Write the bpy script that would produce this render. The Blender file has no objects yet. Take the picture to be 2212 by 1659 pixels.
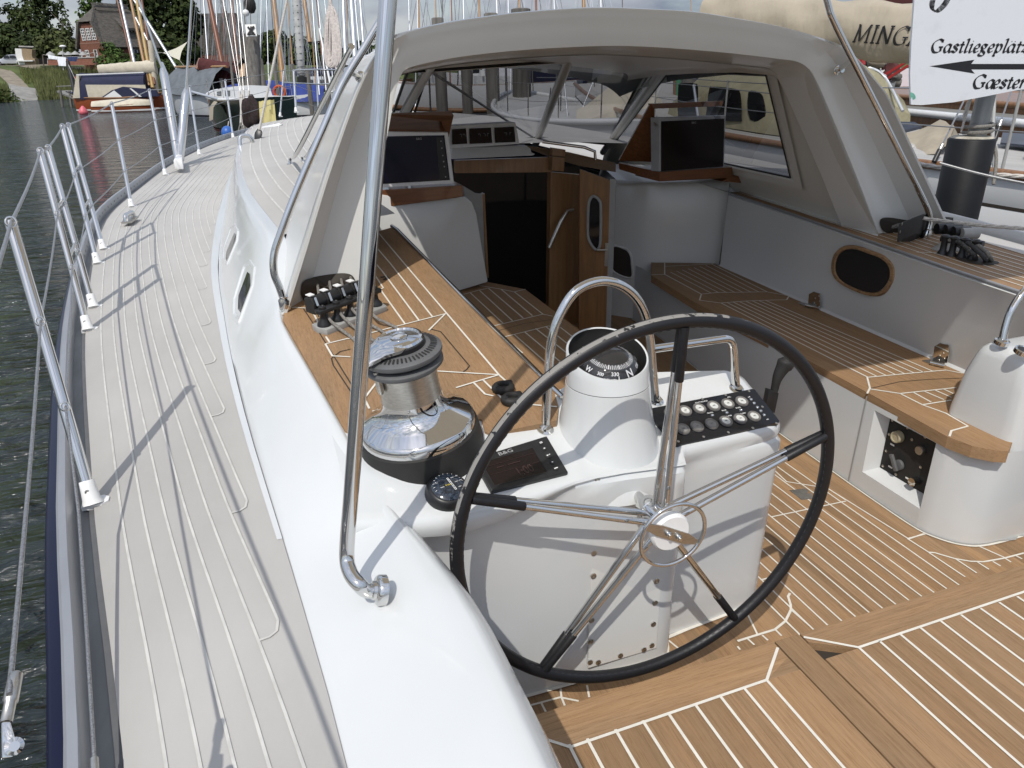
import bpy, bmesh, math, random
from mathutils import Vector as V, Matrix, noise as mnoise
random.seed(7)
PI=math.pi; R=math.radians
S=bpy.context.scene
COL=S.collection
# ---------------------------------------------------------------- camera
# The port sheerline abreast of the photographer is z = 0, y runs forward, x to starboard.
FOC=1560.0; PIT=R(23.55); ROLL=R(1.2); YAW=R(19.0); CAM=V((0,0,1.0))
fw=V((math.sin(YAW)*math.cos(PIT),math.cos(YAW)*math.cos(PIT),-math.sin(PIT)))
rt0=V((math.cos(YAW),-math.sin(YAW),0)); up0=rt0.cross(fw)
rt=rt0*math.cos(ROLL)-up0*math.sin(ROLL); up=up0*math.cos(ROLL)+rt0*math.sin(ROLL)
cd=bpy.data.cameras.new('camera'); cam=bpy.data.objects.new('camera',cd); COL.objects.link(cam)
m=Matrix((rt,up,-fw)).transposed().to_4x4(); m.translation=CAM; cam.matrix_world=m
cd.sensor_width=36; cd.lens=36*FOC/2212; cd.clip_start=.05; cd.clip_end=3000
S.camera=cam
# ---------------------------------------------------------------- light
SUN_DIR=V((-.283,-.401,.67)).normalized()          # towards the sun
sd=bpy.data.lights.new('sun','SUN'); sun=bpy.data.objects.new('sun',sd); COL.objects.link(sun)
sun.rotation_euler=SUN_DIR.to_track_quat('Z','Y').to_euler()
sd.energy=2.85; sd.angle=R(.53); sd.color=(1,.955,.88)
W=bpy.data.worlds.new('World'); S.world=W; W.use_nodes=True
nt=W.node_tree; nt.nodes.clear()
def N(t,**k):
    n=nt.nodes.new(t)
    for a,b in k.items(): setattr(n,a,b)
    return n
L=lambda a,b: nt.links.new(a,b)
out=N('ShaderNodeOutputWorld'); bg=N('ShaderNodeBackground'); bg.inputs[1].default_value=.15
sky=N('ShaderNodeTexSky',sky_type='NISHITA',sun_disc=False)
sky.sun_elevation=math.asin(SUN_DIR.z); sky.sun_rotation=math.atan2(SUN_DIR.x,SUN_DIR.y); sky.air_density=1.0; sky.dust_density=1.5
tc=N('ShaderNodeTexCoord'); mp=N('ShaderNodeMapping'); mp.inputs['Scale'].default_value=(1.6,1.6,5.0)
L(tc.outputs['Generated'],mp.inputs[0])
nz=N('ShaderNodeTexNoise'); nz.inputs['Scale'].default_value=2.2; nz.inputs['Detail'].default_value=8; nz.inputs['Roughness'].default_value=.58
L(mp.outputs[0],nz.inputs['Vector'])
cr=N('ShaderNodeValToRGB'); cr.color_ramp.elements[0].position=.30; cr.color_ramp.elements[1].position=.58
L(nz.outputs[0],cr.inputs[0])
nz2=N('ShaderNodeTexNoise'); nz2.inputs['Scale'].default_value=5.0; nz2.inputs['Detail'].default_value=6
L(mp.outputs[0],nz2.inputs['Vector'])
cc=N('ShaderNodeValToRGB'); cc.color_ramp.elements[0].position=.3; cc.color_ramp.elements[1].position=.75
cc.color_ramp.elements[0].color=(1.75,2.05,2.6,1); cc.color_ramp.elements[1].color=(4.3,4.4,4.65,1)
L(nz2.outputs[0],cc.inputs[0])
mx=N('ShaderNodeMix',data_type='RGBA'); 
L(cr.outputs[0],mx.inputs[0]); L(sky.outputs[0],mx.inputs[6]); L(cc.outputs[0],mx.inputs[7])
# cloud deck set brighter overhead than along the horizon, as added fill light
sx=N('ShaderNodeSeparateXYZ'); L(tc.outputs['Generated'],sx.inputs[0]); zr=N('ShaderNodeMapRange'); zr.inputs[1].default_value=.06; zr.inputs[2].default_value=.55; zr.inputs[3].default_value=.80; zr.inputs[4].default_value=1.45
L(sx.outputs[2],zr.inputs[0]); mz=N('ShaderNodeMix',data_type='RGBA',blend_type='MULTIPLY'); mz.inputs[0].default_value=1; L(mx.outputs[2],mz.inputs[6]); L(zr.outputs[0],mz.inputs[7])
L(mz.outputs[2],bg.inputs[0]); L(bg.outputs[0],out.inputs[0])
S.view_settings.view_transform='Standard'; S.view_settings.look='None'; S.view_settings.gamma=1; S.view_settings.exposure=.20
# ---------------------------------------------------------------- sight lines of the survey photo -> points on known planes
def ray(u,v): return fw+rt*((u-1106)/FOC)+up*((829.5-v)/FOC)
def Zp(u,v,z):
    d=ray(u,v); return CAM+d*((z-CAM.z)/d.z)
def Xp(u,v,x):
    d=ray(u,v); return CAM+d*((x-CAM.x)/d.x)
def Yp(u,v,y):
    d=ray(u,v); return CAM+d*((y-CAM.y)/d.y)
def Pp(u,v,p,n):
    d=ray(u,v); n=V(n); return CAM+d*(n.dot(V(p)-CAM)/n.dot(d))
def Tp(u,v,t): return CAM+ray(u,v)*t
# ---------------------------------------------------------------- objects
WL={}
def thing(name,label,cat,loc=(0,0,0),group=None):
    o=bpy.data.objects.new(name,None); COL.objects.link(o); o.location=loc; o.empty_display_size=.1
    WL[o]=V(loc); o['label']=label; o['category']=cat
    if group: o['group']=group
    return o
def tag(o,label,cat,group=None):
    o['label']=label; o['category']=cat
    if group: o['group']=group
    return o
class MB:
    def __init__(s): s.v=[]; s.f=[]; s.mi=[]; s.tone=[]; s.cur=0
    def add(s,vs,fs,tone=None):
        o=len(s.v); s.v+= [V(x) for x in vs]
        for f in fs:
            s.f.append([o+i for i in f]); s.mi.append(s.cur); s.tone.append(random.random() if tone is None else tone)
        return s
    def poly(s,pts,tone=None): return s.add(pts,[list(range(len(pts)))],tone)
    def quad(s,a,b,c,d,tone=None): return s.add([a,b,c,d],[[0,1,2,3]],tone)
    def box(s,c,sz,rot=None,tone=None):
        c=V(c); M_=rot if rot else Matrix.Identity(3)
        vs=[c+M_@V((x*sz[0]/2,y*sz[1]/2,z*sz[2]/2)) for x in(-1,1) for y in(-1,1) for z in(-1,1)]
        return s.add(vs,[[0,1,3,2],[4,6,7,5],[0,4,5,1],[2,3,7,6],[0,2,6,4],[1,5,7,3]],random.random() if tone is None else tone)
    def prism(s,pts,vec,tone=None):
        pts=[V(p) for p in pts]; vec=V(vec); n=len(pts)
        t=random.random() if tone is None else tone
        # orient so the top cap (pts) faces away from vec
        nn=V((0,0,0))
        for i in range(n): nn+=pts[i].cross(pts[(i+1)%n])
        if nn.dot(vec)>0: pts=pts[::-1]
        b=[p+vec for p in pts]
        return s.add(pts+b,[list(range(n)),list(range(2*n-1,n-1,-1))]+[[i,i+n,(i+1)%n+n,(i+1)%n] for i in range(n)],t)
    def tube(s,pts,r,seg=10,closed=False,caps=True,sq=None):
        pts=[V(p) for p in pts]; n=len(pts); rr=r if isinstance(r,(list,tuple)) else [r]*n
        T=[]
        for i in range(n):
            a=pts[i-1] if (i or closed) else pts[i]; b=pts[(i+1)%n] if (i<n-1 or closed) else pts[i]
            d=(b-a); T.append(d.normalized() if d.length>1e-9 else V((0,0,1)))
        u=T[0].orthogonal().normalized(); U=[u]
        for i in range(1,n):
            q=T[i-1].rotation_difference(T[i]); u=(q@u); u=(u-T[i]*u.dot(T[i])).normalized(); U.append(u)
        tw=0
        if closed:
            u2=T[-1].rotation_difference(T[0])@U[-1]; tw=math.atan2(T[0].dot(u2.cross(U[0])),u2.dot(U[0]))
        vs=[]
        for i in range(n):
            w=T[i].cross(U[i]); a0=tw*i/n
            for k in range(seg):
                a=2*PI*k/seg+a0
                vs.append(pts[i]+(U[i]*math.cos(a)+w*math.sin(a))*rr[i])
        fs=[]
        for i in range(n if closed else n-1):
            j=(i+1)%n
            for k in range(seg):
                l=(k+1)%seg; fs.append([i*seg+k,i*seg+l,j*seg+l,j*seg+k])
        if caps and not closed: fs.append(list(range(seg-1,-1,-1))); fs.append([(n-1)*seg+k for k in range(seg)])
        return s.add(vs,fs)
    def lathe(s,prof,o=(0,0,0),ax=(0,0,1),seg=32,sx=1,sy=1):
        o=V(o); ax=V(ax).normalized(); u=V((1,0,0)) if abs(ax.x)<.9 else V((0,1,0))
        u=(u-ax*u.dot(ax)).normalized(); w=ax.cross(u); vs=[];fs=[]; n=len(prof)
        for r,h in prof:
            for k in range(seg):
                a=2*PI*k/seg; vs.append(o+ax*h+(u*math.cos(a)*sx+w*math.sin(a)*sy)*r)
        for i in range(n-1):
            for k in range(seg):
                l=(k+1)%seg; fs.append([i*seg+k,i*seg+l,(i+1)*seg+l,(i+1)*seg+k])
        if prof[0][0]>1e-6: fs.append(list(range(seg-1,-1,-1)))
        if prof[-1][0]>1e-6: fs.append([(n-1)*seg+k for k in range(seg)])
        return s.add(vs,fs)
    def loft(s,rings,closed=False,tone=None,caps=False):
        m_=len(rings[0]); vs=[p for r in rings for p in r]; fs=[]
        for i in range(len(rings)-1):
            for k in range(m_ if closed else m_-1):
                l=(k+1)%m_; fs.append([i*m_+k,i*m_+l,(i+1)*m_+l,(i+1)*m_+k])
        if caps: fs.append(list(range(m_-1,-1,-1))); fs.append([(len(rings)-1)*m_+k for k in range(m_)])
        return s.add(vs,fs,tone)
    def strip(s,pts,w,n=(0,0,1),h=.0012,tone=.5):
        s.k=getattr(s,'k',0)+1; h+=.00011*(s.k%11)
        """a flat band of width w along pts, lifted h off its surface"""
        pts=[V(p) for p in pts]; n=V(n).normalized(); Lf=[];Rt=[]
        for i,p in enumerate(pts):
            a=pts[i-1] if i else p; b=pts[i+1] if i<len(pts)-1 else p
            d1=(p-a).normalized() if i else (b-p).normalized(); d2=(b-p).normalized() if i<len(pts)-1 else d1
            s1=n.cross(d1).normalized(); s2=n.cross(d2).normalized(); q=(s1+s2)
            q=q.normalized() if q.length>1e-6 else s1
            k=w/2/max(.35,q.dot(s1)); Lf.append(p+q*k+n*h); Rt.append(p-q*k+n*h)
        o=len(pts)
        return s.add(Rt+Lf,[[i,i+1,o+i+1,o+i] for i in range(o-1)],tone)
    def disc(s,c,n,r,seg=20,h=0,tone=.5):
        c=V(c);n=V(n).normalized();u=n.orthogonal().normalized();w=n.cross(u)
        return s.poly([c+n*h+(u*math.cos(2*PI*k/seg)+w*math.sin(2*PI*k/seg))*r for k in range(seg)],tone)
    def icos(s,c,r,sub=2,sc=(1,1,1),jit=0):
        bm=bmesh.new(); bmesh.ops.create_icosphere(bm,subdivisions=sub,radius=1)
        c=V(c); vs=[]
        for v_ in bm.verts:
            k=1+jit*mnoise.noise(v_.co*1.7+c)
            vs.append(c+V((v_.co.x*sc[0],v_.co.y*sc[1],v_.co.z*sc[2]))*r*k)
        fs=[[v_.index for v_ in f.verts] for f in bm.faces]; bm.free()
        return s.add(vs,fs)
    def build(s,name,mat,parent=None,smooth=35,bevel=0,seg=2,flip=False,kind=None,merge=False,recalc=True,sub=0):
        mats=mat if isinstance(mat,(list,tuple)) else [mat]
        if parent is not None: o0=WL[parent]
        else:
            lo=V((min(v.x for v in s.v),min(v.y for v in s.v),min(v.z for v in s.v))); hi=V((max(v.x for v in s.v),max(v.y for v in s.v),0))
            o0=V(((lo.x+hi.x)/2,(lo.y+hi.y)/2,lo.z))
        me=bpy.data.meshes.new(name); me.from_pydata([v-o0 for v in s.v],[],s.f)
        at=me.attributes.new('tone','FLOAT','FACE'); at.data.foreach_set('value',s.tone)
        me.polygons.foreach_set('material_index',s.mi)
        for mm in mats: me.materials.append(mm)
        if merge or bevel or recalc or flip or sub:
            bm=bmesh.new(); bm.from_mesh(me)
            if merge or bevel or sub: bmesh.ops.remove_doubles(bm,verts=bm.verts,dist=1e-5)
            if recalc: bmesh.ops.recalc_face_normals(bm,faces=bm.faces)
            if flip: bmesh.ops.reverse_faces(bm,faces=bm.faces)
            if bevel:
                es=[e for e in bm.edges if len(e.link_faces)==2 and e.calc_face_angle(0)>R(28)]
                bmesh.ops.bevel(bm,geom=es,offset=bevel,segments=seg,profile=.5,affect='EDGES',clamp_overlap=True)
            bm.to_mesh(me); bm.free()
        if smooth:
            me.polygons.foreach_set('use_smooth',[True]*len(me.polygons)); me.set_sharp_from_angle(angle=R(smooth))
        o=bpy.data.objects.new(name,me); COL.objects.link(o)
        if parent is not None: o.parent=parent; WL[o]=WL[parent]
        else: o.location=o0; WL[o]=o0
        if kind: o['kind']=kind
        if sub:
            md=o.modifiers.new('sub','SUBSURF'); md.levels=sub; md.render_levels=sub
        return o
def arc(pts,rad,n=6):
    """polyline with its inner corners rounded to radius rad"""
    pts=[V(p) for p in pts]; out_=[pts[0]]
    for i in range(1,len(pts)-1):
        p=pts[i]; a=(pts[i-1]-p); b=(pts[i+1]-p); la,lb=a.length,b.length; a.normalize(); b.normalize()
        ang=a.angle(b); t=min(rad/math.tan(ang/2),la*.49,lb*.49) if ang<PI-.01 else 0
        if t<=0: out_.append(p); continue
        A=p+a*t; B=p+b*t
        for k in range(n+1):
            q=k/n; out_.append(A*(1-q)**2+p*2*q*(1-q)+B*q*q)
    out_.append(pts[-1]); return out_
def crv(pts,n=8,closed=False):
    pts=[V(p) for p in pts]; out_=[]; m_=len(pts)
    for i in range(m_ if closed else m_-1):
        if closed: p0,p1,p2,p3=pts[i-1],pts[i],pts[(i+1)%m_],pts[(i+2)%m_]
        else: p0=pts[max(0,i-1)];p1=pts[i];p2=pts[i+1];p3=pts[min(m_-1,i+2)]
        for k in range(n):
            t=k/n; out_.append(.5*((2*p1)+(p2-p0)*t+(2*p0-5*p1+4*p2-p3)*t*t+(3*p1-p0-3*p2+p3)*t**3))
    if not closed: out_.append(pts[-1])
    return out_
def interp(tab,y):
    if y<=tab[0][0]: a,b=tab[0],tab[1]
    elif y>=tab[-1][0]: a,b=tab[-2],tab[-1]
    else:
        i=0
        while tab[i+1][0]<y: i+=1
        # monotone-ish cubic
        p1,p2=tab[i],tab[i+1]; p0=tab[i-1] if i else None; p3=tab[i+2] if i+2<len(tab) else None
        h=p2[0]-p1[0]; t=(y-p1[0])/h
        m1=(p2[1]-p0[1])/(p2[0]-p0[0]) if p0 else (p2[1]-p1[1])/h
        m2=(p3[1]-p1[1])/(p3[0]-p1[0]) if p3 else (p2[1]-p1[1])/h
        return (2*t**3-3*t*t+1)*p1[1]+(t**3-2*t*t+t)*h*m1+(-2*t**3+3*t*t)*p2[1]+(t**3-t*t)*h*m2
    return a[1]+(b[1]-a[1])*(y-a[0])/(b[0]-a[0])
def copy_tree(o,loc=None,rot=None,parent=None):
    c=o.copy(); COL.objects.link(c); c.parent=parent
    if loc is not None: c.location=loc
    if rot is not None: c.rotation_euler=rot
    for ch in list(o.children): copy_tree(ch,None,None,c)
    return c
# ---------------------------------------------------------------- writing (text curves turned to meshes)
def text(name,body,o,xd,yd,h,mat,parent,off=.0008,align='CENTER',shear=0,wscale=1,bold=0,space=1):
    cu=bpy.data.curves.new(name,'FONT'); cu.body=body; cu.size=1; cu.align_x=align; cu.align_y='CENTER'; cu.shear=shear; cu.offset=bold; cu.space_character=space; cu.resolution_u=3
    ob=bpy.data.objects.new(name,cu); me=bpy.data.meshes.new_from_object(ob); bpy.data.objects.remove(ob); bpy.data.curves.remove(cu)
    xd=V(xd).normalized(); yd=V(yd); yd=(yd-xd*yd.dot(xd)).normalized(); n=xd.cross(yd); o=V(o); base=WL[parent]
    for v_ in me.vertices:
        c=v_.co; v_.co=o+xd*c.x*h*wscale/.72+yd*c.y*h/.72+n*off-base
    me.name=name; me.materials.append(mat)
    ob=bpy.data.objects.new(name,me); COL.objects.link(ob); ob.parent=parent; WL[ob]=base
    return ob
# ---------------------------------------------------------------- materials
def mat(name,base,rough=.5,metal=0,coat=0,noise=0,nscale=(8,8,8),bump=0,bscale=None,bdist=.002,spec=.5,c2=None,tone=0,ramp=(.35,.65),detail=4,trans=0,ior=1.45,alpha=1,emit=0,rnoise=0):
    m_=bpy.data.materials.new(name); m_.use_nodes=True; t=m_.node_tree; b=t.nodes['Principled BSDF']
    b.inputs['Base Color'].default_value=(*base,1); b.inputs['Roughness'].default_value=rough; b.inputs['Metallic'].default_value=metal
    b.inputs['Coat Weight'].default_value=coat; b.inputs['Coat Roughness'].default_value=.05; b.inputs['Specular IOR Level'].default_value=spec
    b.inputs['Transmission Weight'].default_value=trans; b.inputs['IOR'].default_value=ior; b.inputs['Alpha'].default_value=alpha
    if emit: b.inputs['Emission Color'].default_value=(*base,1); b.inputs['Emission Strength'].default_value=emit
    def nn(k,**kw):
        n=t.nodes.new(k)
        for a,c in kw.items(): setattr(n,a,c)
        return n
    if noise or bump or tone or rnoise:
        tc_=nn('ShaderNodeTexCoord'); mp_=nn('ShaderNodeMapping'); mp_.inputs['Scale'].default_value=nscale
        t.links.new(tc_.outputs['Object'],mp_.inputs[0])
        nz_=nn('ShaderNodeTexNoise'); nz_.inputs['Scale'].default_value=1; nz_.inputs['Detail'].default_value=detail; nz_.inputs['Roughness'].default_value=.6
        t.links.new(mp_.outputs[0],nz_.inputs['Vector'])
    if noise or c2:
        cr_=nn('ShaderNodeValToRGB'); cr_.color_ramp.elements[0].position=ramp[0]; cr_.color_ramp.elements[1].position=ramp[1]
        k2=c2 if c2 else tuple(max(0,x*(1-noise)) for x in base)
        cr_.color_ramp.elements[0].color=(*k2,1); cr_.color_ramp.elements[1].color=(*base,1)
        t.links.new(nz_.outputs[0],cr_.inputs[0]); src=cr_.outputs[0]
        if tone:
            at=nn('ShaderNodeAttribute',attribute_name='tone'); mr=nn('ShaderNodeMapRange'); mr.inputs[3].default_value=1-tone; mr.inputs[4].default_value=1+tone*.7
            t.links.new(at.outputs['Fac'],mr.inputs[0])
            mu=nn('ShaderNodeMix',data_type='RGBA',blend_type='MULTIPLY'); mu.inputs[0].default_value=1
            t.links.new(src,mu.inputs[6]); t.links.new(mr.outputs[0],mu.inputs[7]); src=mu.outputs[2]
        t.links.new(src,b.inputs['Base Color'])
    if rnoise:
        mr=nn('ShaderNodeMapRange'); mr.inputs[3].default_value=max(0,rough-rnoise); mr.inputs[4].default_value=rough+rnoise
        t.links.new(nz_.outputs[0],mr.inputs[0]); t.links.new(mr.outputs[0],b.inputs['Roughness'])
    if bump:
        bsrc=nz_
        if bscale:
            mp2=nn('ShaderNodeMapping'); mp2.inputs['Scale'].default_value=bscale if isinstance(bscale,tuple) else (bscale,)*3
            t.links.new(tc_.outputs['Object'],mp2.inputs[0]); bsrc=nn('ShaderNodeTexNoise'); bsrc.inputs['Scale'].default_value=1; bsrc.inputs['Detail'].default_value=3
            t.links.new(mp2.outputs[0],bsrc.inputs['Vector'])
        bp=nn('ShaderNodeBump'); bp.inputs['Strength'].default_value=bump; bp.inputs['Distance'].default_value=bdist
        t.links.new(bsrc.outputs[0],bp.inputs['Height']); t.links.new(bp.outputs[0],b.inputs['Normal'])
    return m_
def teak(name,grain):
    """oiled teak: long grain lines, pores, and a tone of its own for each board"""
    m_=bpy.data.materials.new(name); m_.use_nodes=True; t=m_.node_tree; b=t.nodes['Principled BSDF']; b.inputs['Roughness'].default_value=.62; b.inputs['Specular IOR Level'].default_value=.25
    def nn(k,**kw):
        n=t.nodes.new(k)
        for a,c in kw.items(): setattr(n,a,c)
        return n
    lk=t.links.new
    tc_=nn('ShaderNodeTexCoord'); at=nn('ShaderNodeAttribute',attribute_name='tone')
    sh=nn('ShaderNodeVectorMath',operation='MULTIPLY_ADD'); sh.inputs[1].default_value=(1,1,1)
    cb=nn('ShaderNodeCombineXYZ'); mm=nn('ShaderNodeMath',operation='MULTIPLY'); mm.inputs[1].default_value=37
    lk(at.outputs['Fac'],mm.inputs[0]); lk(mm.outputs[0],cb.inputs[0]); lk(mm.outputs[0],cb.inputs[1]); lk(tc_.outputs['Object'],sh.inputs[0]); lk(cb.outputs[0],sh.inputs[2])
    def nz_(sc,det,ro=.6):
        mp_=nn('ShaderNodeMapping'); mp_.inputs['Scale'].default_value=sc; lk(sh.outputs[0],mp_.inputs[0])
        z=nn('ShaderNodeTexNoise'); z.inputs['Scale'].default_value=1; z.inputs['Detail'].default_value=det; z.inputs['Roughness'].default_value=ro; lk(mp_.outputs[0],z.inputs['Vector']); return z
    g=(lambda a,b_: (a,b_,a)) if grain=='y' else (lambda a,b_: (b_,a,a))
    n1=nz_(g(120,3.0),6); n2=nz_(g(420,16),3,.7); n3=nz_(g(7,.9),3)
    c1=nn('ShaderNodeValToRGB'); e=c1.color_ramp.elements; e[0].position=.28; e[0].color=(.275,.172,.092,1); e[1].position=.72; e[1].color=(.365,.235,.130,1)
    lk(n1.outputs[0],c1.inputs[0])
    c2=nn('ShaderNodeValToRGB'); e=c2.color_ramp.elements; e[0].position=.36; e[0].color=(.80,.77,.73,1); e[1].position=.50; e[1].color=(1,1,1,1); lk(n2.outputs[0],c2.inputs[0])
    c3=nn('ShaderNodeValToRGB'); e=c3.color_ramp.elements; e[0].position=.35; e[0].color=(.86,.88,.92,1); e[1].position=.65; e[1].color=(1.04,1.0,.96,1); lk(n3.outputs[0],c3.inputs[0])
    def mul(a,b_):
        mu=nn('ShaderNodeMix',data_type='RGBA',blend_type='MULTIPLY'); mu.inputs[0].default_value=1; lk(a,mu.inputs[6]); lk(b_,mu.inputs[7]); return mu.outputs[2]
    mr=nn('ShaderNodeMapRange'); mr.inputs[3].default_value=.80; mr.inputs[4].default_value=1.10; lk(at.outputs['Fac'],mr.inputs[0])
    lk(mul(mul(mul(c1.outputs[0],c2.outputs[0]),c3.outputs[0]),mr.outputs[0]),b.inputs['Base Color'])
    bp=nn('ShaderNodeBump'); bp.inputs['Strength'].default_value=.35; bp.inputs['Distance'].default_value=.0015; lk(n2.outputs[0],bp.inputs['Height']); lk(bp.outputs[0],b.inputs['Normal'])
    return m_
M={}
M['gel']=mat('gelcoat_white',(.60,.615,.615),.2,coat=.5,noise=.05,nscale=(1.3,1.3,1.3),ramp=(.3,.7),rnoise=.05)
M['gel2']=mat('gelcoat_ivory',(.64,.64,.62),.25,coat=.4,noise=.05,nscale=(1.1,1.1,1.1))
M['cream']=mat('hardtop_cream',(.66,.645,.60),.32,coat=.25,noise=.06,nscale=(1,1,1))
M['deck']=mat('nonskid_deck',(.445,.432,.41),.85,noise=.17,nscale=(2.4,1.1,2.4),bump=.35,bscale=900,bdist=.0007,spec=.25,ramp=(.3,.7),detail=9)
M['caulkw']=mat('white_caulk',(.70,.67,.60),.6,noise=.1,nscale=(30,30,30))
M['deckline']=mat('deck_caulk',(.57,.56,.525),.7,noise=.22,nscale=(40,14,40),ramp=(.3,.6))
M['dark']=mat('dark_groove',(.035,.028,.022),.7)
M['teak']=teak('teak_fore_aft','y'); M['teakx']=teak('teak_athwart','x')
M['mahog']=mat('varnished_mahogany',(.19,.075,.028),.28,coat=.6,noise=.35,nscale=(5,60,60))
M['cherry']=mat('varnished_cherry',(.26,.135,.055),.35,coat=.4,noise=.25,nscale=(50,50,4))
M['steel']=mat('polished_steel',(.64,.635,.62),.055,1,rnoise=.03,nscale=(30,30,30))
M['steelb']=mat('brushed_steel',(.56,.54,.50),.34,1,noise=.2,nscale=(60,60,260),bump=.15,bdist=.0005)
M['alu']=mat('anodised_aluminium',(.36,.37,.39),.42,.5,noise=.12,nscale=(12,3,12))
M['navy']=mat('navy_hull',(.004,.006,.028),.3,noise=.2,nscale=(2,2,2),spec=.25)
M['black']=mat('black_plastic',(.018,.018,.019),.38,noise=.25,nscale=(40,40,40))
M['blackm']=mat('black_matt',(.022,.021,.02),.62,noise=.3,nscale=(20,20,20),bump=.1,bscale=300)
M['grey']=mat('grey_plastic',(.12,.122,.125),.5,noise=.15,nscale=(25,25,25))
M['greyl']=mat('light_grey_plastic',(.33,.33,.32),.5,noise=.12,nscale=(20,20,20))
M['glassd']=mat('dark_glass',(.008,.009,.012),.06,spec=.6)
M['screen']=mat('unlit_screen',(.010,.006,.006),.18)
M['leather']=mat('black_leather',(.010,.010,.012),.45,noise=.3,nscale=(60,60,60),bump=.35,bscale=420,bdist=.0008)
M['rope']=mat('grey_braid',(.24,.225,.205),.85,noise=.45,nscale=(160,160,160),bump=.6,bscale=500,bdist=.001,ramp=(.4,.6))
M['ropew']=mat('white_rope',(.60,.565,.52),.9,noise=.3,nscale=(90,90,90),bump=.5,bscale=400,bdist=.001)
M['wire']=mat('wire_rope',(.42,.42,.42),.4,.8,noise=.5,nscale=(300,300,300))
M['white']=mat('white_plastic',(.76,.76,.75),.4,noise=.06,nscale=(15,15,15))
M['print']=mat('white_print',(.78,.78,.76),.6)
M['yellow']=mat('yellow_print',(.7,.55,.05),.6)
M['printk']=mat('black_print',(.012,.012,.014),.6)
def pane(name,tint,a):
    m_=bpy.data.materials.new(name); m_.use_nodes=True; t=m_.node_tree; t.nodes.clear()
    o=t.nodes.new('ShaderNodeOutputMaterial'); tr=t.nodes.new('ShaderNodeBsdfTransparent'); tr.inputs[0].default_value=(*tint,1)
    gl=t.nodes.new('ShaderNodeBsdfGlossy'); gl.inputs['Roughness'].default_value=.03; lw_=t.nodes.new('ShaderNodeLayerWeight'); lw_.inputs[0].default_value=.5; pw=t.nodes.new('ShaderNodeMath'); pw.operation='POWER'; pw.inputs[1].default_value=3.0; t.links.new(lw_.outputs['Facing'],pw.inputs[0]); fr=t.nodes.new('ShaderNodeMapRange'); fr.inputs[3].default_value=.05; fr.inputs[4].default_value=.6; t.links.new(pw.outputs[0],fr.inputs[0])
    mx_=t.nodes.new('ShaderNodeMixShader'); t.links.new(fr.outputs[0],mx_.inputs[0]); t.links.new(tr.outputs[0],mx_.inputs[1]); t.links.new(gl.outputs[0],mx_.inputs[2]); t.links.new(mx_.outputs[0],o.inputs[0]); return m_
M['pane']=pane('tinted_window',(.36,.36,.37),1)
# ================================================================ the yacht
CX=1.72; WATER=-1.42
EDGE=[(-3,.42),(-1,-.0),(0,-.165),(.968,-.327),(1.818,-.497),(3.577,-.789),(5.9,-1.03),(7.2,-.98),(9.7,-.70),(11.9,-.10),(13.4,.75),(14.2,1.35),(14.5,1.72)]
BOT=[(-3,.10),(-1,.08),(0,.05),(.845,.004),(1.272,-.033),(2.243,-.13),(3.127,-.193),(4.45,-.246),(7.3,-.176),(9.3,-.07),(11.4,.06),(12.6,.5),(13,1.0)]
def dz(y): return .0012*max(0,y)**2
def edge(y): return interp(EDGE,y)
def bot(y): return interp(BOT,y)
yacht=thing('sailing_yacht','large white sailing yacht with navy hull and teak cockpit, seen from its own aft deck','yacht',(CX,5,WATER))
YS=[-3+.25*i for i in range(70)]; YS=[y for y in YS if y<14.4]+[14.4]
def side(fn,mirror):
    return [[(V((2*CX-p[0],p[1],p[2])) if mirror else V(p)) for p in fn(y)] for y in YS]
# hull
b=MB()
for mir in (0,1):
    def sec(y):
        x=edge(y)-.078; z=dz(y); k=min(1,max(0,(14.4-y)/4))
        return [(x+.02,y,z+.004),(x-.022,y,z+.004),(x-.032,y,z-.004),(x-.036,y,z-.02),(x-.02*k-.034,y,z-.12),(x-.045*k-.03,y,z-.3),(x-.05*k-.02,y,z-.6),(x-.03,y,z-1.0),(x+.10,y,WATER-.05),(x+.5*k+.1,y,WATER-.6)]
    b.loft(side(sec,mir))
b.build('hull',M['navy'],yacht,60)
# aluminium toe rail with its row of lacing holes
b=MB()
for mir in (0,1):
    def sec(y):
        x=edge(y); z=dz(y)
        return [(x-.042,y,z-.004),(x-.047,y,z+.058),(x-.051,y,z+.064),(x-.066,y,z+.064),(x-.072,y,z+.058),(x-.072,y,z-.0)]
    b.loft(side(sec,mir))
b.cur=2
for mir in (0,1): b.loft(side(lambda y:[(edge(y)-.012,y,dz(y)-.006),(edge(y)-.042,y,dz(y)-.004)],mir))
b.cur=1
y=4.2
while y<13:
    x=edge(y)-.047; z=dz(y)+.032; t=V((edge(y+.02)-edge(y-.02),.04,0)).normalized()
    n=V((t.y,-t.x,.1)).normalized(); u=n.cross(V((0,0,1))).normalized(); w=u.cross(n); c=V((x+.004,y,z))
    b.poly([c+(u*math.cos(a)*.009+w*math.sin(a)*.009)+n*.001 for a in [k*PI/3 for k in range(6)]]); y+=.13
b.build('toe_rail',[M['alu'],M['dark'],mat('grey_gutter',(.21,.215,.215),.6,noise=.25,nscale=(14,3,14))],yacht,40)
b=MB()
b.loft([[V((edge(y)-.013,y,dz(y)-.003)),V((edge(y)+.002,y,dz(y)-.001))] for y in YS])
b.build('deck_edge_strip',M['grey'],yacht,0)  # thin grey strip along the port deck edge
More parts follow.
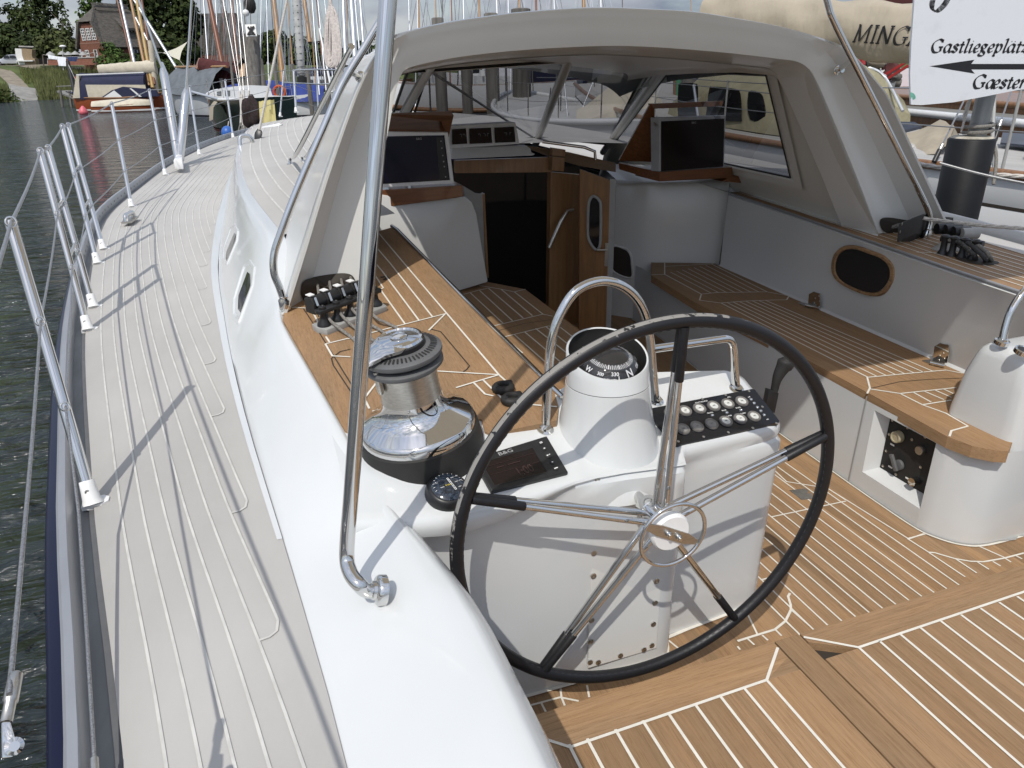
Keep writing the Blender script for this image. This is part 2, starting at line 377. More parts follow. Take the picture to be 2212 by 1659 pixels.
# side decks in grey non-skid, then the foredeck
b=MB()
for mir in (0,1):
    def sec(y):
        e=edge(y); i=max(bot(y),e) if y<12.9 else CX
        if y>12: i=max(e,min(CX,bot(y)))
        return [(e+(i-e)*t,y,dz(y)+.006) for t in (0,.25,.5,.75,1)]
    b.loft(side(sec,mir))
b.build('side_deck',M['deck'],yacht,60)
b=MB(); b.loft([[V((bot(y)-.012-.035*min(1,max(0,(y-1.5)/4)),y,dz(y)+.0075)),V((bot(y)+.0,y,dz(y)+.0075))] for y in YS if y>1.4 and y<11])
b.build('deck_margin',M['gel'],yacht,0)
b=MB()
# plank lines follow the sheer; each dies at the coaming with a small nibbed end
offs=[.059+.0475*j for j in range(24)]
for j,o_ in enumerate(offs):
    run=[]
    for y in [-2.5+.12*i for i in range(130)]+[99]:
        x=edge(y)+o_ if y<50 else 9; lim=bot(y)-.05 if y<50 else 0
        if x<lim and y<13.2: run.append(V((x,y,dz(y)+.006)))
        else:
            if len(run)>3:
                p=run[0]
                if j and p.y>-2: run=[V((edge(p.y-.045)+o_-.046,p.y-.045,p.z)),V((p.x-.018,p.y-.042,p.z)),V((p.x-.004,p.y-.03,p.z))]+run
                b.strip(run,.0055,h=.0016)
            run=[]
b.build('deck_seam',M['deckline'],yacht,0)
# port coaming: moulded slope from the side deck up to the cockpit edge
RID=[(-3,.27,.09),(.7,.27,.085),(1.05,.262,.08),(1.30,.225,.066),(1.40,.20,.068),(1.55,.158,.105),(1.75,.132,.133),(2.2,.075,.171),(2.57,.03,.202),(2.80,.035,.222),(3.0,.04,.27)]
def rid(y): return interp([(r[0],r[1]) for r in RID],y),interp([(r[0],r[2]) for r in RID],y)
def coam(y,mir=False):
    B=bot(y); I,zi=rid(y); w=I-B
    pr_=[(0,0),(.03,.06),(.10,.16),(.30,.40),(.52,.64),(.72,.84),(.86,.955),(.95,.995),(.99,.985),(1.02,.93)]
    return [V((B+w*f,y,zi*g+.004)) for f,g in pr_]
def trunk_top(y):
    return interp([(2.7,.036),(2.9,.040),(3.2,.05),(4.64,-.065),(6.5,-.10),(8.5,-.03),(10.3,.12),(11.3,.35),(12,.8),(12.3,1.3)],y), interp([(2.7,.212),(2.85,.240),(3.05,.305),(3.2,.338),(3.4,.352),(6.5,.36),(10,.36),(11.3,.32),(12.3,.22)],y)
ys=[-3,-2,-1,-.5,0,.3,.6,.8,1.0,1.1,1.2,1.25,1.3,1.35,1.4,1.45,1.5,1.6,1.7,1.8,2,2.2,2.4,2.55,2.65,2.75,2.85,2.95,3.05,3.15,3.3,3.5,3.75,4,4.5,5,5.5,6,6.5,7,7.5,8,8.5,9,9.5,10,10.5,11,11.5,12]
b=MB(); rings=[]; tops=[]
pr_=[(0,0),(.02,.04),(.10,.135),(.34,.41),(.62,.72),(.80,.90),(.90,.975),(.96,.998)]
for y in ys:
    B=bot(y)
    if y<2.7:
        I,zi=rid(y); w=I-B; r=[V((B+w*f,y,zi*g+.004)) for f,g in pr_]+[V((B+w*.99,y,zi*.985+.004)),V((B+w*1.02,y,zi*.93+.004))]
        if y<1.42: r+= [V((I+.03,y,zi-.03)),V((I+.055,y,zi-.1)),V((I+.11,y,-.3)),V((I+.14,y,-.68))]
        else: r+=[V((I+.012,y,zi-.012)),V((I+.02,y,zi-.03)),V((I+.03,y,zi-.05)),V((I+.05,y,zi-.06))]
    else:
        x,z=trunk_top(y); d=dz(y)*.35; zt=z+d-dz(y)
        r=[V((B+(x+.012-B)*f,y,dz(y)+.004+zt*g)) for f,g in pr_]+[V((x+.018,y,z+d+.002)),V((x+.04,y,z+d+.004)),V((x+.055,y,z+d+.004)),V((x+.058,y,z+d)),V((x+.06,y,z+d-.02)),V((x+.06,y,z+d-.03))]
        tops.append((x+.05,y,z+d+.004))
    rings.append(r)
b.loft(rings)
coaming=b.build('port_coaming',M['gel'],yacht,50)
trunk=coaming
b=MB()
for u,v in ((713,1049),(533,845)): b.lathe([(.009,.0),(.009,.001),(.0,.001)],Zp(u,v,.05)-V((0,0,.002)),(-.6,-.2,.7),16)
b=MB()
for mi in (0,1):
    X_=lambda x: 2*CX-x if mi else x
    b.loft([[V((X_(x+.5*t),y,z+.10*(1-(1-t*.5/(CX-x))**2)+.002)) for t in (0,.2,.5,1)] for x,y,z in tops if 3.15<y<5.6])
    b.loft([[V((X_(x+(CX-x)*t),y,z+.10*(1-(1-t)**2)+.002)) for t in (0,.1,.25,.5,.75,1)] for x,y,z in tops if y>=5.5])
    b.loft([[V((X_(x+(CX-x)*t),y,z+.10*(1-(1-t)**2)+.002)) for t in (0,.25,.5,1)] for x,y,z in (tops[-1],(1.0,12.3,.24))])
b.build('trunk_top',M['deck'],trunk,60)
b=MB()
for j in range(7):
    run=[]
    for x,y,z in tops:
        if y<3.35: continue
        o_=.075+.085*j; t=o_/max(.2,(CX-x))
        if t<.85 and (y>5.6 or o_<.5): run.append(V((x+o_,y,z+.10*(1-(1-t)**2)+.002)))
    b.strip(run,.011,h=.003)
b.build('trunk_seam',M['deckline'],trunk,0)
# two slanted trunk side windows, let into the moulding
from mathutils.bvhtree import BVHTree
def skin(obs):
    vs=[];fs=[]
    for ob in obs:
        k=len(vs); vs+=[v.co+WL[ob] for v in ob.data.vertices]; fs+=[[k+i for i in p.vertices] for p in ob.data.polygons]
    return BVHTree.FromPolygons(vs,fs)
TB=skin([coaming])
def on_skin(T_,u,v):
    h=T_.ray_cast(CAM,ray(u,v).normalized()); n=h[1]
    return h[0],(n if n.dot(CAM-h[0])>0 else -n)
for out_,dark in (([(529,571),(541,562),(551,578),(547,617),(516,701),(503,688),(504,650)],[(536,588),(541,592),(542,617),(522,677),(516,668),(517,640)]),([(500,490),(508,482),(515,500),(513,520),(491,573),(481,565),(483,538)],[(508,503),(511,507),(510,520),(493,566),(489,560),(491,543)])):
    q=[on_skin(TB,u,v) for u,v in out_]; nrm=q[0][1]; c=arc([q[0][0].lerp(q[1][0],.5)]+[p[0] for p in q[1:]]+[q[0][0],q[0][0].lerp(q[1][0],.5)],.012,3)[:-1]; cen=sum(c,V())/len(c)
    r=lambda k,h: [cen+(p-cen)*k+nrm*h for p in c]
    b=MB(); b.loft([R_+[R_[0]] for R_ in (r(1.03,-.001),r(1.0,.006),r(.88,.006),r(.84,.002),r(.80,-.001))]); b.poly(r(.78,.0012)); fr=b.build('window_frame',M['gel'],trunk,40)
    b=MB(); b.poly([on_skin(TB,u,v)[0]+nrm*.0045 for u,v in dark]); b.build('window_pane',M['glassd'],fr,0)
# ---------------------------------------------------------------- cockpit wells
def PC(u,v,h=0): return Pp(u,v,(0,2.75,.22+h),(0,-.085,1))
NC=V((0,-.085,1)).normalized()
SOLE=-.65; SEAT=-.23; PLAT=-.45
b=MB()
# sole as separate boards
xs=[.30+.0455*i for i in range(72)]
for i in range(len(xs)-1): b.quad((xs[i],.9,SOLE),(xs[i+1],.9,SOLE),(xs[i+1],4.6,SOLE),(xs[i],4.6,SOLE))
sole=b.build('cockpit_sole',M['teak'],yacht,0)
b=MB()
def s_(pts,w=.006,z=SOLE): b.strip([Zp(u,v,z) for u,v in pts],w)
def zz(ox,oy,k): return lambda l: [(ox+k*x,oy+k*y) for x,y in l]
q6=zz(1593,1128,.28); q7=zz(1327,531,.4); q8=zz(708,995,.4)
x0=Zp(1909,1310,SOLE).x; x1=Zp(1752,1359,SOLE).x
lines=[Zp(*p,SOLE).x for p in q6([(565,810),(670,770),(775,740),(895,700),(995,670),(1095,635),(1195,605),(1295,575),(1385,540),(1480,515),(1575,480),(1665,455)])]
stp=(lines[-1]-lines[0])/11
for i in range(-1,12):
    x=lines[0]+stp*i
    ya=1.2; yb=3.9
    xr=Zp(1787,1055,SOLE).x
    if x>xr-.02: yb=Zp(*q6([(1310,130)])[0],SOLE).y+ (1 if False else 0)
    b.strip([(x,ya,SOLE),(x,yb,SOLE)],.0058)
s_(q7([(850,1465),(1250,1380),(1150,1310),(1590,1590)])[0:2]); s_(q7([(1250,1375),(1150,1310)]))
s_(q7([(850,1200),(930,1275),(1150,1310),(1590,1585),(1680,1553)]))
s_(q6([(1310,130),(1460,90)])); s_(q6([(1475,235),(1520,238),(1680,285),(1800,305),(1900,308),(2060,280),(2212,240)]),.007)
for p in ([(1475,235),(1310,130)],[(1475,237),(1755,425)],[(1680,285),(1845,395)],[(1850,308),(1940,365)],[(1970,305),(2030,340)],[(2060,278),(2110,310)],[(2150,262),(2195,285)],[(1845,180),(2060,275)]): s_(q6(p))
s_(q6([(405,550),(390,575),(410,640),(412,680),(370,765),(290,830),(160,870),(0,920)]),.008)
for p in ([(415,680),(565,810)],[(370,765),(465,855)],[(290,830),(340,880)],[(190,875),(235,915)],[(80,905),(130,950)],[(0,960),(20,985)],[(80,715),(155,870)],[(190,445),(240,432)]): s_(q6(p))
for p in ([(995,1350),(1255,1280),(1355,1300)],[(1255,1215),(1262,1280)],[(1400,1215),(1412,1280)],[(1055,1335),(1075,1390)],[(1150,1305),(1178,1360)],[(1262,1280),(1280,1325)],[(1830,965),(1910,1030)]): s_(q8(p))
b.build('sole_seam',M['caulkw'],sole,0)
b=MB(); b.cur=0
b.prism([Zp(*p,SOLE+.002) for p in q7([(945,1320),(1030,1310),(1050,1325),(1040,1338),(1065,1335),(1070,1365),(1010,1372),(985,1350)])],(0,0,-.003)); b.build('hatch_hinge',M['steelb'],sole,0)
# helm platform, one step up
b=MB(); yE=1.213
T_=[V((-.0+.25,-2.5,PLAT)),V((3.3,-2.5,PLAT)),V((3.3,yE,PLAT)),V((.25,yE,PLAT))]
g1=[Zp(u,v,PLAT).x for u,v in ((1670,1384),(1723,1366))]
g0=[Zp(u,v,PLAT).x for u,v in ((1867,1592),(1951,1592))]
yA=yE-.004; bor=Zp(1232,1615,PLAT).y
def plank(x0_,x1_,y0_,y1_,h=.035): b.prism([V((x0_,y0_,PLAT)),V((x1_,y0_,PLAT)),V((x1_,y1_,PLAT)),V((x0_,y1_,PLAT))],(0,0,-h))
lx=[Zp(*p,PLAT).x for p in q8([(1410,1520),(1560,1465),(1710,1420),(1845,1375),(1985,1320),(2120,1275)])]+[Zp(1608,1488,PLAT).x,Zp(1656,1470,PLAT).x]
rx=[Zp(*p,PLAT).x for p in q6([(935,970),(1100,925),(1255,865),(1410,815),(1565,762),(1715,710),(1865,660),(2005,612),(2140,565)])]; st=(rx[-1]-rx[0])/(len(rx)-1); rx+= [rx[-1]+st*(i+1) for i in range(22)]
yl=Zp(1656,1470,PLAT).y; yr=Zp(1855,1400,PLAT).y
xa=Zp(1232,1615,PLAT).x
allx=[.25,xa]+lx
for i in range(len(allx)-1): plank(allx[i],allx[i+1],-2.5,yl)
plank(lx[-1],g1[0]-.002,-2.5,yl); plank(g1[0]+.003,g1[1]-.003,-2.5,yE)
plank(g1[1]+.003,rx[0],-2.5,yr)
for i in range(len(rx)-1): plank(rx[i],rx[i+1],-2.5,yr)
b.build('tmp',M['teak'],yacht,0).name='helm_platform'
plat=[o for o in COL.objects if o.name.startswith('helm_platform')][0]
b=MB()
b.prism([V((.25,yl,PLAT)),V((lx[-1]+.0,yl,PLAT)),V((g1[0]-.003,yE-.06,PLAT)),V((g1[0]-.003,yE,PLAT)),V((.25,yE,PLAT))],(0,0,-.035),.75)
b.prism([V((g1[1]+.003,yE,PLAT)),V((g1[1]+.003,yE-.035,PLAT)),V((rx[0],yr,PLAT)),V((3.3,yr,PLAT)),V((3.3,yE,PLAT))],(0,0,-.035),.6)
b.prism([V((g1[0]-.003,yl,PLAT)),V((lx[-1],yl,PLAT)),V((g1[0]-.003,yE-.06,PLAT))],(0,0,-.035),.4)
b.build('border_board',M['teakx'],plat,0)
b=MB(); s2=lambda l,w=.0075: b.strip([Zp(u,v,PLAT) for u,v in l],w)
for x in lx: b.strip([(x,-2.4,PLAT),(x,yl,PLAT)],.0075)
for x in rx: b.strip([(x,-2.4,PLAT),(x,yr,PLAT)],.0075)
b.strip([(xa,-2.4,PLAT),(xa,yl,PLAT)],.0075)
s2(q8([(1060,1470),(1310,1550)])); s2([(1232,1615),(1656,1470),(1680,1400)]); s2(q6([(510,890),(935,970),(2212,540),(2600,410)]))
b.build('platform_seam',M['caulkw'],plat,0)
b=MB()
b.box((1.75,-.6,PLAT-.05),(3.1,3.58,.05)); b.build('platform_base',M['dark'],plat,0)
b=MB(); b.quad((.25,yE-.02,PLAT-.03),(3.3,yE-.02,PLAT-.03),(3.3,yE-.02,SOLE),(.25,yE-.02,SOLE)); b.build('step_riser',M['gel'],plat,0)
# port coaming top in teak
b=MB()
def pcs(l,h=0): return [PC(u,v,h) for u,v in l]
outl=[(745,930),(690,830),(611,690),(615,652),(800,560),(815,500),(850,490),(1022,665),(1195,838),(1207,880),(1203,908),(1060,937),(1047,932),(1040,905),(930,905),(800,955)]
b.prism(pcs(outl),-NC*.03,.5); ptop=b.build('coaming_top',M['teak'],yacht,0)
q8b=zz(796,531,.2); q7b=zz(584,566,.16); q6b=zz(575,531,.36); qw=zz(752,690,.2133)
b=MB(); c_=lambda l,w=.0062: b.strip(pcs(l),w,NC,.002)
for l in ([(816,502),(864,559),(1078,811),(1096,827)],[(800,520),(844,571),(934,685)],[(790,545),(826,587),(905,693)],[(800,580),(828,623),(820,627),(798,640)],[(822,627),(875,701)],[(752,733),(814,717),(962,679),(926,715)],[(945,803),(1078,811)],[(985,839),(1078,811)],[(1024,829),(1048,853),(1066,857)],[(1044,823),(1090,868)],[(619,664),(672,667),(688,699)],[(704,728),(712,740)],[(703,744),(752,732)],[(703,744),(718,770),(757,772)],[(798,809),(814,827),(787,862),(798,884)],[(1203,880),(1105,872)],[(1128,896),(1062,935)]): c_(l)
b.build('coaming_seam',M['caulkw'],ptop,0)
b=MB()
for l in ([(932,712),(952,717),(1014,791),(1008,799),(996,807)],[(757,755),(735,760),(716,775),(720,790),(760,850)],[(654,665),(690,720),(768,846)]): b.strip(pcs(l),.004,NC,.0016)
b.strip(pcs([(822,600),(834,598),(838,602),(828,605)]),.014,NC,.0018)
b.build('hatch_groove',M['dark'],ptop,0)
b=MB(); b.tube([PC(u,v,.004) for u,v in ((846,488),(858,496),(1022,664),(1192,836),(1215,858))],.0085,8)
b.build('edge_trim',M['steel'],ptop,60)
b=MB(); p1,p2=PC(850,490),PC(1210,852)
b.quad(p1,p2,V((p2.x+.02,p2.y,SEAT-.05)),V((p1.x+.02,p1.y,SEAT-.05))); b.quad(p2,V((p2.x+.02,p2.y,SEAT-.05)),V((p2.x+.02,p2.y,SOLE)),V((p2.x-.3,p2.y,SOLE)))
b.build('coaming_inside',M['gel2'],yacht,0)
# ---------------------------------------------------------------- seats
def zs(l,z=SEAT): return [Zp(u,v,z) for u,v in l]
q7c=zz(973,425,.2)
def bench(name,outl_,mats):
    b=MB(); b.prism(zs(outl_),(0,0,-.042),.5); return b.build(name,mats,yacht,30,bevel=.006)
aft_in=Zp(1257,717,SEAT)
b=MB(); L1=zs([(860,625),(989,629),(1053,609),(1135,625),(1257,717)])+[V((1.50,2.4,SEAT)),V((1.50,1.80,SEAT)),V((.62,1.80,SEAT))]
b.prism(L1,(0,0,-.042),.45); ls=b.build('port_seat',M['teak'],yacht,0)
b=MB(); sl=lambda l,w=.0075: b.strip(zs(q7c(l)),w)
for l in ([(120,1062),(310,1010),(405,990)],[(310,960),(545,1000),(690,1030),(810,1000)],[(120,1065),(460,1397)],[(215,1040),(565,1367)],[(315,1015),(670,1342)],[(410,990),(785,1312)],[(545,1000),(885,1287)],[(690,1030),(1000,1272)],[(460,1400),(1000,1272),(1110,1295)],[(570,1520),(1060,1400),(1140,1415)],[(580,1520),(780,1690)],[(690,1490),(1040,1800)],[(800,1460),(1240,1830)],[(920,1425),(1320,1740)],[(1030,1405),(1440,1730)],[(1170,1400),(1480,1640)]): sl(l)
b.build('seat_seam',M['caulkw'],ls,0)
b=MB(); b.strip(zs(q7c([(490,1455),(800,1370),(1090,1330)])),.004); b.build('seat_groove',M['dark'],ls,0)
b=MB(); b.quad((1.47,4.0,SEAT-.02),(1.47,1.8,SEAT-.02),(1.47,1.8,SOLE),(1.47,4.0,SOLE)); b.build('seat_front',M['gel2'],yacht,0)
q3=zz(1416,0,.36)
stb=[(1407,567),(1541,569),(2083,807)]
SB=zs([(1407,595),(1407,567),(1541,569),(2083,807)])+[V((3.0,1.9,SEAT)),V((2.75,1.62,SEAT))]+zs([(2185,957),(2179,975)])
fr_=zs([(2150,973),(2100,963),(2047,943),(1960,895),(1873,847),(1640,722),(1511,659)])
b=MB(); b.prism(SB+fr_,(0,0,-.045),.5); rs=b.build('starboard_seat',M['teak'],yacht,0)
b=MB(); sr=lambda l,w=.0075: b.strip(zs(q7(l)),w)
A=[(470,262),(545,255),(640,250),(740,250),(825,250)]
for l in ([(200,157),(272,155),(272,92)],[(272,155),(470,262),(460,295)],[(460,295),(575,310),(700,300),(850,294),(930,293),(942,275)],[(470,262),(560,253),(825,250),(935,270)],[(525,100),(545,90)],[(275,112),(525,100),(825,250)],[(575,310),(1370,712)],[(1370,712),(1600,690),(1790,673),(1880,690)],[(1365,712),(1380,770),(1365,800)],[(1380,775),(1545,800),(1845,768)],[(1380,775),(1545,800),(1665,860),(1790,905),(1910,975)],[(1810,1030),(1820,1000),(1910,975)],[(1610,790),(1710,845)],[(1670,785),(1780,832)],[(1730,780),(1820,820)],[(1780,776),(1830,800)],[(1665,860),(1820,835)]): sr(l)
def lerp(a,c,t): return (a[0]+(c[0]-a[0])*t,a[1]+(c[1]-a[1])*t)
for k in range(1,8):
    t=k/8; sr([lerp((272,150),(525,100),t),lerp((480,258),(825,250),t)],.006)
for k in range(1,8):
    t=k/8; sr([lerp((575,310),(850,294),t),lerp((1370,712),(1770,675),t)],.0068)
b.build('bench_seam',M['caulkw'],rs,0)
b=MB(); b.strip(zs(q7([(1380,772),(1540,735),(1700,722),(1880,715)])),.004); b.build('bench_groove',M['dark'],rs,0)
# locker front under the starboard seat, with a recess for the engine panel
LB=[(2.42,4.35),(2.40,3.9),(2.33,3.4),(2.25,2.6),(2.222,2.048),(2.215,1.72),(2.235,1.62),(2.29,1.545),(2.38,1.512),(2.6,1.508),(3.2,1.50)]
LBp=[V((x,y,SOLE)) for x,y in LB]; LBc=LBp[:4]+crv(LBp[4:10],4)
# recess corner points lie on the plane x = 2.215 or so
def LK(u,v,d=0): return Pp(u,v,(2.222+d,2.048,0),(1,-.02,0))
o_=[LK(*p) for p in ((1891,887),(2012,952),(1987,1099),(1863,1019))]
i_=[LK(u,v,.055) for u,v in ((1913,898),(2025,953),(1993,1079),(1891,1011))]
b=MB()
y0=o_[0].y;y1=o_[1].y
za=max(p.z for p in o_)
ya_,yb_=max(p.y for p in o_),min(p.y for p in o_)
zt,zb=o_[0].z,o_[3].z
top=SEAT-.03
# wall strips around the opening
fwdpts=[p for p in LBc if p.y>ya_]; aftpts=[p for p in LBc if p.y<yb_]
def xat(y):
    for i in range(len(LBc)-1):
        a,c=LBc[i],LBc[i+1]
        if (a.y-y)*(c.y-y)<=0 and abs(a.y-c.y)>1e-6: return a.x+(c.x-a.x)*(y-a.y)/(c.y-a.y)
    return 2.22
P0=V((xat(ya_),ya_,0));P1=V((xat(yb_),yb_,0))
def wall(ps,z0,z1): b.loft([[V((p.x,p.y,z)) for p in ps] for z in (z0,z1)])
wall(fwdpts+[P0],SOLE,top); wall([P1]+aftpts,SOLE,top); wall([P0,P1],SOLE,zb); wall([P0,P1],zt,top)
O=[V((P0.x,ya_,zt)),V((P1.x,yb_,zt)),V((P1.x,yb_,zb)),V((P0.x,ya_,zb))]
I_=[V((2.275,ya_-.035,zt-.02)),V((2.275,yb_+.01,zt-.02)),V((2.275,yb_+.01,zb+.03)),V((2.275,ya_-.035,zb+.03))]
b.loft([O+[O[0]],I_+[I_[0]]]); b.poly(I_)
b.build('locker_front',M['gel'],yacht,40)
b=MB(); f=lambda l: [LK(u,v,-.003) for u,v in l]
b.strip(f([(1873,856),(1833,1040)]),.006,(-1,0,0)); b.strip(f([(1597,830),(1560,1000)])[0:2],.003,(-1,0,0)); 
b.strip([p+V((-.004,0,.004)) for p in LBc],.010,(-1,0,.0)); b.build('locker_gap',M['greyl'],yacht,0)
b=MB(); b.strip([p+V((-.006,-.003,.002)) for p in LBc],.012,(0,0,1)); b.build('base_caulk',M['caulkw'],yacht,0)
# starboard pedestal standing on that corner, mirror twin of the port one
b=MB(); pb=[]
def pedring(z,ins,ya,yf):
    return [V((2.36+ins,yf-.04,z)),V((2.36+ins,ya+.06,z)),V((2.365+ins,ya+.03,z)),V((2.38+ins,ya+.010,z)),V((2.42+ins,ya,z)),V((2.7,ya,z)),V((3.3,ya,z)),V((3.3,yf,z)),V((2.7,yf,z)),V((2.41+ins,yf,z)),V((2.375+ins,yf-.008,z)),V((2.365+ins,yf-.02,z))]
b.loft([pedring(-.28,-.004,1.512,1.80),pedring(-.20,-.002,1.513,1.797),pedring(-.05,.0,1.516,1.775),pedring(.035,.004,1.521,1.75),pedring(.058,.010,1.529,1.74),pedring(.072,.022,1.54,1.727),pedring(.078,.04,1.556,1.712)],closed=True,caps=True)
b.build('starboard_pedestal',M['gel'],yacht,50)
# starboard coaming: inner wall, teak top, oval locker window
ZC=lambda y: .2+.02*(y-2)
def ZCp(u,v): return Pp(u,v,(0,2,.2),(0,-.02,1))
ci=[ZCp(u,v) for u,v in ((1575,418),(1700,460),(1880,523),(2080,592),(2180,625))]; ci=ci+[ci[-1]+(ci[-1]-ci[-2])*3]
cbm=[Zp(u,v,SEAT) for u,v in ((1541,569),(1700,637),(1880,716),(2083,807))]; 
d_=(cbm[-1]-cbm[0]).normalized(); 
def cb_at(y): 
    a=cbm[0]; c=cbm[-1]; t=(y-a.y)/(c.y-a.y); return V((a.x+(c.x-a.x)*t,y,SEAT))
b=MB(); rg=[]
for p in ci:
    q=cb_at(p.y); rg.append([q,q+V((.012,0,.012)),q+(p-q)*.5,q+(p-q)*.93,p+V((-.004,0,-.012)),p+V((.01,0,-.002)),p+V((.03,0,0))])
b.loft(rg); b.build('starboard_coaming',M['gel'],yacht,50)
b=MB(); o3=[p+V((.012,0,.006)) for p in ci]; o4=[V((p.x+.50-.10*max(0,2.4-p.y),p.y+.02,p.z+.006)) for p in ci]
b.prism(o3+o4[::-1],(0,0,-.03),.35); st_top=b.build('starboard_coaming_top',M['teak'],yacht,0)
b=MB()
for k in range(1,9): b.strip([p+V((.012+.05*k,0,.006)) for p in ci],.0058,h=.0016)
for l in ([(1898,505),(2100,505)],): pass
b.strip([ZCp(u,v)+V((0,0,.006)) for u,v in q3([(1565,1525),(1760,1530)])],.006,h=.002)
b.build('top_seam',M['caulkw'],st_top,0)
b=MB(); b.tube([p+V((.003,0,.002)) for p in ci],.007,8); b.build('edge_trim',M['alu'],st_top,60)
b=MB(); b.loft([[p+V((-.006,0,.002)) for p in o4],[p+V((.03,0,-.004)) for p in o4],[p+V((.06,0,-.04)) for p in o4],[V((p.x+.14,p.y,.004)) for p in o4]]); b.build('starboard_coaming_outside',M['gel'],yacht,0)
# oval window in the wall
a,c=cb_at(2.6),ci[2]
wn=(cb_at(3.2)-cb_at(2.4)).cross(ci[2]-cb_at(ci[2].y)).normalized(); 
if wn.x>0: wn=-wn
wp=cb_at(ci[2].y)
def WQ(u,v,off=0): return Pp(u,v,wp+wn*off,wn)
def oval(cu,cv,pts): return [(cu+x,cv+y) for x,y in pts]
ovo=[(1797,577),(1803,548),(1822,532),(1850,530),(1880,540),(1912,552),(1932,570),(1937,592),(1930,615),(1910,636),(1885,640),(1855,632),(1820,615),(1803,598)]
oc=sum((WQ(u,v) for u,v in ovo),V())/len(ovo)
ring=crv([WQ(u,v,.004) for u,v in ovo],4,True); rin=[oc+wn*.004+(p-oc-wn*.004)*.84 for p in ring]
fo=[p+wn*.012 for p in [oc+wn*.004+(p-oc-wn*.004)*.96 for p in ring]]; fi=[p+wn*.012 for p in [oc+wn*.004+(p-oc-wn*.004)*.87 for p in ring]]
b=MB(); b.loft([ring,fo,fi,rin],closed=False); b.loft([[ring[-1],ring[0]],[fo[-1],fo[0]],[fi[-1],fi[0]],[rin[-1],rin[0]]])
ow=b.build('locker_window_rim',M['teak'],yacht,30)
b=MB(); b.poly([p+wn*.006 for p in rin]); b.cur=1; b.build('locker_window_pane',mat('smoked_pane',(.020,.020,.021),.35),ow,0)
# ---------------------------------------------------------------- port steering pedestal
ND=V((.085,-.364,1)).normalized(); D0=V((1.38,1.5,0))
def zd(x,y): return .364*(y-1.5)-.085*(x-1.38)
def PD(u,v,h=0): return Pp(u,v,D0+ND*h,ND)
pedt=thing('steering_pedestal','white moulded steering pedestal behind the black wheel, with a screwed access panel','pedestal',(.9,1.6,SOLE))
def lipy(x): return interp([(.12,1.40),(.24,1.385),(.36,1.382),(.52,1.41),(.70,1.441),(.985,1.446),(1.0,1.475),(1.02,1.498),(1.39,1.545)],x)
def facey(x): return interp([(.12,1.44),(.30,1.45),(.445,1.452),(.72,1.447),(.975,1.443),(.998,1.475),(1.012,1.512),(1.15,1.525),(1.39,1.552)],x)
def pz(x,y): return min(zd(x,y),.22+.085*(y-2.75)-.006 if x<.73 else 9)
cols=[]
xs=[.10,.16,.22,.3,.36,.44,.52,.60,.66,.72,.8,.88,.94,.975,.988,1.0,1.012,1.03,1.1,1.2,1.28,1.33,1.365,1.388,1.400]
for i,x in enumerate(xs):
    t=max(0,(x-1.33)/.07); ins=.05*(1-math.sqrt(max(0,1-t*t)))   # rounded starboard end
    ly=lipy(x)+ins; fy=facey(x)+ins*.6; zl=pz(x,ly+.03)-ins*.5; yb=interp([(.1,1.80),(.55,1.78),(.62,1.72),(.7,1.76),(.95,1.80),(1.40,1.78)],x)-ins
    lt=interp([(.1,.05),(.45,.05),(.66,.018),(.985,.010),(1.01,.05),(1.4,.05)],x)
    top=[(ly+.035+(yb-ly-.035)*k/8) for k in range(9)]
    c=[(fy+.0,SOLE-.02),(fy+.002,-.45),(fy-.006,-.2),(fy-.010,zl-lt-.05),(fy-.010,zl-lt-.014),(ly+.004,zl-lt-.004),(ly-.003,zl-lt*.65),(ly+.0,zl-lt*.32),(ly+.012,zl-.003)]
    c+= [(y,pz(x,y)-ins*.5) for y in top]+[(yb+.012,pz(x,yb)-.012-ins*.5),(yb+.015,-.1),(yb+.015,SOLE)]
    cols.append([V((x,a,z)) for a,z in c])
b=MB(); b.loft(cols); b.poly([p for p in cols[-1]]); b.build('pedestal_body',M['gel'],pedt,42)
# access panel
ny=V((0,-1,0))
def PF(u,v,o_=0): return Pp(u,v,(.85,1.4435-o_,-.3),(.0,1,-.02))
pan=[(1285,1036),(1440,1004),(1436,1100),(1421,1399),(1270,1445)]
pan=[(1284,1042),(1446,1010),(1419,1400),(1270,1444)]
b=MB(); b.prism([PF(u,v,.002) for u,v in pan],(0,.012,0)); ap=b.build('access_panel',M['gel2'],pedt,20,bevel=.0015)
for u,v in q8([(1455,110),(1442,372),(1437,500),(1434,622),(1428,742),(1424,862),(1420,977),(1416,1088),(1460,1088),(1580,1052),(1707,1020),(1750,997),(1758,882),(1767,768),(1775,650),(1785,532)]):
    b=MB(); b.lathe([(.0085,0),(.0085,.0022),(.0045,.003),(0,.0015)],PF(u,v,.0035),(0,-1,0),12); b.build('panel_screw',M['steelb'],ap,30)
b=MB(); b.lathe([(.043,0),(.043,.008),(.034,.010),(.031,.004),(.0,.004)],PF(1365,1060,.004),(0,-1,0),28)
b.build('shaft_seal',M['steel'],pedt,40)
b=MB(); b.lathe([(.031,0),(.030,.0055),(0,.0055)],PF(1365,1060,.006),(0,-1,0),24); b.build('seal_rubber',M['blackm'],pedt,40)
b=MB(); b.strip([V((facey(x)*0+x,facey(x)-.004,SOLE+.004)) for x in (.44,.6,.72,.85,.975)]+[V((.995,1.47,SOLE+.004)),V((1.012,1.507,SOLE+.004))]+[V((x,facey(x)-.004,SOLE+.004)) for x in (1.1,1.25,1.385)]+[V((1.405,1.6,SOLE+.004)),V((1.405,1.78,SOLE+.004))],.012,(0,0,1)); b.build('base_bead',M['caulkw'],pedt,0)
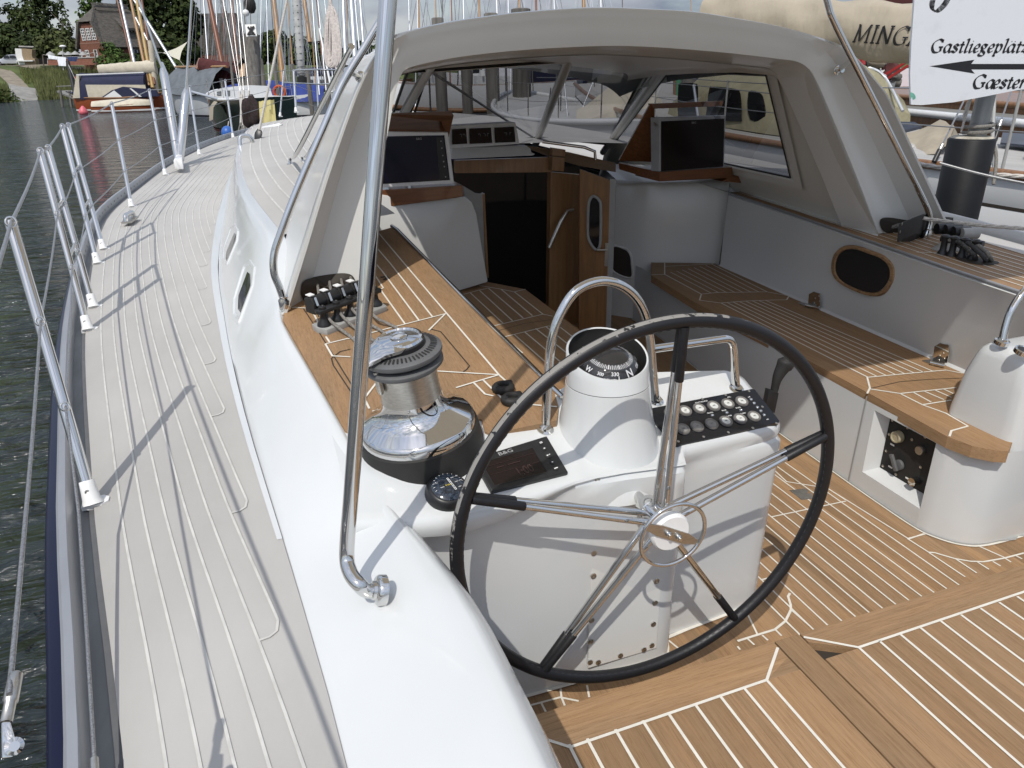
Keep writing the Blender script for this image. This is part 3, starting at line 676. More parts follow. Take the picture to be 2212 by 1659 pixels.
# teak foot rest on its starboard side
b=MB(); c=Zp(1655,1085,-.45); b.lathe([(.0,0),(.055,0),(.06,.004),(.06,.045),(.055,.05),(0,.05)],V((1.40,1.69,-.50)),(0,0,1),28); b.build('side_knob',M['teak'],pedt,40)
# ---------------------------------------------------------------- compass on its white cone
cax=V((.825,1.605,.0))
cmp=thing('compass','white binnacle compass with black card, on the cone between the wheel and the steel hoop','compass',(.825,1.605,.07))
b=MB()
b.lathe([(.185,-.075),(.165,-.02),(.150,.02),(.139,.06),(.128,.10),(.119,.155),(.1155,.19),(.1135,.205),(.112,.2055)],cax+V((0,0,.02)),(0,0,1),48)
b.build('compass_cone',M['gel'],cmp,50)
b=MB(); b.lathe([(.1125,.222),(.1125,.2275)],cax,(0,0,1),48); b.build('cone_joint',M['grey'],cmp,0)
tl=R(20); nn_=V((0,-math.sin(tl),math.cos(tl))); uu=V((1,0,0)); ww=nn_.cross(uu)
cc_=cax+V((0,.006,.302)); rr_=.111
def cring(r,c,nrm=nn_): 
    w_=nrm.cross(uu); return [c+uu*math.cos(2*PI*k/48)*r+w_*math.sin(2*PI*k/48)*r for k in range(48)]
base_=[cax+V((math.cos(2*PI*k/48)*.1125,math.sin(2*PI*k/48)*.1125,.227)) for k in range(48)]
b=MB(); b.loft([base_,[p+(q-p)*.6 for p,q in zip(base_,cring(.1115,cc_))],cring(.1115,cc_),cring(.109,cc_+nn_*.003),cring(.105,cc_+nn_*.001)],closed=True); b.build('compass_housing',M['gel'],cmp,60)
b=MB(); low=cax+V((0,-.004,.238)); b.loft([cring(.105,cc_+nn_*.001),cring(.1035,cc_-nn_*.02),cring(.100,low,V((0,-.18,.98)).normalized())],closed=True); 
b.poly(cring(.1005,low,V((0,-.18,.98)).normalized())); b.build('compass_well',M['blackm'],cmp,50)
cn=V((0,-.22,.975)).normalized(); cxd=V((math.cos(R(-20)),math.sin(R(-20)),0)); card_c=cax+V((-.002,-.004,.258)); cx2=(uu-cn*uu.dot(cn)).normalized(); cy2=cn.cross(cx2)
b=MB(); prof=[(.086,-.02),(.086,.0),(.083,.012),(.075,.027),(.062,.039),(.046,.047),(.02,.052),(.0,.053)]; b.lathe(prof,card_c,cn,40); cardo=b.build('compass_card',M['blackm'],cmp,60)
def ch(r): return interp([(0,.053),(.02,.052),(.046,.047),(.062,.039),(.075,.027),(.083,.012),(.086,0)],r)
def csl(r): return (ch(r-.003)-ch(r+.003))/.006
b=MB()
for k in range(72):
    a=2*PI*k/72; d=cx2*math.cos(a)+cy2*math.sin(a); l=.009 if k%2 else .012
    p,q=.060,.060-l; b.strip([card_c+d*p+cn*(ch(p)+.0012),card_c+d*q+cn*(ch(q)+.0012)],.0016 if k%6 else .0026,(cn+d*csl(.055)).normalized(),.0006)
b.build('card_ticks',M['print'],cardo,0)
hd=R(-52)   # heading of N on the card as seen by the helmsman
for tx,da,r_,h_ in (('N',-70,.073,.021),('030',-36,.072,.0095),('330',-104,.070,.010),('W',-162,.074,.014),('300',-134,.073,.0085),('060',-8,.072,.0085)):
    a=R(da); dirn=cx2*math.cos(a+0)+cy2*math.sin(a)
    yd_=-dirn if 1 else dirn; 
    text('card_mark',tx,card_c+dirn*r_+cn*(ch(r_)+.0018),cn.cross(dirn)*1.0,-dirn+cn*csl(r_),h_,M['print'],cardo,off=.0008,bold=.02)
text('card_maker','C.PLATH',card_c+(-cx2*.38-cy2*.925)*.079+cn*(ch(.079)+.001),cx2*.925-cy2*.38,(cx2*.38+cy2*.925)+cn*csl(.078),.0075,M['print'],cardo,bold=.02)
b=MB(); hp=[(.0915*math.cos(t),-.008+.074*math.sin(t)) for t in [k*PI/2/8 for k in range(9)]]; b.lathe(hp[:-1]+[(0,.066)],card_c,cn,40); b.build('compass_dome',pane('clear_dome',(.93,.93,.95),1),cmp,60)
b=MB(); b.tube([card_c-cy2*.091-cx2*.012+cn*.016,card_c-cy2*.080-cx2*.012+cn*.036],.0011,6); b.build('lubber_line',M['print'],cmp,0)
# ---------------------------------------------------------------- steering wheel
wr=.52; wc=Tp(1417,1115,1.5775*wr/.45); wn_=V((-.005,-1,-.027)).normalized()
wu=V((0,0,1)).cross(wn_).normalized(); wv=wn_.cross(wu)
whl=thing('helm_wheel','big black leather wheel with five twin steel spokes, its leather worn grey along the top','wheel',wc-wv*wr)
def WP(u,v): return Pp(u,v,wc,wn_)
b=MB(); n_=200; sg=18; rp=[wc+(wu*math.cos(2*PI*k/n_)+wv*math.sin(2*PI*k/n_))*wr for k in range(n_)]
vs=[];fs=[];tn=[]
for k in range(n_):
    a=2*PI*k/n_; e=wu*math.cos(a)+wv*math.sin(a)
    for j in range(sg):
        t=2*PI*j/sg; rr2=.0168*(1+.012*mnoise.noise(V((a*9,t,0)))); vs.append(rp[k]+(e*math.cos(t)+wn_*math.sin(t))*rr2)
for k in range(n_):
    for j in range(sg):
        fs.append([k*sg+j,k*sg+(j+1)%sg,((k+1)%n_)*sg+(j+1)%sg,((k+1)%n_)*sg+j])
        a=math.degrees(2*PI*(k+.5)/n_); t=2*PI*(j+.5)/sg
        e=(wu*math.cos(2*PI*k/n_)+wv*math.sin(2*PI*k/n_)); nrm=e*math.cos(t)+wn_*math.sin(t)
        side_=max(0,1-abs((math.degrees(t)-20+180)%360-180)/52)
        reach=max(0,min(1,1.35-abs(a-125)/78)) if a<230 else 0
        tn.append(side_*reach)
b.v=vs; b.f=fs; b.mi=[0]*len(fs); b.tone=tn
wm=mat('worn_leather',(.010,.010,.012),.45,bump=.3,bscale=420,bdist=.0008,noise=.2,nscale=(60,60,60))
t=wm.node_tree; pb_=t.nodes['Principled BSDF']
at=t.nodes.new('ShaderNodeAttribute'); at.attribute_name='tone'; tc_=t.nodes.new('ShaderNodeTexCoord')
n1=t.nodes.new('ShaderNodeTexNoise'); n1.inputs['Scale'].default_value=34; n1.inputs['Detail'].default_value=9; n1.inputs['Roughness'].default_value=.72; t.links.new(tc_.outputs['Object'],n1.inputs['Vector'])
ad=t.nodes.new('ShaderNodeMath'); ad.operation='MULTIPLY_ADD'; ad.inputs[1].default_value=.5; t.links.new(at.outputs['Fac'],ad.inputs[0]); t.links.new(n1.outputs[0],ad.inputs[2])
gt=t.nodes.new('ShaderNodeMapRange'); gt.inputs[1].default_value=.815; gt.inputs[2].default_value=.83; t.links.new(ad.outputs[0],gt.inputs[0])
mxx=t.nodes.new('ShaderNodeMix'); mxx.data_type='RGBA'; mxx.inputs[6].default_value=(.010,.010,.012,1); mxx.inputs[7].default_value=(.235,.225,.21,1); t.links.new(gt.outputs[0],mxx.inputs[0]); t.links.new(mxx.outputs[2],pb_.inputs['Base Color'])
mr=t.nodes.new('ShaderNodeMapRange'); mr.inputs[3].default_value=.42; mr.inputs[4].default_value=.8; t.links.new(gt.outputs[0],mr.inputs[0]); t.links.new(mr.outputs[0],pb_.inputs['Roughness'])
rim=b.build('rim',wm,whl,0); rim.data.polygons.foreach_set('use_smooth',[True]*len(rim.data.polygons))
b=MB()
for k in range(150):
    a=2*PI*k/150; e=wu*math.cos(a)+wv*math.sin(a); e2=wu*math.cos(a+.02)+wv*math.sin(a+.02); ti=R(150)
    b.tube([wc+e*wr+(e*math.cos(ti)+wn_*math.sin(ti))*.0168,wc+e2*wr+(e2*math.cos(ti)+wn_*math.sin(ti))*.0164],.0009,5)
b.build('stitching',mat('dark_thread',(.04,.04,.042),.8),rim,0)
ends=[WP(u,v) for u,v in ((1010,1075),(1476,702),(1784,938),(1172,1447),(1584,1332))]
for p in ends:
    d=(p-wc).normalized(); sd_=wn_.cross(d)
    b=MB()
    for s_n in (-1,1):
        a0=wc+wn_*(.012+s_n*.024)+d*.026; a1=wc+d*(wr-.012)+wn_*.0+sd_*0+wn_*(s_n*.006)
        b.tube([a0,a1],.0088,12)
    spk=b.build('spoke',M['steel'],whl,60)
    b=MB()
    for s_n in (-1,1):
        a0=wc+wn_*(.012+s_n*.024)+d*.026; a1=wc+d*(wr-.012)+wn_*(s_n*.006); q0=a1+(a0-a1)*(.27 if s_n>0 else .235)
        b.tube([q0,q0+(a1-q0)*.02,a1],[.0098,.0112,.0112],12)
    b.build('leather_wrap',M['leather'],spk,50)
b=MB(); ax=wn_
b.lathe([(.014,-.112),(.014,-.055)],wc,ax,20); b.lathe([(.0,-.056),(.028,-.056),(.031,-.052),(.031,-.024),(.029,-.022),(.029,.036),(.027,.04),(.030,.043),(.030,.052),(.0,.052)],wc,ax,28)
b.build('hub',M['steel'],whl,40)
b=MB(); b.lathe([(.049,.052),(.052,.056),(.052,.072),(.047,.078),(0,.079)],wc,ax,36); b.build('hub_cap',M['white'],whl,40)
b=MB(); rc=wc+ax*.083; rg_=.088; b.tube([rc+(wu*math.cos(2*PI*k/56)+wv*math.sin(2*PI*k/56))*rg_ for k in range(56)],.0052,10,closed=True)
kn=b.build('brake_ring',M['steel'],whl,0); kn.data.polygons.foreach_set('use_smooth',[True]*len(kn.data.polygons))
p1_,p2_=Pp(1386,1139,rc,ax),Pp(1520,1180,rc,ax); dd=(p2_-p1_).normalized(); ee=ax.cross(dd)
b=MB(); L_=rg_-.004; b.prism([rc-dd*L_+ee*.008,rc-dd*.045+ee*.015,rc+dd*.045+ee*.015,rc+dd*L_+ee*.006,rc+dd*L_-ee*.006,rc+dd*.045-ee*.015,rc-dd*.045-ee*.015,rc-dd*L_-ee*.008],-ax*.004); b.build('brake_bar',M['steelb'],kn,20)
b=MB()
for s_n in (-1,1): b.lathe([(.0075,0),(.0075,.006),(.0045,.008),(.0045,.014),(0,.014)],rc+dd*.017*s_n,ax,14)
b.build('bar_bolt',M['steel'],kn,30)
# ---------------------------------------------------------------- steel hoop and rail on the pedestal
rp0=V((.653,1.627,.1)); nr=V((-.079,.673,0)).normalized()
def PR(u,v): return Pp(u,v,rp0,nr)
hoop=thing('guard_rail','polished steel hoop and side rail standing around the compass','rail',(.9,1.66,.09))
b=MB(); pts=[PR(u,v) for u,v in ((1178,925),(1181,860),(1186,790),(1192,735),(1210,680),(1245,628),(1300,607),(1352,622),(1388,665),(1404,730),(1409,790),(1416,862))]
b.tube(crv(pts,7),.0128,14); b.build('hoop',M['steel'],hoop,80)
b=MB(); b.tube(arc([PR(1408,754),PR(1583,729),PR(1590,838)],.05,8),.0125,14); b.build('side_rail',M['steel'],hoop,80)
b=MB()
for u,v in ((1177,925),(1416,864),(1591,839)): b.lathe([(.024,0),(.024,.003),(.017,.006),(.0155,.012),(0,.012)],PD(u,v+2),ND,22)
b.build('foot_flange',M['steel'],hoop,40)
# twin hoop on the starboard pedestal
hoop2=thing('guard_rail','polished steel hoop foot rising from the starboard pedestal at the right edge','rail',tuple(Zp(2165,735,.10)))
b=MB(); f0=Zp(2165,737,.10); b.tube(crv([f0,f0+V((.012,.01,.06)),f0+V((.03,.015,.115)),f0+V((.07,.02,.165)),f0+V((.12,.02,.185)),f0+V((.17,.02,.165)),f0+V((.21,.02,.1)),f0+V((.22,.02,.0))],8),.0128,14); b.build('hoop',M['steel'],hoop2,80)
b=MB(); b.lathe([(.024,-.01),(.024,.003),(.017,.006),(.0155,.012),(0,.012)],f0,(0,-.2,1),22); b.build('foot_flange',M['steel'],hoop2,40)
gz=thing('gauge','round chrome gauge set in the top of the starboard pedestal','gauge',tuple(Zp(2208,757,.10)))
b=MB(); b.lathe([(.026,-.01),(.026,.004),(.02,.006),(.018,.003),(0,.003)],Zp(2210,757,.105),(0,-.3,1),22); b.build('bezel',M['steel'],gz,40)
b=MB(); b.lathe([(.018,.0),(.018,.004),(0,.004)],Zp(2210,757,.105),(0,-.3,1),22); b.build('dial',M['black'],gz,40)
# ---------------------------------------------------------------- engine throttle
th=thing('throttle_lever','black engine throttle lever with round grip beside the pedestal','lever',(1.42,1.8,-.1))
yt=1.80
b=MB(); P_=lambda u,v,y=yt: Yp(u,v,y)
b.prism([P_(1662,842),P_(1683,849),P_(1674,893),P_(1653,885)],(.0,.022,0)); b.build('lever_arm',M['black'],th,30,bevel=.002)
b=MB(); pts=[P_(1672,846,yt+.01),P_(1680,815,yt+.01),P_(1694,789,yt+.01),P_(1699,778,yt+.01)]; b.tube(crv(pts,4),[.013,.013,.0135,.015,.017,.019,.021,.023,.0255,.0265,.0265,.025,.021],16); b.icos(P_(1697,787,yt+.01),.028,2,(1,1,1)); b.build('grip',M['blackm'],th,70)
# ---------------------------------------------------------------- instruments on the dash
dsp=thing('instrument_display','black square marine display reading 1:00, lying on the dash left of the compass','display',tuple(PD(1130,1005)))
hh=.012
qt=[PD(1022,990,hh),PD(1181,941,hh),PD(1228,1020,hh),PD(1062,1061,hh)]
xd_=(qt[1]-qt[0]).normalized(); yd_=(qt[0]-qt[3]).normalized()
b=MB(); b.prism(qt,-ND*.018); b.build('case',M['black'],dsp,20,bevel=.003)
def on(q,s,t): return q[3]+(q[2]-q[3])*s+((q[0]+(q[1]-q[0])*s)-(q[3]+(q[2]-q[3])*s))*t
b=MB(); b.poly([on(qt,s,t)+ND*.0006 for s,t in ((.07,.13),(.74,.13),(.74,.80),(.07,.80))]); scr=b.build('screen',M['screen'],dsp,0)
b=MB(); b.strip([on(qt,s,t)+ND*.0008 for s,t in ((.06,.12),(.75,.12),(.75,.81),(.06,.81),(.06,.12))],.0018,ND,.0003); b.build('screen_bezel',M['blackm'],dsp,0)
dim=mat('dim_digits',(.035,.018,.016),.3)
text('screen_digits','1:00',on(qt,.50,.30),xd_,yd_,.026,dim,scr,off=.0012,wscale=.8,bold=.02)
b=MB()
for t in (.42,.66): b.strip([on(qt,.09,t),on(qt,.72,t)],.0012,ND,.0012)
for s in (.2,.34,.42): b.strip([on(qt,s,.56),on(qt,s+.09,.56)],.003,ND,.0012)
b.build('screen_lines',dim,scr,0)
text('maker_mark','B&G',on(qt,.40,.895),xd_,yd_,.011,mat('grey_print',(.3,.3,.3),.5),dsp,off=.0008,wscale=1.5,bold=.01)
for i,t in enumerate((.86,.70,.51,.32,.155)):
    b=MB(); r_=.0095 if i==2 else .0068; b.lathe([(r_,0),(r_,.0016),(r_*.8,.0024),(0,.0024)],on(qt,.875,t),ND,18); bt=b.build('button',M['blackm'],dsp,30)
    c=on(qt,.875,t)+ND*.0026; b=MB()
    if i in (1,3):
        k=.0028*(1 if i==1 else -1); b.poly([c+yd_*k,c-yd_*k*.5-xd_*.003,c-yd_*k*.5+xd_*.003])
    elif i==2: b.strip([c+xd_*.005+yd_*.003,c+xd_*.005,c-xd_*.003],.0012,ND,.0002); b.poly([c-xd_*.006,c-xd_*.002+yd_*.003,c-xd_*.002-yd_*.003])
    elif i==0:
        for k in (-1,0,1): b.strip([c+xd_*.0028*k-yd_*.003,c+xd_*.0028*k+yd_*.003],.0016,ND,.0002)
    else: b.strip([c-xd_*.0055,c+xd_*.0055],.0026,ND,.0002)
    b.build('button_symbol',M['print'],bt,0)
# wind gauge dome
wg=thing('tide_gauge','round black dome gauge with a pale blue lens, left of the display','gauge',tuple(PD(965,1062)))
gc=PD(966,1068)
b=MB(); b.lathe([(.054,0),(.054,.008),(.050,.022),(.046,.027),(.042,.028)],gc,ND,40); b.lathe([(.042,.028),(.0,.0285)],gc,ND,40); b.build('case',M['black'],wg,40)
lens=mat('gauge_lens',(.035,.05,.075),.12,noise=.6,nscale=(180,180,180),ramp=(.45,.62),coat=.8,c2=(.01,.014,.022))
b=MB(); b.lathe([(.0415,.0285),(.036,.0325),(.024,.0365),(0,.0385)],gc,ND,40); b.build('lens',lens,wg,70)
gx=(V((1,0,0))-ND*ND.x).normalized(); gy=ND.cross(gx)
def GQ(x,y,h=.0395): return gc+gx*x+gy*y+ND*(h-.0385+interp([(0,.0385),(.024,.0365),(.036,.0325),(.0415,.0285)],math.hypot(x,y)))
b=MB(); b.strip([GQ(.002,.018),GQ(.014,-.018),GQ(.0105,-.019),GQ(-.0015,.017),GQ(.002,.018)],.0011,ND,.0006)
for k in range(5): b.strip([GQ(.0005+.0022*k,.012-.0065*k),GQ(.0035+.0022*k,.0115-.0065*k)],.0009,ND,.0006)
for k in range(14):
    a=R(200)-R(17)*k; b.strip([GQ(math.cos(a)*.034,math.sin(a)*.034),GQ(math.cos(a)*.038,math.sin(a)*.038)],.0010,ND,.0006)
b.build('scale',M['print'],wg,0)
for x,y in ((.008,.017),(.0145,.003),(.0195,-.0125)): text('scale_text','tidal - rate',GQ(x,y),gx+gy*.25,gy,.0032,M['print'],wg,off=.0008,align='LEFT',shear=.3)
text('scale_name','finder',GQ(-.003,-.003),gx+gy*.2,gy,.0045,M['yellow'],wg,off=.0008,align='CENTER',shear=.3)
text('scale_name','vane',GQ(-.018,-.007),gx+gy*.2,gy,.004,M['print'],wg,off=.0008,align='CENTER')
# switch and gauge board
gb=thing('switch_board','black switch board with two rows of round dials on the starboard end of the pedestal','panel',tuple(PD(1550,905)))
hh=.010
qg=[PD(1393,884,hh),PD(1629,839,hh),PD(1686,911,hh),PD(1461,962,hh)]
# rounded corners
def rq(q,rad): return arc([q[0]+(q[1]-q[0])*.5]+[q[1],q[2],q[3],q[0]]+[q[0]+(q[1]-q[0])*.5],rad,5)[:-1]
b=MB(); b.prism(rq(qg,.010),-ND*.016); b.build('board',mat('gloss_black',(.008,.009,.013),.16,noise=.2,nscale=(9,9,9)),gb,20,bevel=.0012)
z6=zz(1380,796,.16)
dxg=(qg[1]-qg[0]).normalized(); dyg=ND.cross(dxg)
ring_m=mat('dial_bezel',(.16,.15,.14),.35,noise=.15,nscale=(90,90,90)); face_m=mat('dial_face',(.66,.66,.62),.5,noise=.25,nscale=(120,120,120)); face_d=mat('dial_face_grey',(.25,.24,.225),.45,noise=.2,nscale=(120,120,120))  # dial faces come in a pale and a greyer tone
for i,(x,y) in enumerate([(430,607),(622,577),(816,546),(1008,513),(1198,481),(1386,449),(405,858),(595,824),(782,790),(978,755),(1172,719),(1365,685),(1554,651)]):
    c=PD(*z6([(x,y)])[0],hh)
    b=MB(); b.lathe([(.0205,0),(.0205,.004),(.019,.006),(.0135,.0045)],c,ND,26); dl=b.build('dial',ring_m,gb,40)
    b=MB(); b.lathe([(.0135,.0035),(.013,.0045),(0,.0048)],c,ND,22); b.cur=1; pale_dial=i<6 or i>9
    b.strip([c+dxg*-.004,c+dxg*.004],.003,ND,.0052)
    if pale_dial: b.strip([c-dyg*.013-dxg*.004,c-dyg*.019-dxg*.006],.0012,ND,.0062)
    b.build('dial_face',[face_m if pale_dial else face_d,M['grey'] if pale_dial else M['grey']],dl,40)
for x,y in ((990,635),(1185,600),(1375,565),(1512,422),(1553,473),(1597,528),(1643,578),(1688,633)):
    b=MB(); b.lathe([(.0058,0),(.0055,.002),(.004,.005),(0,.006)],PD(*z6([(x,y)])[0],hh),ND,14); b.build('warning_light',M['steel'],gb,60)
for x,y in ((855,412),(1170,357),(1485,306),(1667,518),(1858,741),(1538,804),(1207,863),(873,923),(530,986)):
    b=MB(); b.lathe([(.0042,0),(.0042,.001),(.002,.0014),(.0018,.0004),(0,.0004)],PD(*z6([(x,y)])[0],hh),ND,12); b.build('board_screw',M['steelb'],gb,40)
for tx,x,y,h_ in (('BOWTHRUSTER',845,452,.0046),('KEEL',1218,387,.0046),('DOWN',962,600,.0046),('BILGE',1150,566,.0046),('WORK',1340,531,.0046),('ALARM',1215,642,.0046),('ALARM',1405,608,.0046)):
    text('board_text',tx,PD(*z6([(x,y)])[0],hh),dxg,dyg,h_,M['print'],gb,off=.0006,bold=.01)
b=MB()
for x,y in ((1485,388),(1735,690)): 
    c=PD(*z6([(x,y)])[0],hh); b.strip([c-dxg*.004,c+dxg*.004,c+dxg*.003+dyg*.003],.0016,ND,.0006)
b.build('board_symbol',M['print'],gb,0)
# engine panel in the recess
ep=thing('engine_panel','black engine panel with key switch and plugs, recessed under the starboard seat','panel',(2.26,(ya_+yb_)/2,zb))
b=MB(); b.prism([p+V((-.004,0,0)) for p in I_],(.006,0,0)); b.build('panel_plate',M['blackm'],ep,20)
eI=[p+V((-.005,0,0)) for p in I_]
def EQ(s,t): return eI[3]+(eI[2]-eI[3])*s+(eI[0]-eI[3])*t
zep=lambda l: l
axn=V((-1,0,0)); eh=(eI[0]-eI[3]).length
b=MB(); b.lathe([(.024,0),(.024,.020),(.022,.024),(.017,.0245),(.016,.021),(0,.021)],EQ(.24,.74),axn,28); b.build('rev_counter',mat('cream_plastic',(.42,.37,.25),.4,noise=.15,nscale=(90,90,90)),ep,40)
b=MB(); b.lathe([(.018,0),(.018,.016),(.016,.019),(0,.019)],EQ(.68,.72),axn,26)
for a in (0,2.1,4.2): b.lathe([(.002,.0192),(0,.0193)],EQ(.68,.72)+V((0,math.cos(a)*.009,math.sin(a)*.009)),axn,8)
b.build('socket_cover',M['steelb'],ep,40)
b=MB(); b.lathe([(.017,0),(.017,.03),(.0,.03)],EQ(.72,.16),axn,26); b.build('push_button',M['steel'],ep,40)
b=MB(); c=EQ(.3,.27)+V((-.012,0,0)); b.lathe([(.022,0),(.020,.012),(0,.012)],EQ(.36,.26),axn,22); b.prism([c+V((0,y,z)) for y,z in ((.026,.028),(.012,.034),(-.026,-.022),(-.012,-.03))],(-.012,0,0)); b.build('key_grip',M['grey'],ep,30,bevel=.002)
for s,t in ((.05,.95),(.35,.96),(.68,.96),(.95,.95),(.05,.68),(.06,.36),(.06,.06),(.33,.05),(.66,.05),(.94,.06),(.95,.66),(.95,.36),(.47,.80),(.72,.42),(.9,.14)):
    b=MB(); b.lathe([(.0058,0),(.0058,.0015),(.0025,.002),(.002,.001),(0,.001)],EQ(s,t),axn,12); b.build('panel_screw',M['steelb'],ep,40)
b=MB()
for s,t in ((.15,.53),(.2,.12),(.55,.10)): b.prism([EQ(s,t)+V((-.001,y,z)) for y,z in ((.010,-.003),(.010,.004),(-.010,.004),(-.010,-.003))],(-.0006,0,0))
b.build('panel_label',M['print'],ep,0)
# ---------------------------------------------------------------- primary winch
wb=PC(912,960,-.012); wa=V((-.13,-.06,1)).normalized()
wt=thing('sheet_winch','large polished steel self-tailing winch with grey top on a black base, port coaming','winch',tuple(wb))
def wl(name,prof,m_,ang=40,par=wt,seg=56):
    b=MB(); b.lathe(prof,wb,wa,seg); return b.build(name,m_,par,ang)
wl('base_ring',[(.160,-.03),(.160,.0),(.157,.022),(.153,.050),(.148,.052)],M['blackm'])
wl('skirt',[(.1475,.050),(.1475,.056),(.1465,.072),(.142,.078),(.138,.081),(.112,.096),(.092,.110),(.082,.124),(.0775,.138),(.0762,.15)],M['steel'],50)
wl('drum',[(.0765,.140),(.0748,.16),(.0738,.185),(.0745,.215),(.077,.232)],M['steelb'],50)
wl('lower_flange',[(.076,.228),(.089,.232),(.096,.238),(.096,.246),(.09,.250),(.082,.252)],M['grey'],50)
wl('tailer_gap',[(.080,.250),(.078,.262),(.080,.266)],M['blackm'],50)
td=wl('tailer_disc',[(.082,.262),(.094,.262),(.098,.267),(.098,.275),(.088,.281),(.066,.286),(.055,.287)],M['grey'],50)
b=MB(); wu_=wa.orthogonal().normalized(); wv_=wa.cross(wu_)
for k in range(52):
    a=2*PI*k/52; d=wu_*math.cos(a)+wv_*math.sin(a); sdd=wa.cross(d)
    b.strip([wb+d*.072+wa*.2858,wb+d*.088+wa*.2822],.0042,wa,.0008)
b.build('disc_rib',M['blackm'],td,0)
wl('crank_seat',[(.058,.284),(.060,.290),(.060,.298),(.055,.300)],M['black'])
ck=wl('crank_cap',[(.058,.298),(.059,.303),(.056,.309),(.050,.311),(.047,.307),(.022,.309),(.021,.314),(.016,.3165),(.0145,.313),(0,.313)],M['steel'],35)
b=MB(); hs=wb+wa*.303
dpx=Pp(640,848,hs,wa); dr=(dpx-hs); dr=dr-wa*dr.dot(wa); dr.normalize(); pr2=wa.cross(dr)
sh_=[]
for t,wd,h_ in ((.0,.056,.0),(.04,.054,.0),(.07,.036,-.002),(.10,.022,-.010),(.125,.020,-.022)):
    c=hs+dr*t+wa*h_; sh_.append([c+pr2*wd+wa*.001,c+pr2*wd*.7+wa*.007,c-pr2*wd*.7+wa*.007,c-pr2*wd+wa*.001,c-pr2*wd*.9-wa*.008,c+pr2*wd*.9-wa*.008])
b.loft(sh_,closed=True,caps=True); b.build('feeder_arm',M['steel'],wt,40)
b=MB(); c=wb+dr*.083+wa*.205; b.tube([c+wa*.05,c,c-wa*.01],[.008,.009,.006],12); b.build('feeder_foot',M['steelb'],wt,40)
# ---------------------------------------------------------------- two black turning sheaves on the teak
for i,(u,v,lb) in enumerate(((1087,843,'black rubber deck ring nearer the cabin, the farther one of the pair on the teak'),(1107,868,'black rubber deck ring partly behind the wheel rim, nearer the steering wheel'))):
    c=PC(u,v,.004); 
    t_=thing('deck_ring',lb,'deck ring',tuple(c),'rubber deck rings beside the wheel')
    b=MB(); b.lathe([(.0,.0),(.028,0),(.031,.006),(.030,.014),(.025,.020),(.017,.021),(.014,.017),(.013,.009),(0,.009)],c,NC,28,1.12,.95); b.build('ring',M['blackm'],t_,45)
    b=MB(); b.prism([c+V((x,y,0))+NC*.019 for x,y in ((.012,.016),(.034,.012),(.034,.028),(.012,.030))],-NC*.014); b.build('tab',M['blackm'],t_,30,bevel=.002)
    b=MB(); b.strip([c+V((-.027,-.012,0))+NC*.0185,c+V((-.016,-.004,0))+NC*.021],.004,NC,.001); b.build('ridge',M['black'],t_,0)
# ---------------------------------------------------------------- rope clutch bank, port
def clutch(par,o,xd,yd,up_,n,wid,m_side):
    """fairlead in front, rollers behind"""
    def P(x,y,z): return o+xd*x+yd*y+up_*z
    b=MB(); b.prism([P(-.02,-.05,.02),P(wid+.02,-.05,.02),P(wid+.035,.0,.02),P(wid+.02,.03,.02),P(-.02,.03,.02),P(-.03,-.01,.02)],-up_*.024); b.build('mounting_pad',M['greyl'],par,30,bevel=.003)
    for k in range(n+1):
        x=wid*k/n; b=MB(); b.lathe([(.024,.02),(.022,.03),(.012,.042),(.010,.06),(.013,.068)],P(x,-.012,0),up_,16); b.build('post',M['black'],par,50)
    b=MB(); b.prism([P(-.02,-.028,.080),P(wid+.02,-.028,.080),P(wid+.026,-.012,.080),P(wid+.02,.006,.080),P(-.02,.006,.080),P(-.026,-.012,.080)],-up_*.014); fl=b.build('fairlead_bar',M['black'],par,30,bevel=.003)
    b=MB()
    for k in range(n+1): b.lathe([(.0125,.078),(.012,.088),(.007,.091),(.005,.088),(0,.088)],P(wid*k/n,-.012,0),up_,16)
    b.build('bar_bolt',M['black'],fl,40)
    for k in range(n):
        x=wid*(k+.5)/n
        b=MB(); b.tube([P(x-wid/n*.34,.045,.083),P(x+wid/n*.34,.045,.083)],.024,18); rl=b.build('roller',M['black'],par,50)
        b=MB(); b.prism([P(x-wid/n*.5-.008,y,z) for y,z in ((.022,.05),(.07,.05),(.072,.10),(.035,.110),(.020,.09))],xd*.010); b.build('cheek',M['blackm'],rl,20,bevel=.002)
        b=MB(); b.prism([P(x-wid/n*.5-.009,.036,.1165),P(x-wid/n*.5+.012,.036,.1165),P(x-wid/n*.5+.012,.060,.1165),P(x-wid/n*.5-.009,.060,.1165)],-up_*.003); b.build('clamp_label',M['white'],rl,0)
        b=MB(); b.strip([P(x-wid/n*.5+.001,.036-.02,.045),P(x-wid/n*.5+.001,.014,.085),P(x-wid/n*.5+.001,.026,.112)],.009,-yd,.004); b.build('clamp_strap',M['steel'],rl,0)
o_c=PC(697,712); x_c=(PC(808,668)-o_c); wid_=x_c.length; x_c.normalize(); y_c=NC.cross(x_c)
cl=thing('rope_clutch','bank of black rope clutches under the hole in the port side of the hardtop','rope clutch',tuple(o_c))
clutch(cl,o_c,x_c,y_c,NC,4,wid_,None)
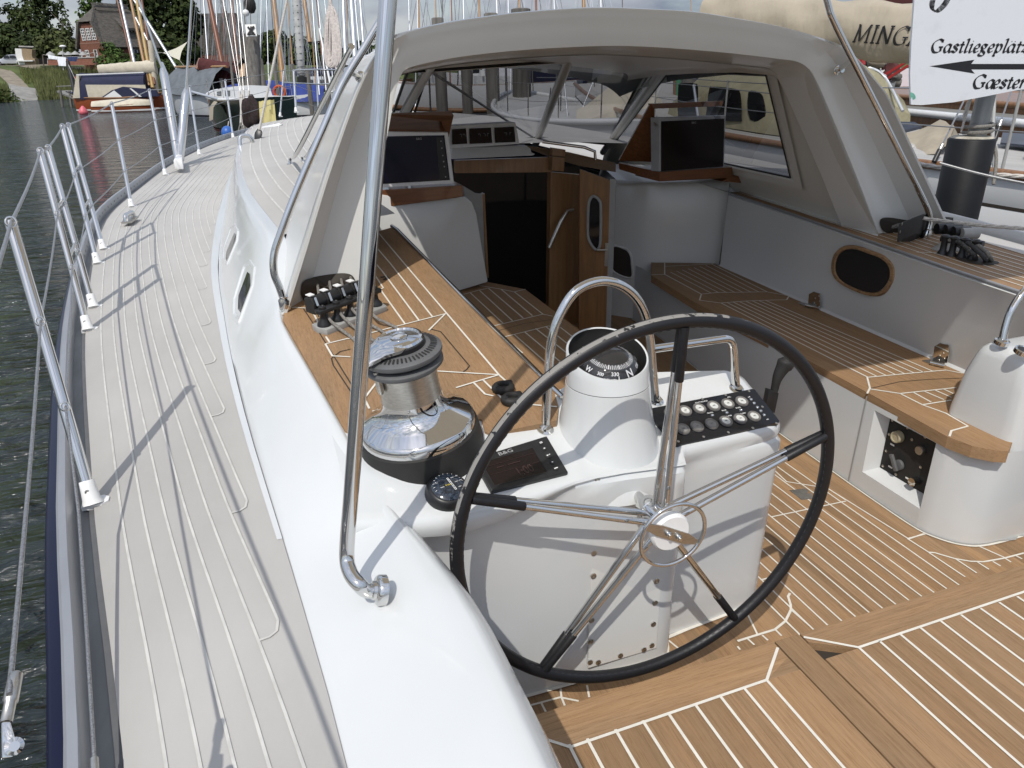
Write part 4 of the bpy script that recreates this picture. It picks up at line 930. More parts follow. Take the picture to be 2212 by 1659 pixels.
# ---------------------------------------------------------------- hardtop over the companionway
NA=V((0,1,-.1136)).normalized(); A0=V((0,2.75,.22))
def PA(u,v,d=0): return Pp(u,v,A0+NA*d,NA)
ht=thing('hardtop','cream white hardtop with raked windscreen over the companionway','hardtop',(1.6,3.6,.2))
outer=[(606,668),(650,530),(690,400),(725,298),(760,205),(800,128),(835,88),(868,69),(960,47),(1060,32),(1140,23),(1284,14),(1416,18),(1504,24),(1590,38),(1668,52),(1725,66),(1770,81),(1803,101),(1830,135),(1858,185),(1884,233),(1925,318),(1966,402),(2008,490)]
inner=[(806,620),(808,540),(812,470),(818,400),(829,340),(842,270),(852,214),(866,164),(888,146),(958,130),(1032,119),(1122,110),(1212,104),(1320,100),(1416,103),(1538,112),(1632,122),(1690,129),(1722,134),(1747,150),(1764,178),(1790,237),(1827,326),(1862,414),(1896,505)]
n_=len(outer)
def dens(l,k=4): 
    return crv([V((u,v,0)) for u,v in l],k)
O2=dens(outer); I2=dens(inner); mlen=len(O2)
fas=[]
for i in range(mlen):
    o_=PA(O2[i].x,O2[i].y); q=PA(I2[i].x,I2[i].y); s=i/(mlen-1)
    leg=max(0,1-min(s,1-s)/.30); leg=min(1,leg*2)      # legs are dished, the brow above is crowned
    w=q-o_
    nrm=-NA
    def at(t,dy): return o_+w*t+nrm*dy
    hi=.125*leg+.0*(1-leg)      # outer flange stands proud of the dished leg
    fas.append([at(0,hi-.62)-V((.03 if s<.3 else -.03 if s>.7 else 0,0,0)),at(-.004,hi-.16),at(0,hi-.02),at(.012,hi-.002),at(.05,hi-.004) if leg>.3 else at(.05,.015),at(.10,hi*.55+.018*(1-leg)),at(.28,.012*(1-leg)-.012*leg),at(.55,.0+.010*(1-leg)-.014*leg),at(.85,.004-.002*leg),at(.985,.0),at(1.0,-.015),at(1.01,-.09),at(1.02,-.22)])
b=MB(); b.loft(fas); arch_=b.build('arch',M['gel2'],ht,42); AB=skin([arch_])
# roof and ceiling going forward to the windscreen
def roof(path,dys,zf):
    rows=[]
    k0,k1=int(mlen*.24),int(mlen*.80)
    for dy,dzv,sc in dys:
        row=[]
        for i in range(k0,k1):
            p=path[i]; c=V((1.62,p.y,p.z)); row.append(V((1.62+(p.x-1.62)*sc,p.y+dy,p.z+dzv)))
        rows.append(row)
    return rows
op=[r[0] for r in fas]; ip=[r[-1] for r in fas]
b=MB(); b.loft(roof(op,[(-.02,0,1),(.4,.01,1),(.9,-.02,.98),(1.3,-.07,.95),(1.55,-.13,.92)],0)); b.build('roof',M['gel'],ht,60)
b=MB(); b.loft(roof(ip,[(-.02,0,1.0),(.3,.015,1.0),(.7,.01,1.0),(1.1,-.0,1.02),(1.5,-.03,1.02)],0)); b.build('ceiling',M['cream'],ht,60)
b=MB(); c=PA(1347,80)+V((0,.5,.0)); 
c=Zp(1745,124,.985); b.lathe([(.045,0),(.045,-.012),(.03,-.02),(0,-.02)],Yp(1740,128,3.1),(0,0,1),20); b.build('ceiling_lamp',M['steelb'],ht,40)
b=MB(); c=PA(1813,152,-.02); b.lathe([(.017,0),(.017,.006),(.012,.012),(.012,.02),(0,.02)],c,-NA,16); b.build('lamp_socket',M['steel'],ht,40)
# starboard side wall with its window
wp1,wp2,wp3=PA(1896,505),PA(1747,150),V((2.93,5.0,.46))
NW=(wp2-wp1).cross(wp3-wp1).normalized()
if NW.x>0: NW=-NW
def PWl(u,v,d=0): return Pp(u,v,wp1+NW*d,NW)
wi=[(1446,153),(1655,159),(1709,385),(1332,304)]
wo=[(1428,136),(1672,142),(1734,410),(1308,318)]
wall_=[(1405,118),(1747,150),(1896,505),(1290,395)]
b=MB(); b.loft([[PWl(*p) for p in wall_]+[PWl(*wall_[0])],[PWl(*p) for p in wo]+[PWl(*wo[0])],[PWl(*p,.022) for p in wo]+[PWl(*wo[0],.022)],[PWl(*p,.022) for p in [lerp(x,y,.72) for x,y in zip(wo,wi)]]+[PWl(*lerp(wo[0],wi[0],.72),.022)],[PWl(*p,.010) for p in wi]+[PWl(*wi[0],.010)],[PWl(*p,-.02) for p in wi]+[PWl(*wi[0],-.02)]]); b.build('starboard_side',M['cream'],ht,25)
b=MB(); b.poly([PWl(*p,-.012) for p in wi]); sw=b.build('side_window',M['pane'],ht,0,recalc=False)
b=MB(); b.tube([PWl(u,v,.006) for u,v in wi],.008,6,closed=True); b.build('window_seal',M['blackm'],sw,0)
# windscreen: two panes and the port side light between raked mullions
t3,b3=PWl(1434,143),PWl(1314,312)
n3=(b3-t3).cross(V((-1,.10,0))).normalized()
def P3(u,v,d=0): return Pp(u,v,t3+n3*d,n3)
t2,b2=P3(1228,131),P3(1163,297)
n2=(b2-t2).cross(V((-1,-.14,0))).normalized()
def P2_(u,v,d=0): return Pp(u,v,t2+n2*d,n2)
t1,b1=P2_(925,152),P2_(868,252)
n1=(b1-t1).cross(V((-.8,-.9,0))).normalized()
def P1(u,v,d=0): return Pp(u,v,t1+n1*d,n1)
def mull(t,b_,w_,m_=M['cream']):
    bb=MB(); bb.tube([t+(t-b_)*.1,t,b_,b_+(b_-t)*.15],w_,10); return bb.build('mullion',m_,ht,60)
mull(t3,b3,.030); mull(t2,b2,.030); mull(t1,b1,.028)
for pts,f in (([(1228,131),(1434,143),(1314,312),(1163,297)],P3),([(925,152),(1228,131),(1163,297),(868,330)],P2_),([(880,155),(925,152),(850,330),(820,330)],P1)):
    b=MB(); b.poly([f(*p) for p in pts]); gl_=b.build('windscreen_pane',M['pane'],ht,0,recalc=False)
    b=MB(); b.tube([f(u,v) for u,v in pts],.009,6,closed=True); b.build('window_seal',M['blackm'],gl_,0)
b=MB(); b.tube([P2_(935,158,-.03),P2_(1150,296,-.03)],.008,8); b.build('wiper_arm',M['alu'],ht,60)
b=MB(); b.loft([[t1+V((-.5,-.3,.06)),t1+V((0,0,.05)),t2+V((0,0,.05)),t3+V((0,0,.05)),t3+V((.3,-.8,.05))],[t1+V((-.5,-.3,-.0)),t1+V((0,0,-.012)),t2+V((0,0,-.012)),t3+V((0,0,-.012)),t3+V((.3,-.8,-.02))]]); b.build('header',M['cream'],ht,30)
# grab rails standing off the hardtop legs
def rail(label,pts,d,foot,stand):
    g=thing('grab_rail',label,'rail',tuple(PA(*foot,d)))
    b=MB(); b.tube(crv([PA(u,v,d) for u,v in pts],6),.0135,14); b.build('tube',M['steel'],g,80)
    b=MB(); b.tube([PA(*stand[0],d),PA(*stand[1],-.02)],.011,12); b.lathe([(.02,0),(.02,.006),(.012,.01)],PA(*stand[1],-.03),V((0,-1,0)),16); b.build('standoff',M['steel'],g,60)
    b=MB(); c=PA(*foot,d); b.lathe([(.021,-.03),(.021,.004),(.0145,.012),(.0145,.02)],c,V((0,-.2,1)),18); b.build('foot_flange',M['steel'],g,40)
    return g
rail('steel grab rail along the port edge of the hardtop, behind the big pole',[(872,-70),(838,15),(792,95),(742,178),(700,275),(640,415),(606,505),(592,550),(592,590),(603,620),(613,648)],-.11,(614,650),((748,152),(778,166)))
rail('steel grab rail along the starboard edge of the hardtop',[(1765,-75),(1789,12),(1800,44),(1845,135),(1900,242),(1960,362),(1995,432),(2007,462),(2008,482),(2003,500)],-.155,(2003,502),((1842,130),(1808,152)))
gr=thing('grab_rail','low steel handrail lying on the grey cabin top beside the hardtop','rail',tuple(Zp(628,355,.42)))
b=MB(); f0=Zp(627,355,.41); b.tube(crv([f0,f0+V((.01,.0,.05)),Tp(640,332,4.25),Tp(690,235,3.75),Tp(738,142,3.25),Tp(760,100,3.05)],6),.0125,12); f1=Zp(655,352,.41); b.tube(crv([f1,f1+V((0,0,.05)),Tp(668,330,4.2),Tp(720,225,3.6),Tp(748,160,3.2)],5),.0115,12); b.build('tube',M['steel'],gr,80)
b=MB(); b.lathe([(.024,0),(.024,.004),(.013,.012)],f0,(0,0,1),16); b.lathe([(.024,0),(.024,.004),(.013,.012)],f1,(0,0,1),16); b.build('foot_flange',M['steel'],gr,40)
# dark rope exits in both hardtop legs
def slot(name,u0,pts,d,par):
    b=MB(); q=[]
    for p in crv([V((u,v,0)) for u,v in pts],4,True):
        h=on_skin(AB,p.x,p.y) if AB.ray_cast(CAM,ray(p.x,p.y).normalized())[0] else (PA(p.x,p.y),-NA)
        q.append(h[0]+h[1]*.004)
    cen=sum(q,V())/len(q)
    for k in range(len(q)): b.poly([cen+(CAM-cen).normalized()*.004,q[k],q[(k+1)%len(q)]])
    return b.build(name,M['dark'],par,0)
slot('rope_exit',0,[(649,622),(655,606),(678,598),(715,592),(745,590),(762,596),(768,612),(766,632),(750,645),(700,655),(665,655),(650,640)],-.012,ht)
slot('rope_exit',0,[(1899,482),(1903,472),(1920,470),(1955,475),(1985,480),(1990,492),(1975,500),(1935,503),(1908,500)],-.012,ht)
# ---------------------------------------------------------------- bulkhead, companionway and the nav gear under the hardtop
com=thing('companionway','dark open companionway with cherry wood door and white bulkheads','companionway',(1.6,4.3,SOLE))
def Pv(u,v,p,dirx): 
    n=V((dirx[1],-dirx[0],0)).normalized(); return Pp(u,v,p,n)
pL=V((1.10,4.10,0)); dL=(1,.25)
b=MB(); L_=lambda u,v,o_=0: Pv(u,v,pL+V((0,-o_,0)),dL)
edge_=[L_(985,425),L_(1004,424),L_(1020,436),L_(1030,462),L_(1042,535),L_(1055,610)]
b.prism([L_(790,690),L_(800,420)]+edge_,(0,.9,0)); b.build('port_bulkhead',M['gel2'],com,35,bevel=.012)
Yb=4.42
def YB(u,v,d=0): return Yp(u,v,Yb+d)
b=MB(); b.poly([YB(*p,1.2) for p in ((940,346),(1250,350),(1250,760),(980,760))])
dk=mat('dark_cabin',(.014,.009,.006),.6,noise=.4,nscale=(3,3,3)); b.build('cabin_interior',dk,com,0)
b=MB(); b.prism([YB(1002,402),YB(1028,418),YB(1042,420),YB(1049,560),YB(1050,600),YB(1020,600)],(0,.03,0)); b.build('door_post',M['greyl'],com,20)
b=MB(); b.prism([YB(1042,420),YB(1047,418),YB(1056,600),YB(1049,600)],(0,.05,0)); b.build('door_edge',M['cherry'],com,0)
b=MB(); b.prism([YB(985,347),YB(1192,340),YB(1192,372),YB(985,374)],(0,.05,0)); b.prism([YB(1186,336),YB(1212,340),YB(1210,368),YB(1184,366)],(0,-.06,0)); b.prism([YB(1188,318),YB(1215,322),YB(1214,336),YB(1186,334)],(0,-.05,0)); b.build('lintel',M['cherry'],com,20)
b=MB(); b.prism([YB(1190,372),YB(1258,378),YB(1258,760),YB(1184,760)],(0,.06,0)); b.build('cherry_panel',M['cherry'],com,0)
b=MB(); b.tube([YB(1238,452,-.05),YB(1225,455,-.06),YB(1212,478,-.06),YB(1186,535,-.06)],.012,10); b.build('handhold',M['steelb'],com,70)
dr_=thing('companionway_door','open cherry wood door with oval window and pale edge','door',tuple(Yp(1290,760,4.2)))
dp=V(Yp(1325,560,4.06)); dd_=(1,-.75); Dq=lambda u,v,o_=0: Pv(u,v,dp+V((-.0,-o_,0)),dd_)
b=MB(); b.prism([Dq(1253,366),Dq(1319,390),Dq(1309,780),Dq(1250,760)],(.012,.035,0)); b.build('door_leaf',M['cherry'],dr_,20)
b=MB(); b.prism([Dq(1318,386,.001),Dq(1331,388,.001),Dq(1317,790,.001),Dq(1307,790,.001)],(.012,.035,0)); b.build('door_edge',M['greyl'],dr_,20)
ov=[(1275,430),(1283,424),(1294,432),(1298,450),(1297,520),(1292,538),(1284,537),(1273,520),(1270,500),(1271,450)]
b=MB(); q=crv([Dq(u,v,.012) for u,v in ov],4,True); b.tube(q,.009,8,closed=True); b.build('window_rim',M['greyl'],dr_,0)
b=MB(); b.poly([Dq(u,v,.004) for u,v in ov]); b.build('window_pane',M['glassd'],dr_,0)
b=MB(); b.tube([Dq(1310,540,.0),Dq(1310,540,.04),Dq(1290,540,.045)],.007,8); b.strip([Dq(1311,525,.004),Dq(1309,575,.004)],.02,(-.5,-.8,0)); b.build('door_handle',M['steelb'],dr_,50)
# starboard bulkhead corner
pc1=Zp(1407,567,SEAT); pc0=V((2.12,4.75,0))
d1=((pc1-pc0).x,(pc1-pc0).y); d2=(1,-.32)
F1=lambda u,v,o_=0: Pv(u,v,pc1+V((-o_,-o_*.4,0)),d1); F2=lambda u,v,o_=0: Pv(u,v,pc1+V((0,-o_,0)),d2)
zt_=F2(1428,394).z
def up_(p,z): return V((p.x,p.y,z))
e1=F1(1331,400); e2=F2(1575,400); 
cn_=[up_(e1,0)]+[up_(pc1+(up_(e1,pc1.z)-pc1).normalized()*.10,0),up_(pc1+(up_(e1,pc1.z)-pc1).normalized()*.03+V((.0,.012,0)),0),up_(pc1+(up_(e2,pc1.z)-pc1).normalized()*.03+V((-.0,.012,0)),0),up_(pc1+(up_(e2,pc1.z)-pc1).normalized()*.10,0),up_(e2,0)]
b=MB(); b.loft([[up_(p,z) for p in cn_] for z in (SOLE,SEAT,0,zt_-.03)]+[[up_(p,zt_-.008)+V((.004,.01,0)) for p in cn_],[up_(p,zt_)+V((.012,.03,0)) for p in cn_],[up_(p,zt_)+V((.3,.9,0)) for p in cn_]]); b.build('starboard_bulkhead',M['gel2'],com,60)
b=MB(); q=crv([F1(u,v,.004) for u,v in ((1322,533),(1350,537),(1362,550),(1365,570),(1364,600),(1330,590),(1318,570))],4,True); b.poly(q); b.build('locker_opening',M['dark'],com,0)
b=MB(); b.tube(q,.008,6,closed=True); b.build('opening_rim',M['gel2'],com,0)
b=MB(); b.loft([[ci[0]+V((.0,0,0)),F2(1575,405),F2(1640,420)],[cb_at(ci[0].y),V((F2(1575,405).x,F2(1575,405).y,SEAT)),V((F2(1640,420).x,F2(1640,420).y,SEAT))]]); b.build('corner_filler',M['gel2'],com,40)
b=MB(); b.loft([[PWl(1290,395),PWl(1500,400),PWl(1640,425),PWl(1896,505)],[up_(F2(1331,380),zt_-.001),up_(F2(1500,395),zt_-.001),ci[0]+V((.03,0,.0)),ci[2]+V((.05,0,.0))]]); b.build('side_shelf',M['gel2'],com,40)
# screens: one each side under the hardtop, in teak boxes with raised lids
def plotter(label,front,lid,side_l,box,depth,m_scr,dcs,lidm=M['mahog']):
    t_=thing('chart_plotter',label,'screen',tuple(box(0)[0]))
    return t_
Ys=4.02
S_=lambda u,v,d=0: Yp(u,v,Ys+d)
pt=thing('chart_plotter','wide dark blue screen in a white frame on the port teak shelf','screen',tuple(S_(890,405)))
b=MB(); b.prism([S_(812,285),S_(968,286),S_(981,397),S_(812,406)],(0,.05,0)); b.build('frame',M['white'],pt,20,bevel=.004)
b=MB(); b.poly([S_(813,295,-.0025),S_(960,292,-.0025),S_(972,389,-.0025),S_(813,398,-.0025)]); sc_=b.build('screen_glass',mat('blue_glow_screen',(.004,.004,.022),.10,noise=.5,nscale=(2,2,6)),pt,0)  # blue glow of the lit display is put into the base colour
b=MB(); b.poly([S_(942,297,-.004),S_(957,297,-.004),S_(969,387,-.004),S_(950,389,-.004)])
b.build('key_strip',M['black'],pt,0)
b=MB()
for v in (305,320,336,349,360,382): b.disc(S_(952+(v-300)*.13,v,-.006),(0,-1,0),.004,10)
b.build('key',M['greyl'],pt,0)
text('screen_name','B&G',S_(905,300,-.004),(1,0,0),(0,0,1),.012,M['greyl'],pt,off=0)
bx=thing('plotter_box','varnished teak box with its lid raised behind the port screen','box',tuple(S_(900,450)))
b=MB(); b.prism([S_(800,412,-.02),S_(1000,400,-.02),S_(1002,424,-.02),S_(985,428,-.02),S_(800,452,-.02)],(0,.45,0)); b.build('box_front',M['mahog'],bx,20,bevel=.004)
b=MB(); b.prism([S_(800,246,.12),S_(975,240,.12),S_(980,250,.12),S_(968,300,.05),S_(955,262,.10),S_(800,268,.12)],(0,.02,0)); b.prism([S_(800,250,.14),S_(972,246,.14),S_(965,300,.14),S_(800,300,.14)],(0,.015,0)); b.build('lid',M['mahog'],bx,20)
ps=thing('chart_plotter','black screen in a silver frame on the starboard teak shelf','screen',tuple(Yp(1490,370,3.95)))
Q_=lambda u,v,d=0: Yp(u,v,3.95+d)
b=MB(); b.prism([Q_(1424,254),Q_(1568,249),Q_(1564,362),Q_(1425,371)],(-.03,.05,0)); b.build('frame',M['alu'],ps,20,bevel=.003)
b=MB(); b.poly([Q_(1428,262,-.002),Q_(1565,256,-.002),Q_(1562,360,-.002),Q_(1428,370,-.002)]); b.build('screen_glass',M['screen'],ps,0)
text('screen_name','B&G',Q_(1499,265,-.004),(1,0,0),(0,0,1),.012,M['greyl'],ps,off=0)
bs=thing('plotter_box','varnished teak box with its lid raised behind the starboard screen','box',tuple(Q_(1490,395)))
b=MB(); b.prism([Q_(1425,372,-.01),Q_(1582,361,-.01),Q_(1583,384,-.01),Q_(1424,392,-.01)],(0,.3,0)); b.prism([Q_(1336,352,.35),Q_(1425,372,-.01),Q_(1424,392,-.01),Q_(1338,366,.35)],(.04,.04,0)); b.build('box_front',M['mahog'],bs,20)
b=MB(); b.prism([Q_(1582,378,.0),Q_(1625,388,.0),Q_(1633,393,.0),Q_(1625,397,0),Q_(1560,392,.0)],(0,.25,-.0)); b.build('box_tail',M['mahog'],bs,20)
b=MB(); b.prism([Q_(1405,224,.06),Q_(1563,218,.10),Q_(1560,229,.10),Q_(1410,235,.06)],(0,.03,0)); b.prism([Q_(1337,347,.34),Q_(1405,224,.06),Q_(1414,236,.05),Q_(1412,350,.20)],(.01,.03,0)); b.build('lid',M['mahog'],bs,20)
b=MB(); b.tube([Q_(1408,258,.06),Q_(1418,272,.0)],.006,6); b.prism([Q_(1410,297,.05),Q_(1422,297,.05),Q_(1421,316,.05),Q_(1411,316,.05)],(0,.02,0)); b.build('lid_stay',M['steelb'],bs,0)
# triple instrument pod and its white shelf
pod=thing('instrument_pod','white pod with three small dark displays under the windscreen','instrument',tuple(YB(1050,325)))
b=MB(); b.prism([YB(968,272,.02),YB(1114,264,.02),YB(1123,311,-.01),YB(968,322,-.01)],(0,.12,0)); b.build('case',M['white'],pod,20,bevel=.006)
for x0,x1,xb0,xb1,tx in ((976,1006,976,1009,'32'),(1013,1060,1014,1063,'2.35'),(1067,1110,1069,1113,'7.5')):
    b=MB(); y0=279-(x0-976)*.04; 
    qd=[YB(x0,y0,.01),YB(x1,y0-2,.01),YB(xb1,y0+31,-.014),YB(xb0,y0+33,-.014)]
    b.poly([p+V((0,-.006,0)) for p in qd]); dd1=b.build('display',M['screen'],pod,0)
    text('display_digits',tx,(qd[0]+qd[1]+qd[2]+qd[3])/4+V((.02,-.007,-.01)),(1,0,0),(0,0,1),.045,mat('display_grey',(.075,.075,.075),.4),dd1,off=0,wscale=.7)
b=MB(); b.prism([YB(975,321,-.02),YB(1138,315,-.02),YB(1147,322,-.04),YB(1148,329,-.06),YB(1157,333,-.09),YB(1150,336,-.10),YB(975,344,-.10)],(0,.05,.004)); b.build('shelf',M['white'],pod,20,bevel=.004)
b=MB(); b.prism([YB(1120,312,.1),YB(1235,330,.1),YB(1330,352,.1),YB(1330,372,.0),YB(1250,358,.0),YB(1190,340,.0)],(0,.05,0)); b.build('dash_ledge',M['teakx'],com,0)
b=MB(); b.tube([YB(1172,306,.0),YB(1262,318,-.05),YB(1285,327,-.06),YB(1286,345,-.06)],.010,10); b.build('ledge_rail',M['steel'],com,70)
# ---------------------------------------------------------------- seat hinges
for lb,pts in (('polished steel hinge at the forward end of the starboard seat back',[(1745,662),(1747,635),(1757,630),(1771,634),(1771,660),(1765,666)]),('polished steel hinge at the aft end of the starboard seat back',[(2014,786),(2018,748),(2030,741),(2049,745),(2050,762),(2046,784)])):
    c=Zp(pts[0][0]+10,pts[0][1]+3,SEAT); h=thing('seat_hinge',lb,'hinge',tuple(c),'hinges along the seat back')
    b=MB(); b.prism([WQ(u,v,.012) for u,v in pts],-wn*.005); b.build('hinge_leaf',M['steel'],h,20,bevel=.0015)
    u0,v0=pts[0]; b=MB(); b.tube([Zp(u0-4,v0-3,SEAT+.012),Zp(u0+26,v0+4,SEAT+.012)],.009,12); b.build('hinge_pin',M['steel'],h,60)
    b=MB(); b.prism([Zp(u0-22,v0-8,SEAT+.004),Zp(u0-2,v0-10,SEAT+.004),Zp(u0+22,v0-0,SEAT+.004),Zp(u0+4,v0+4,SEAT+.004)],(0,0,-.003)); b.build('seat_leaf',M['steelb'],h,0)
    b=MB()
    for du,dv in ((16,-22),(28,-14),(14,-10),(26,-28)): b.lathe([(.005,0),(.004,.0015),(0,.0015)],WQ(u0+du*.8+3,v0+dv*.8,.0125),wn,10)
    b.build('hinge_screw',M['steelb'],h,0)
# ---------------------------------------------------------------- big steel pole of the awning frame, port
pole=thing('awning_pole','thick polished steel awning pole bent out of the port coaming beside the winch','pole',tuple(Zp(812,1275,.07)))
a_=Zp(815,1275,.075); bnd=Tp(749,1195,1.415); tp_=Tp(838,0,1.17); dirp=(tp_-bnd).normalized()
top_=bnd+dirp*1.78
nrm_=V((-.95,-.02,.26)).normalized()
b=MB(); b.tube(crv([a_-nrm_*.01,a_+nrm_*.02,Tp(776,1263,1.385),Tp(757,1238,1.398),bnd,bnd+dirp*.12],6)[:-1]+[bnd+dirp*s for s in (.12,.5,.9,1.3,1.78)],.0148,20); b.build('pole_tube',M['steel'],pole,80)
b=MB(); b.lathe([(.030,-.012),(.030,.002),(.027,.006),(.019,.008),(.0185,.014),(.0155,.016)],a_-nrm_*.004,nrm_,26); b.build('foot_flange',M['steel'],pole,40)
# ---------------------------------------------------------------- sun awning overhead (outside the photo, its shade is in it)
aw=thing('sun_awning','beige canvas sun awning stretched over the cockpit on steel poles','awning',(1.7,2.0,1.9))
b=MB(); rows=[]
for i in range(9):
    y=.98+2.0*i/8; row=[]
    for j in range(13):
        x=.23+3.0*j/12; row.append(V((x,y-(.10*(x-1.2)/2 if i==0 else 0),1.90+.05*math.sin(PI*j/12)-.02*math.sin(PI*i/8))))
    rows.append(row)
b.loft(rows); cvm=mat('awning_canvas',(.50,.45,.36),.9,noise=.1); t=cvm.node_tree; tl_=t.nodes.new('ShaderNodeBsdfTranslucent'); tl_.inputs[0].default_value=(.52,.46,.36,1); ms=t.nodes.new('ShaderNodeMixShader'); ms.inputs[0].default_value=.42
t.links.new(t.nodes['Principled BSDF'].outputs[0],ms.inputs[1]); t.links.new(tl_.outputs[0],ms.inputs[2]); t.links.new(ms.outputs[0],t.nodes['Material Output'].inputs[0]); b.build('canopy',cvm,aw,60)
b=MB(); b.tube([V((.23,1.0,1.89)),V((1.7,1.0,1.94)),V((3.23,.9,1.89))],.0148,10); b.build('awning_bow',M['steel'],aw,60)
pole2=copy_tree(pole); pole['group']='awning poles'; pole2['label']='polished steel awning pole on the starboard coaming'
for o in [pole2]: o.location=(2*CX-.02-pole.location.x+.25,pole.location.y,pole.location.z); o.scale=(-1,1,1)
pole['group']=pole2['group']='awning poles'
# ---------------------------------------------------------------- lifeline stanchions and wires
def spost(label,bp_,tp_,dbl=None,group='lifeline stanchions along the port rail',h=.67,rad=.014,sock=True):
    y=1.9
    for _ in range(6): B_=Zp(bp_[0],bp_[1],dz(y)+.03); y=B_.y
    T_=Zp(tp_[0],tp_[1],B_.z+h-.03) if tp_ else B_+V((-.02,0,h-.03))
    if (T_-B_).length>h*1.35 or (T_-B_).length<h*.7:
        # far ones: take the top on the sight line at the foot's distance
        d=(B_-CAM).dot(fw); T_=Tp(tp_[0],tp_[1],d)
    t=thing('stanchion',label,'stanchion',tuple(B_-V((0,0,.03))),group)
    ax=(T_-B_).normalized()
    b=MB(); b.tube([B_-ax*.01,T_],rad,14); b.build('post_tube',M['steel'],t,60)
    if sock:
        b=MB(); b.lathe([(.0165,.036),(.0175,.034),(.019,.012),(.021,-.012),(.026,-.026),(.0,-.028)],B_-V((0,0,0)),ax,20)
        b.prism([B_+V((x,yy,-.020)) for x,yy in ((-.022,-.022),(.024,-.024),(.038,-.010),(.038,.010),(.024,.024),(-.022,.022))],V((0,0,-.012))); b.build('socket',M['white'],t,40)
        b=MB(); b.lathe([(.006,0),(.006,.002),(.0025,.003),(0,.002)],B_+ax*.016+V((.0,-.0185,0)),V((.25,-1,.1)),12); b.build('socket_bolt',M['steelb'],t,40)
    for f in (.33,.64,1.0):
        p=B_+(T_-B_)*f; b=MB(); r_=.011 if f<1 else .013
        sd_=V((.35,-.93,0)); b.tube([p+sd_*.014+(ax*math.cos(a)+sd_.cross(ax)*math.sin(a))*r_ for a in [2*PI*k/12 for k in range(12)]],.003,6,closed=True)
        rgs=b.build('wire_ring',M['steel'],t,0); rgs.data.polygons.foreach_set('use_smooth',[True]*len(rgs.data.polygons))
    return B_,T_
ps_=[]
P_1=spost('single steel stanchion in a white socket nearest the photographer',(195,1068),(22,478))
P_2a=spost('aft post of the aft gate stanchion pair',(187,700),(86,325))
P_2b=spost('forward post of the aft gate stanchion pair',(199,652),(103,318))
P_3a=spost('aft post of the forward gate stanchion pair',(208,560),(134,272))
P_3b=spost('forward post of the forward gate stanchion pair',(221,530),(147,269))
P_4=spost('first single stanchion forward of the gate',(283,440),(241,223))
P_5=spost('second single stanchion forward of the gate, aft of the thick shroud covers',(356,373),(322,194))
P_6=spost('stanchion just forward of the thick shroud covers',(430,330),(409,186))
P_7=spost('stanchion in front of the dark green boat',(503,294),(486,173))
P_8=spost('stanchion beside the yellow cloth at the bow rail',(605,248),(613,152))
P_9=spost('foremost stanchion near the bow in front of the blue boat cover',(639,238),(634,152))
for A_,B2_,lb in ((P_2a,P_2b,'aft'),(P_3a,P_3b,'forward')):
    g=thing('gate_brace','short steel cross pieces joining the '+lb+' gate posts','brace',tuple(A_[0]))
    for f in (.38,.66,.995):
        b=MB(); b.tube([A_[0]+(A_[1]-A_[0])*f,B2_[0]+(B2_[1]-B2_[0])*f],.008,10); b.build('cross_piece',M['steel'],g,60)
def wire(label,f,first=None,rad=.0033,posts=None):
    pts=[]
    for p in posts:
        if isinstance(p,V): pts.append(p)
        else: pts.append(p[0]+(p[1]-p[0])*f+V((.006,-.014,0)))
    o=MB(); 
    q=[]
    for i in range(len(pts)-1):
        a,c=pts[i],pts[i+1]
        for k in range(6): q.append(a.lerp(c,k/6)-V((0,0,.012*min(1,(c-a).length/2)*math.sin(PI*k/6))))
    q.append(pts[-1]); o.tube(q,rad,8)
    ob=o.build('lifeline',M['wire'],None,60); tag(ob,label,'wire','lifelines along the port rail'); return pts
allp=[P_1,P_2a,P_2b,P_3a,P_3b,P_4,P_5,P_6,P_7,P_8,P_9]
bow=V((1.3,14.0,1.0))
w1=wire('topmost of the three lifeline wires along the port rail',1.0,posts=[V((-.10,-.65,.67)),V((-.31,.62,.665))]+allp+[bow],rad=.0045)
low1=P_1[0]+(P_1[1]-P_1[0])*.64+V((.006,-.014,0)); low2=P_1[0]+(P_1[1]-P_1[0])*.33+V((.006,-.014,0))
w2=wire('middle lifeline wire along the port rail',.64,posts=[Tp(20,1500,.80)]+allp+[bow-V((0,0,.3))])
w3=wire('lowest lifeline wire along the port rail, close above the toe rail aft',.33,posts=[Zp(205,1665,.05),Zp(170,1110,.12)]+allp+[bow-V((0,0,.55))])
# turnbuckles on the wires
def turnb(label,pts,r):
    t=thing('turnbuckle',label,'turnbuckle',tuple(pts[-1])); return t
t=turnb('steel turnbuckle with a toggle on the middle lifeline, bottom left corner',[Tp(15,1600,.77)],0)
b=MB(); a,c=Tp(35,1452,.83),Tp(13,1562,.785); b.tube([a,a.lerp(c,.06),a.lerp(c,.6),a.lerp(c,.62),c],[.004,.0075,.0078,.0062,.0062],14); b.build('barrel',M['steelb'],t,60)
b=MB(); c2=Tp(17,1612,.765); b.prism([Tp(2,1560,.775),Tp(22,1558,.775),Tp(34,1600,.768),Tp(28,1636,.76),Tp(2,1640,.76)],ray(17,1600)*.012); b.build('toggle_jaw',M['steel'],t,30,bevel=.002)
b=MB(); b.lathe([(.009,0),(.009,.004),(.005,.006),(.005,.012),(0,.012)],Tp(31,1612,.755),-ray(31,1612),14); b.build('clevis_pin',M['steel'],t,50)
t=turnb('short steel wire terminal on the lowest lifeline beside the toe rail',[Zp(204,1655,.05)],0); b=MB(); b.tube([Zp(203,1640,.055),Zp(206,1700,.05)],.0065,12); b.build('terminal',M['steelb'],t,60)
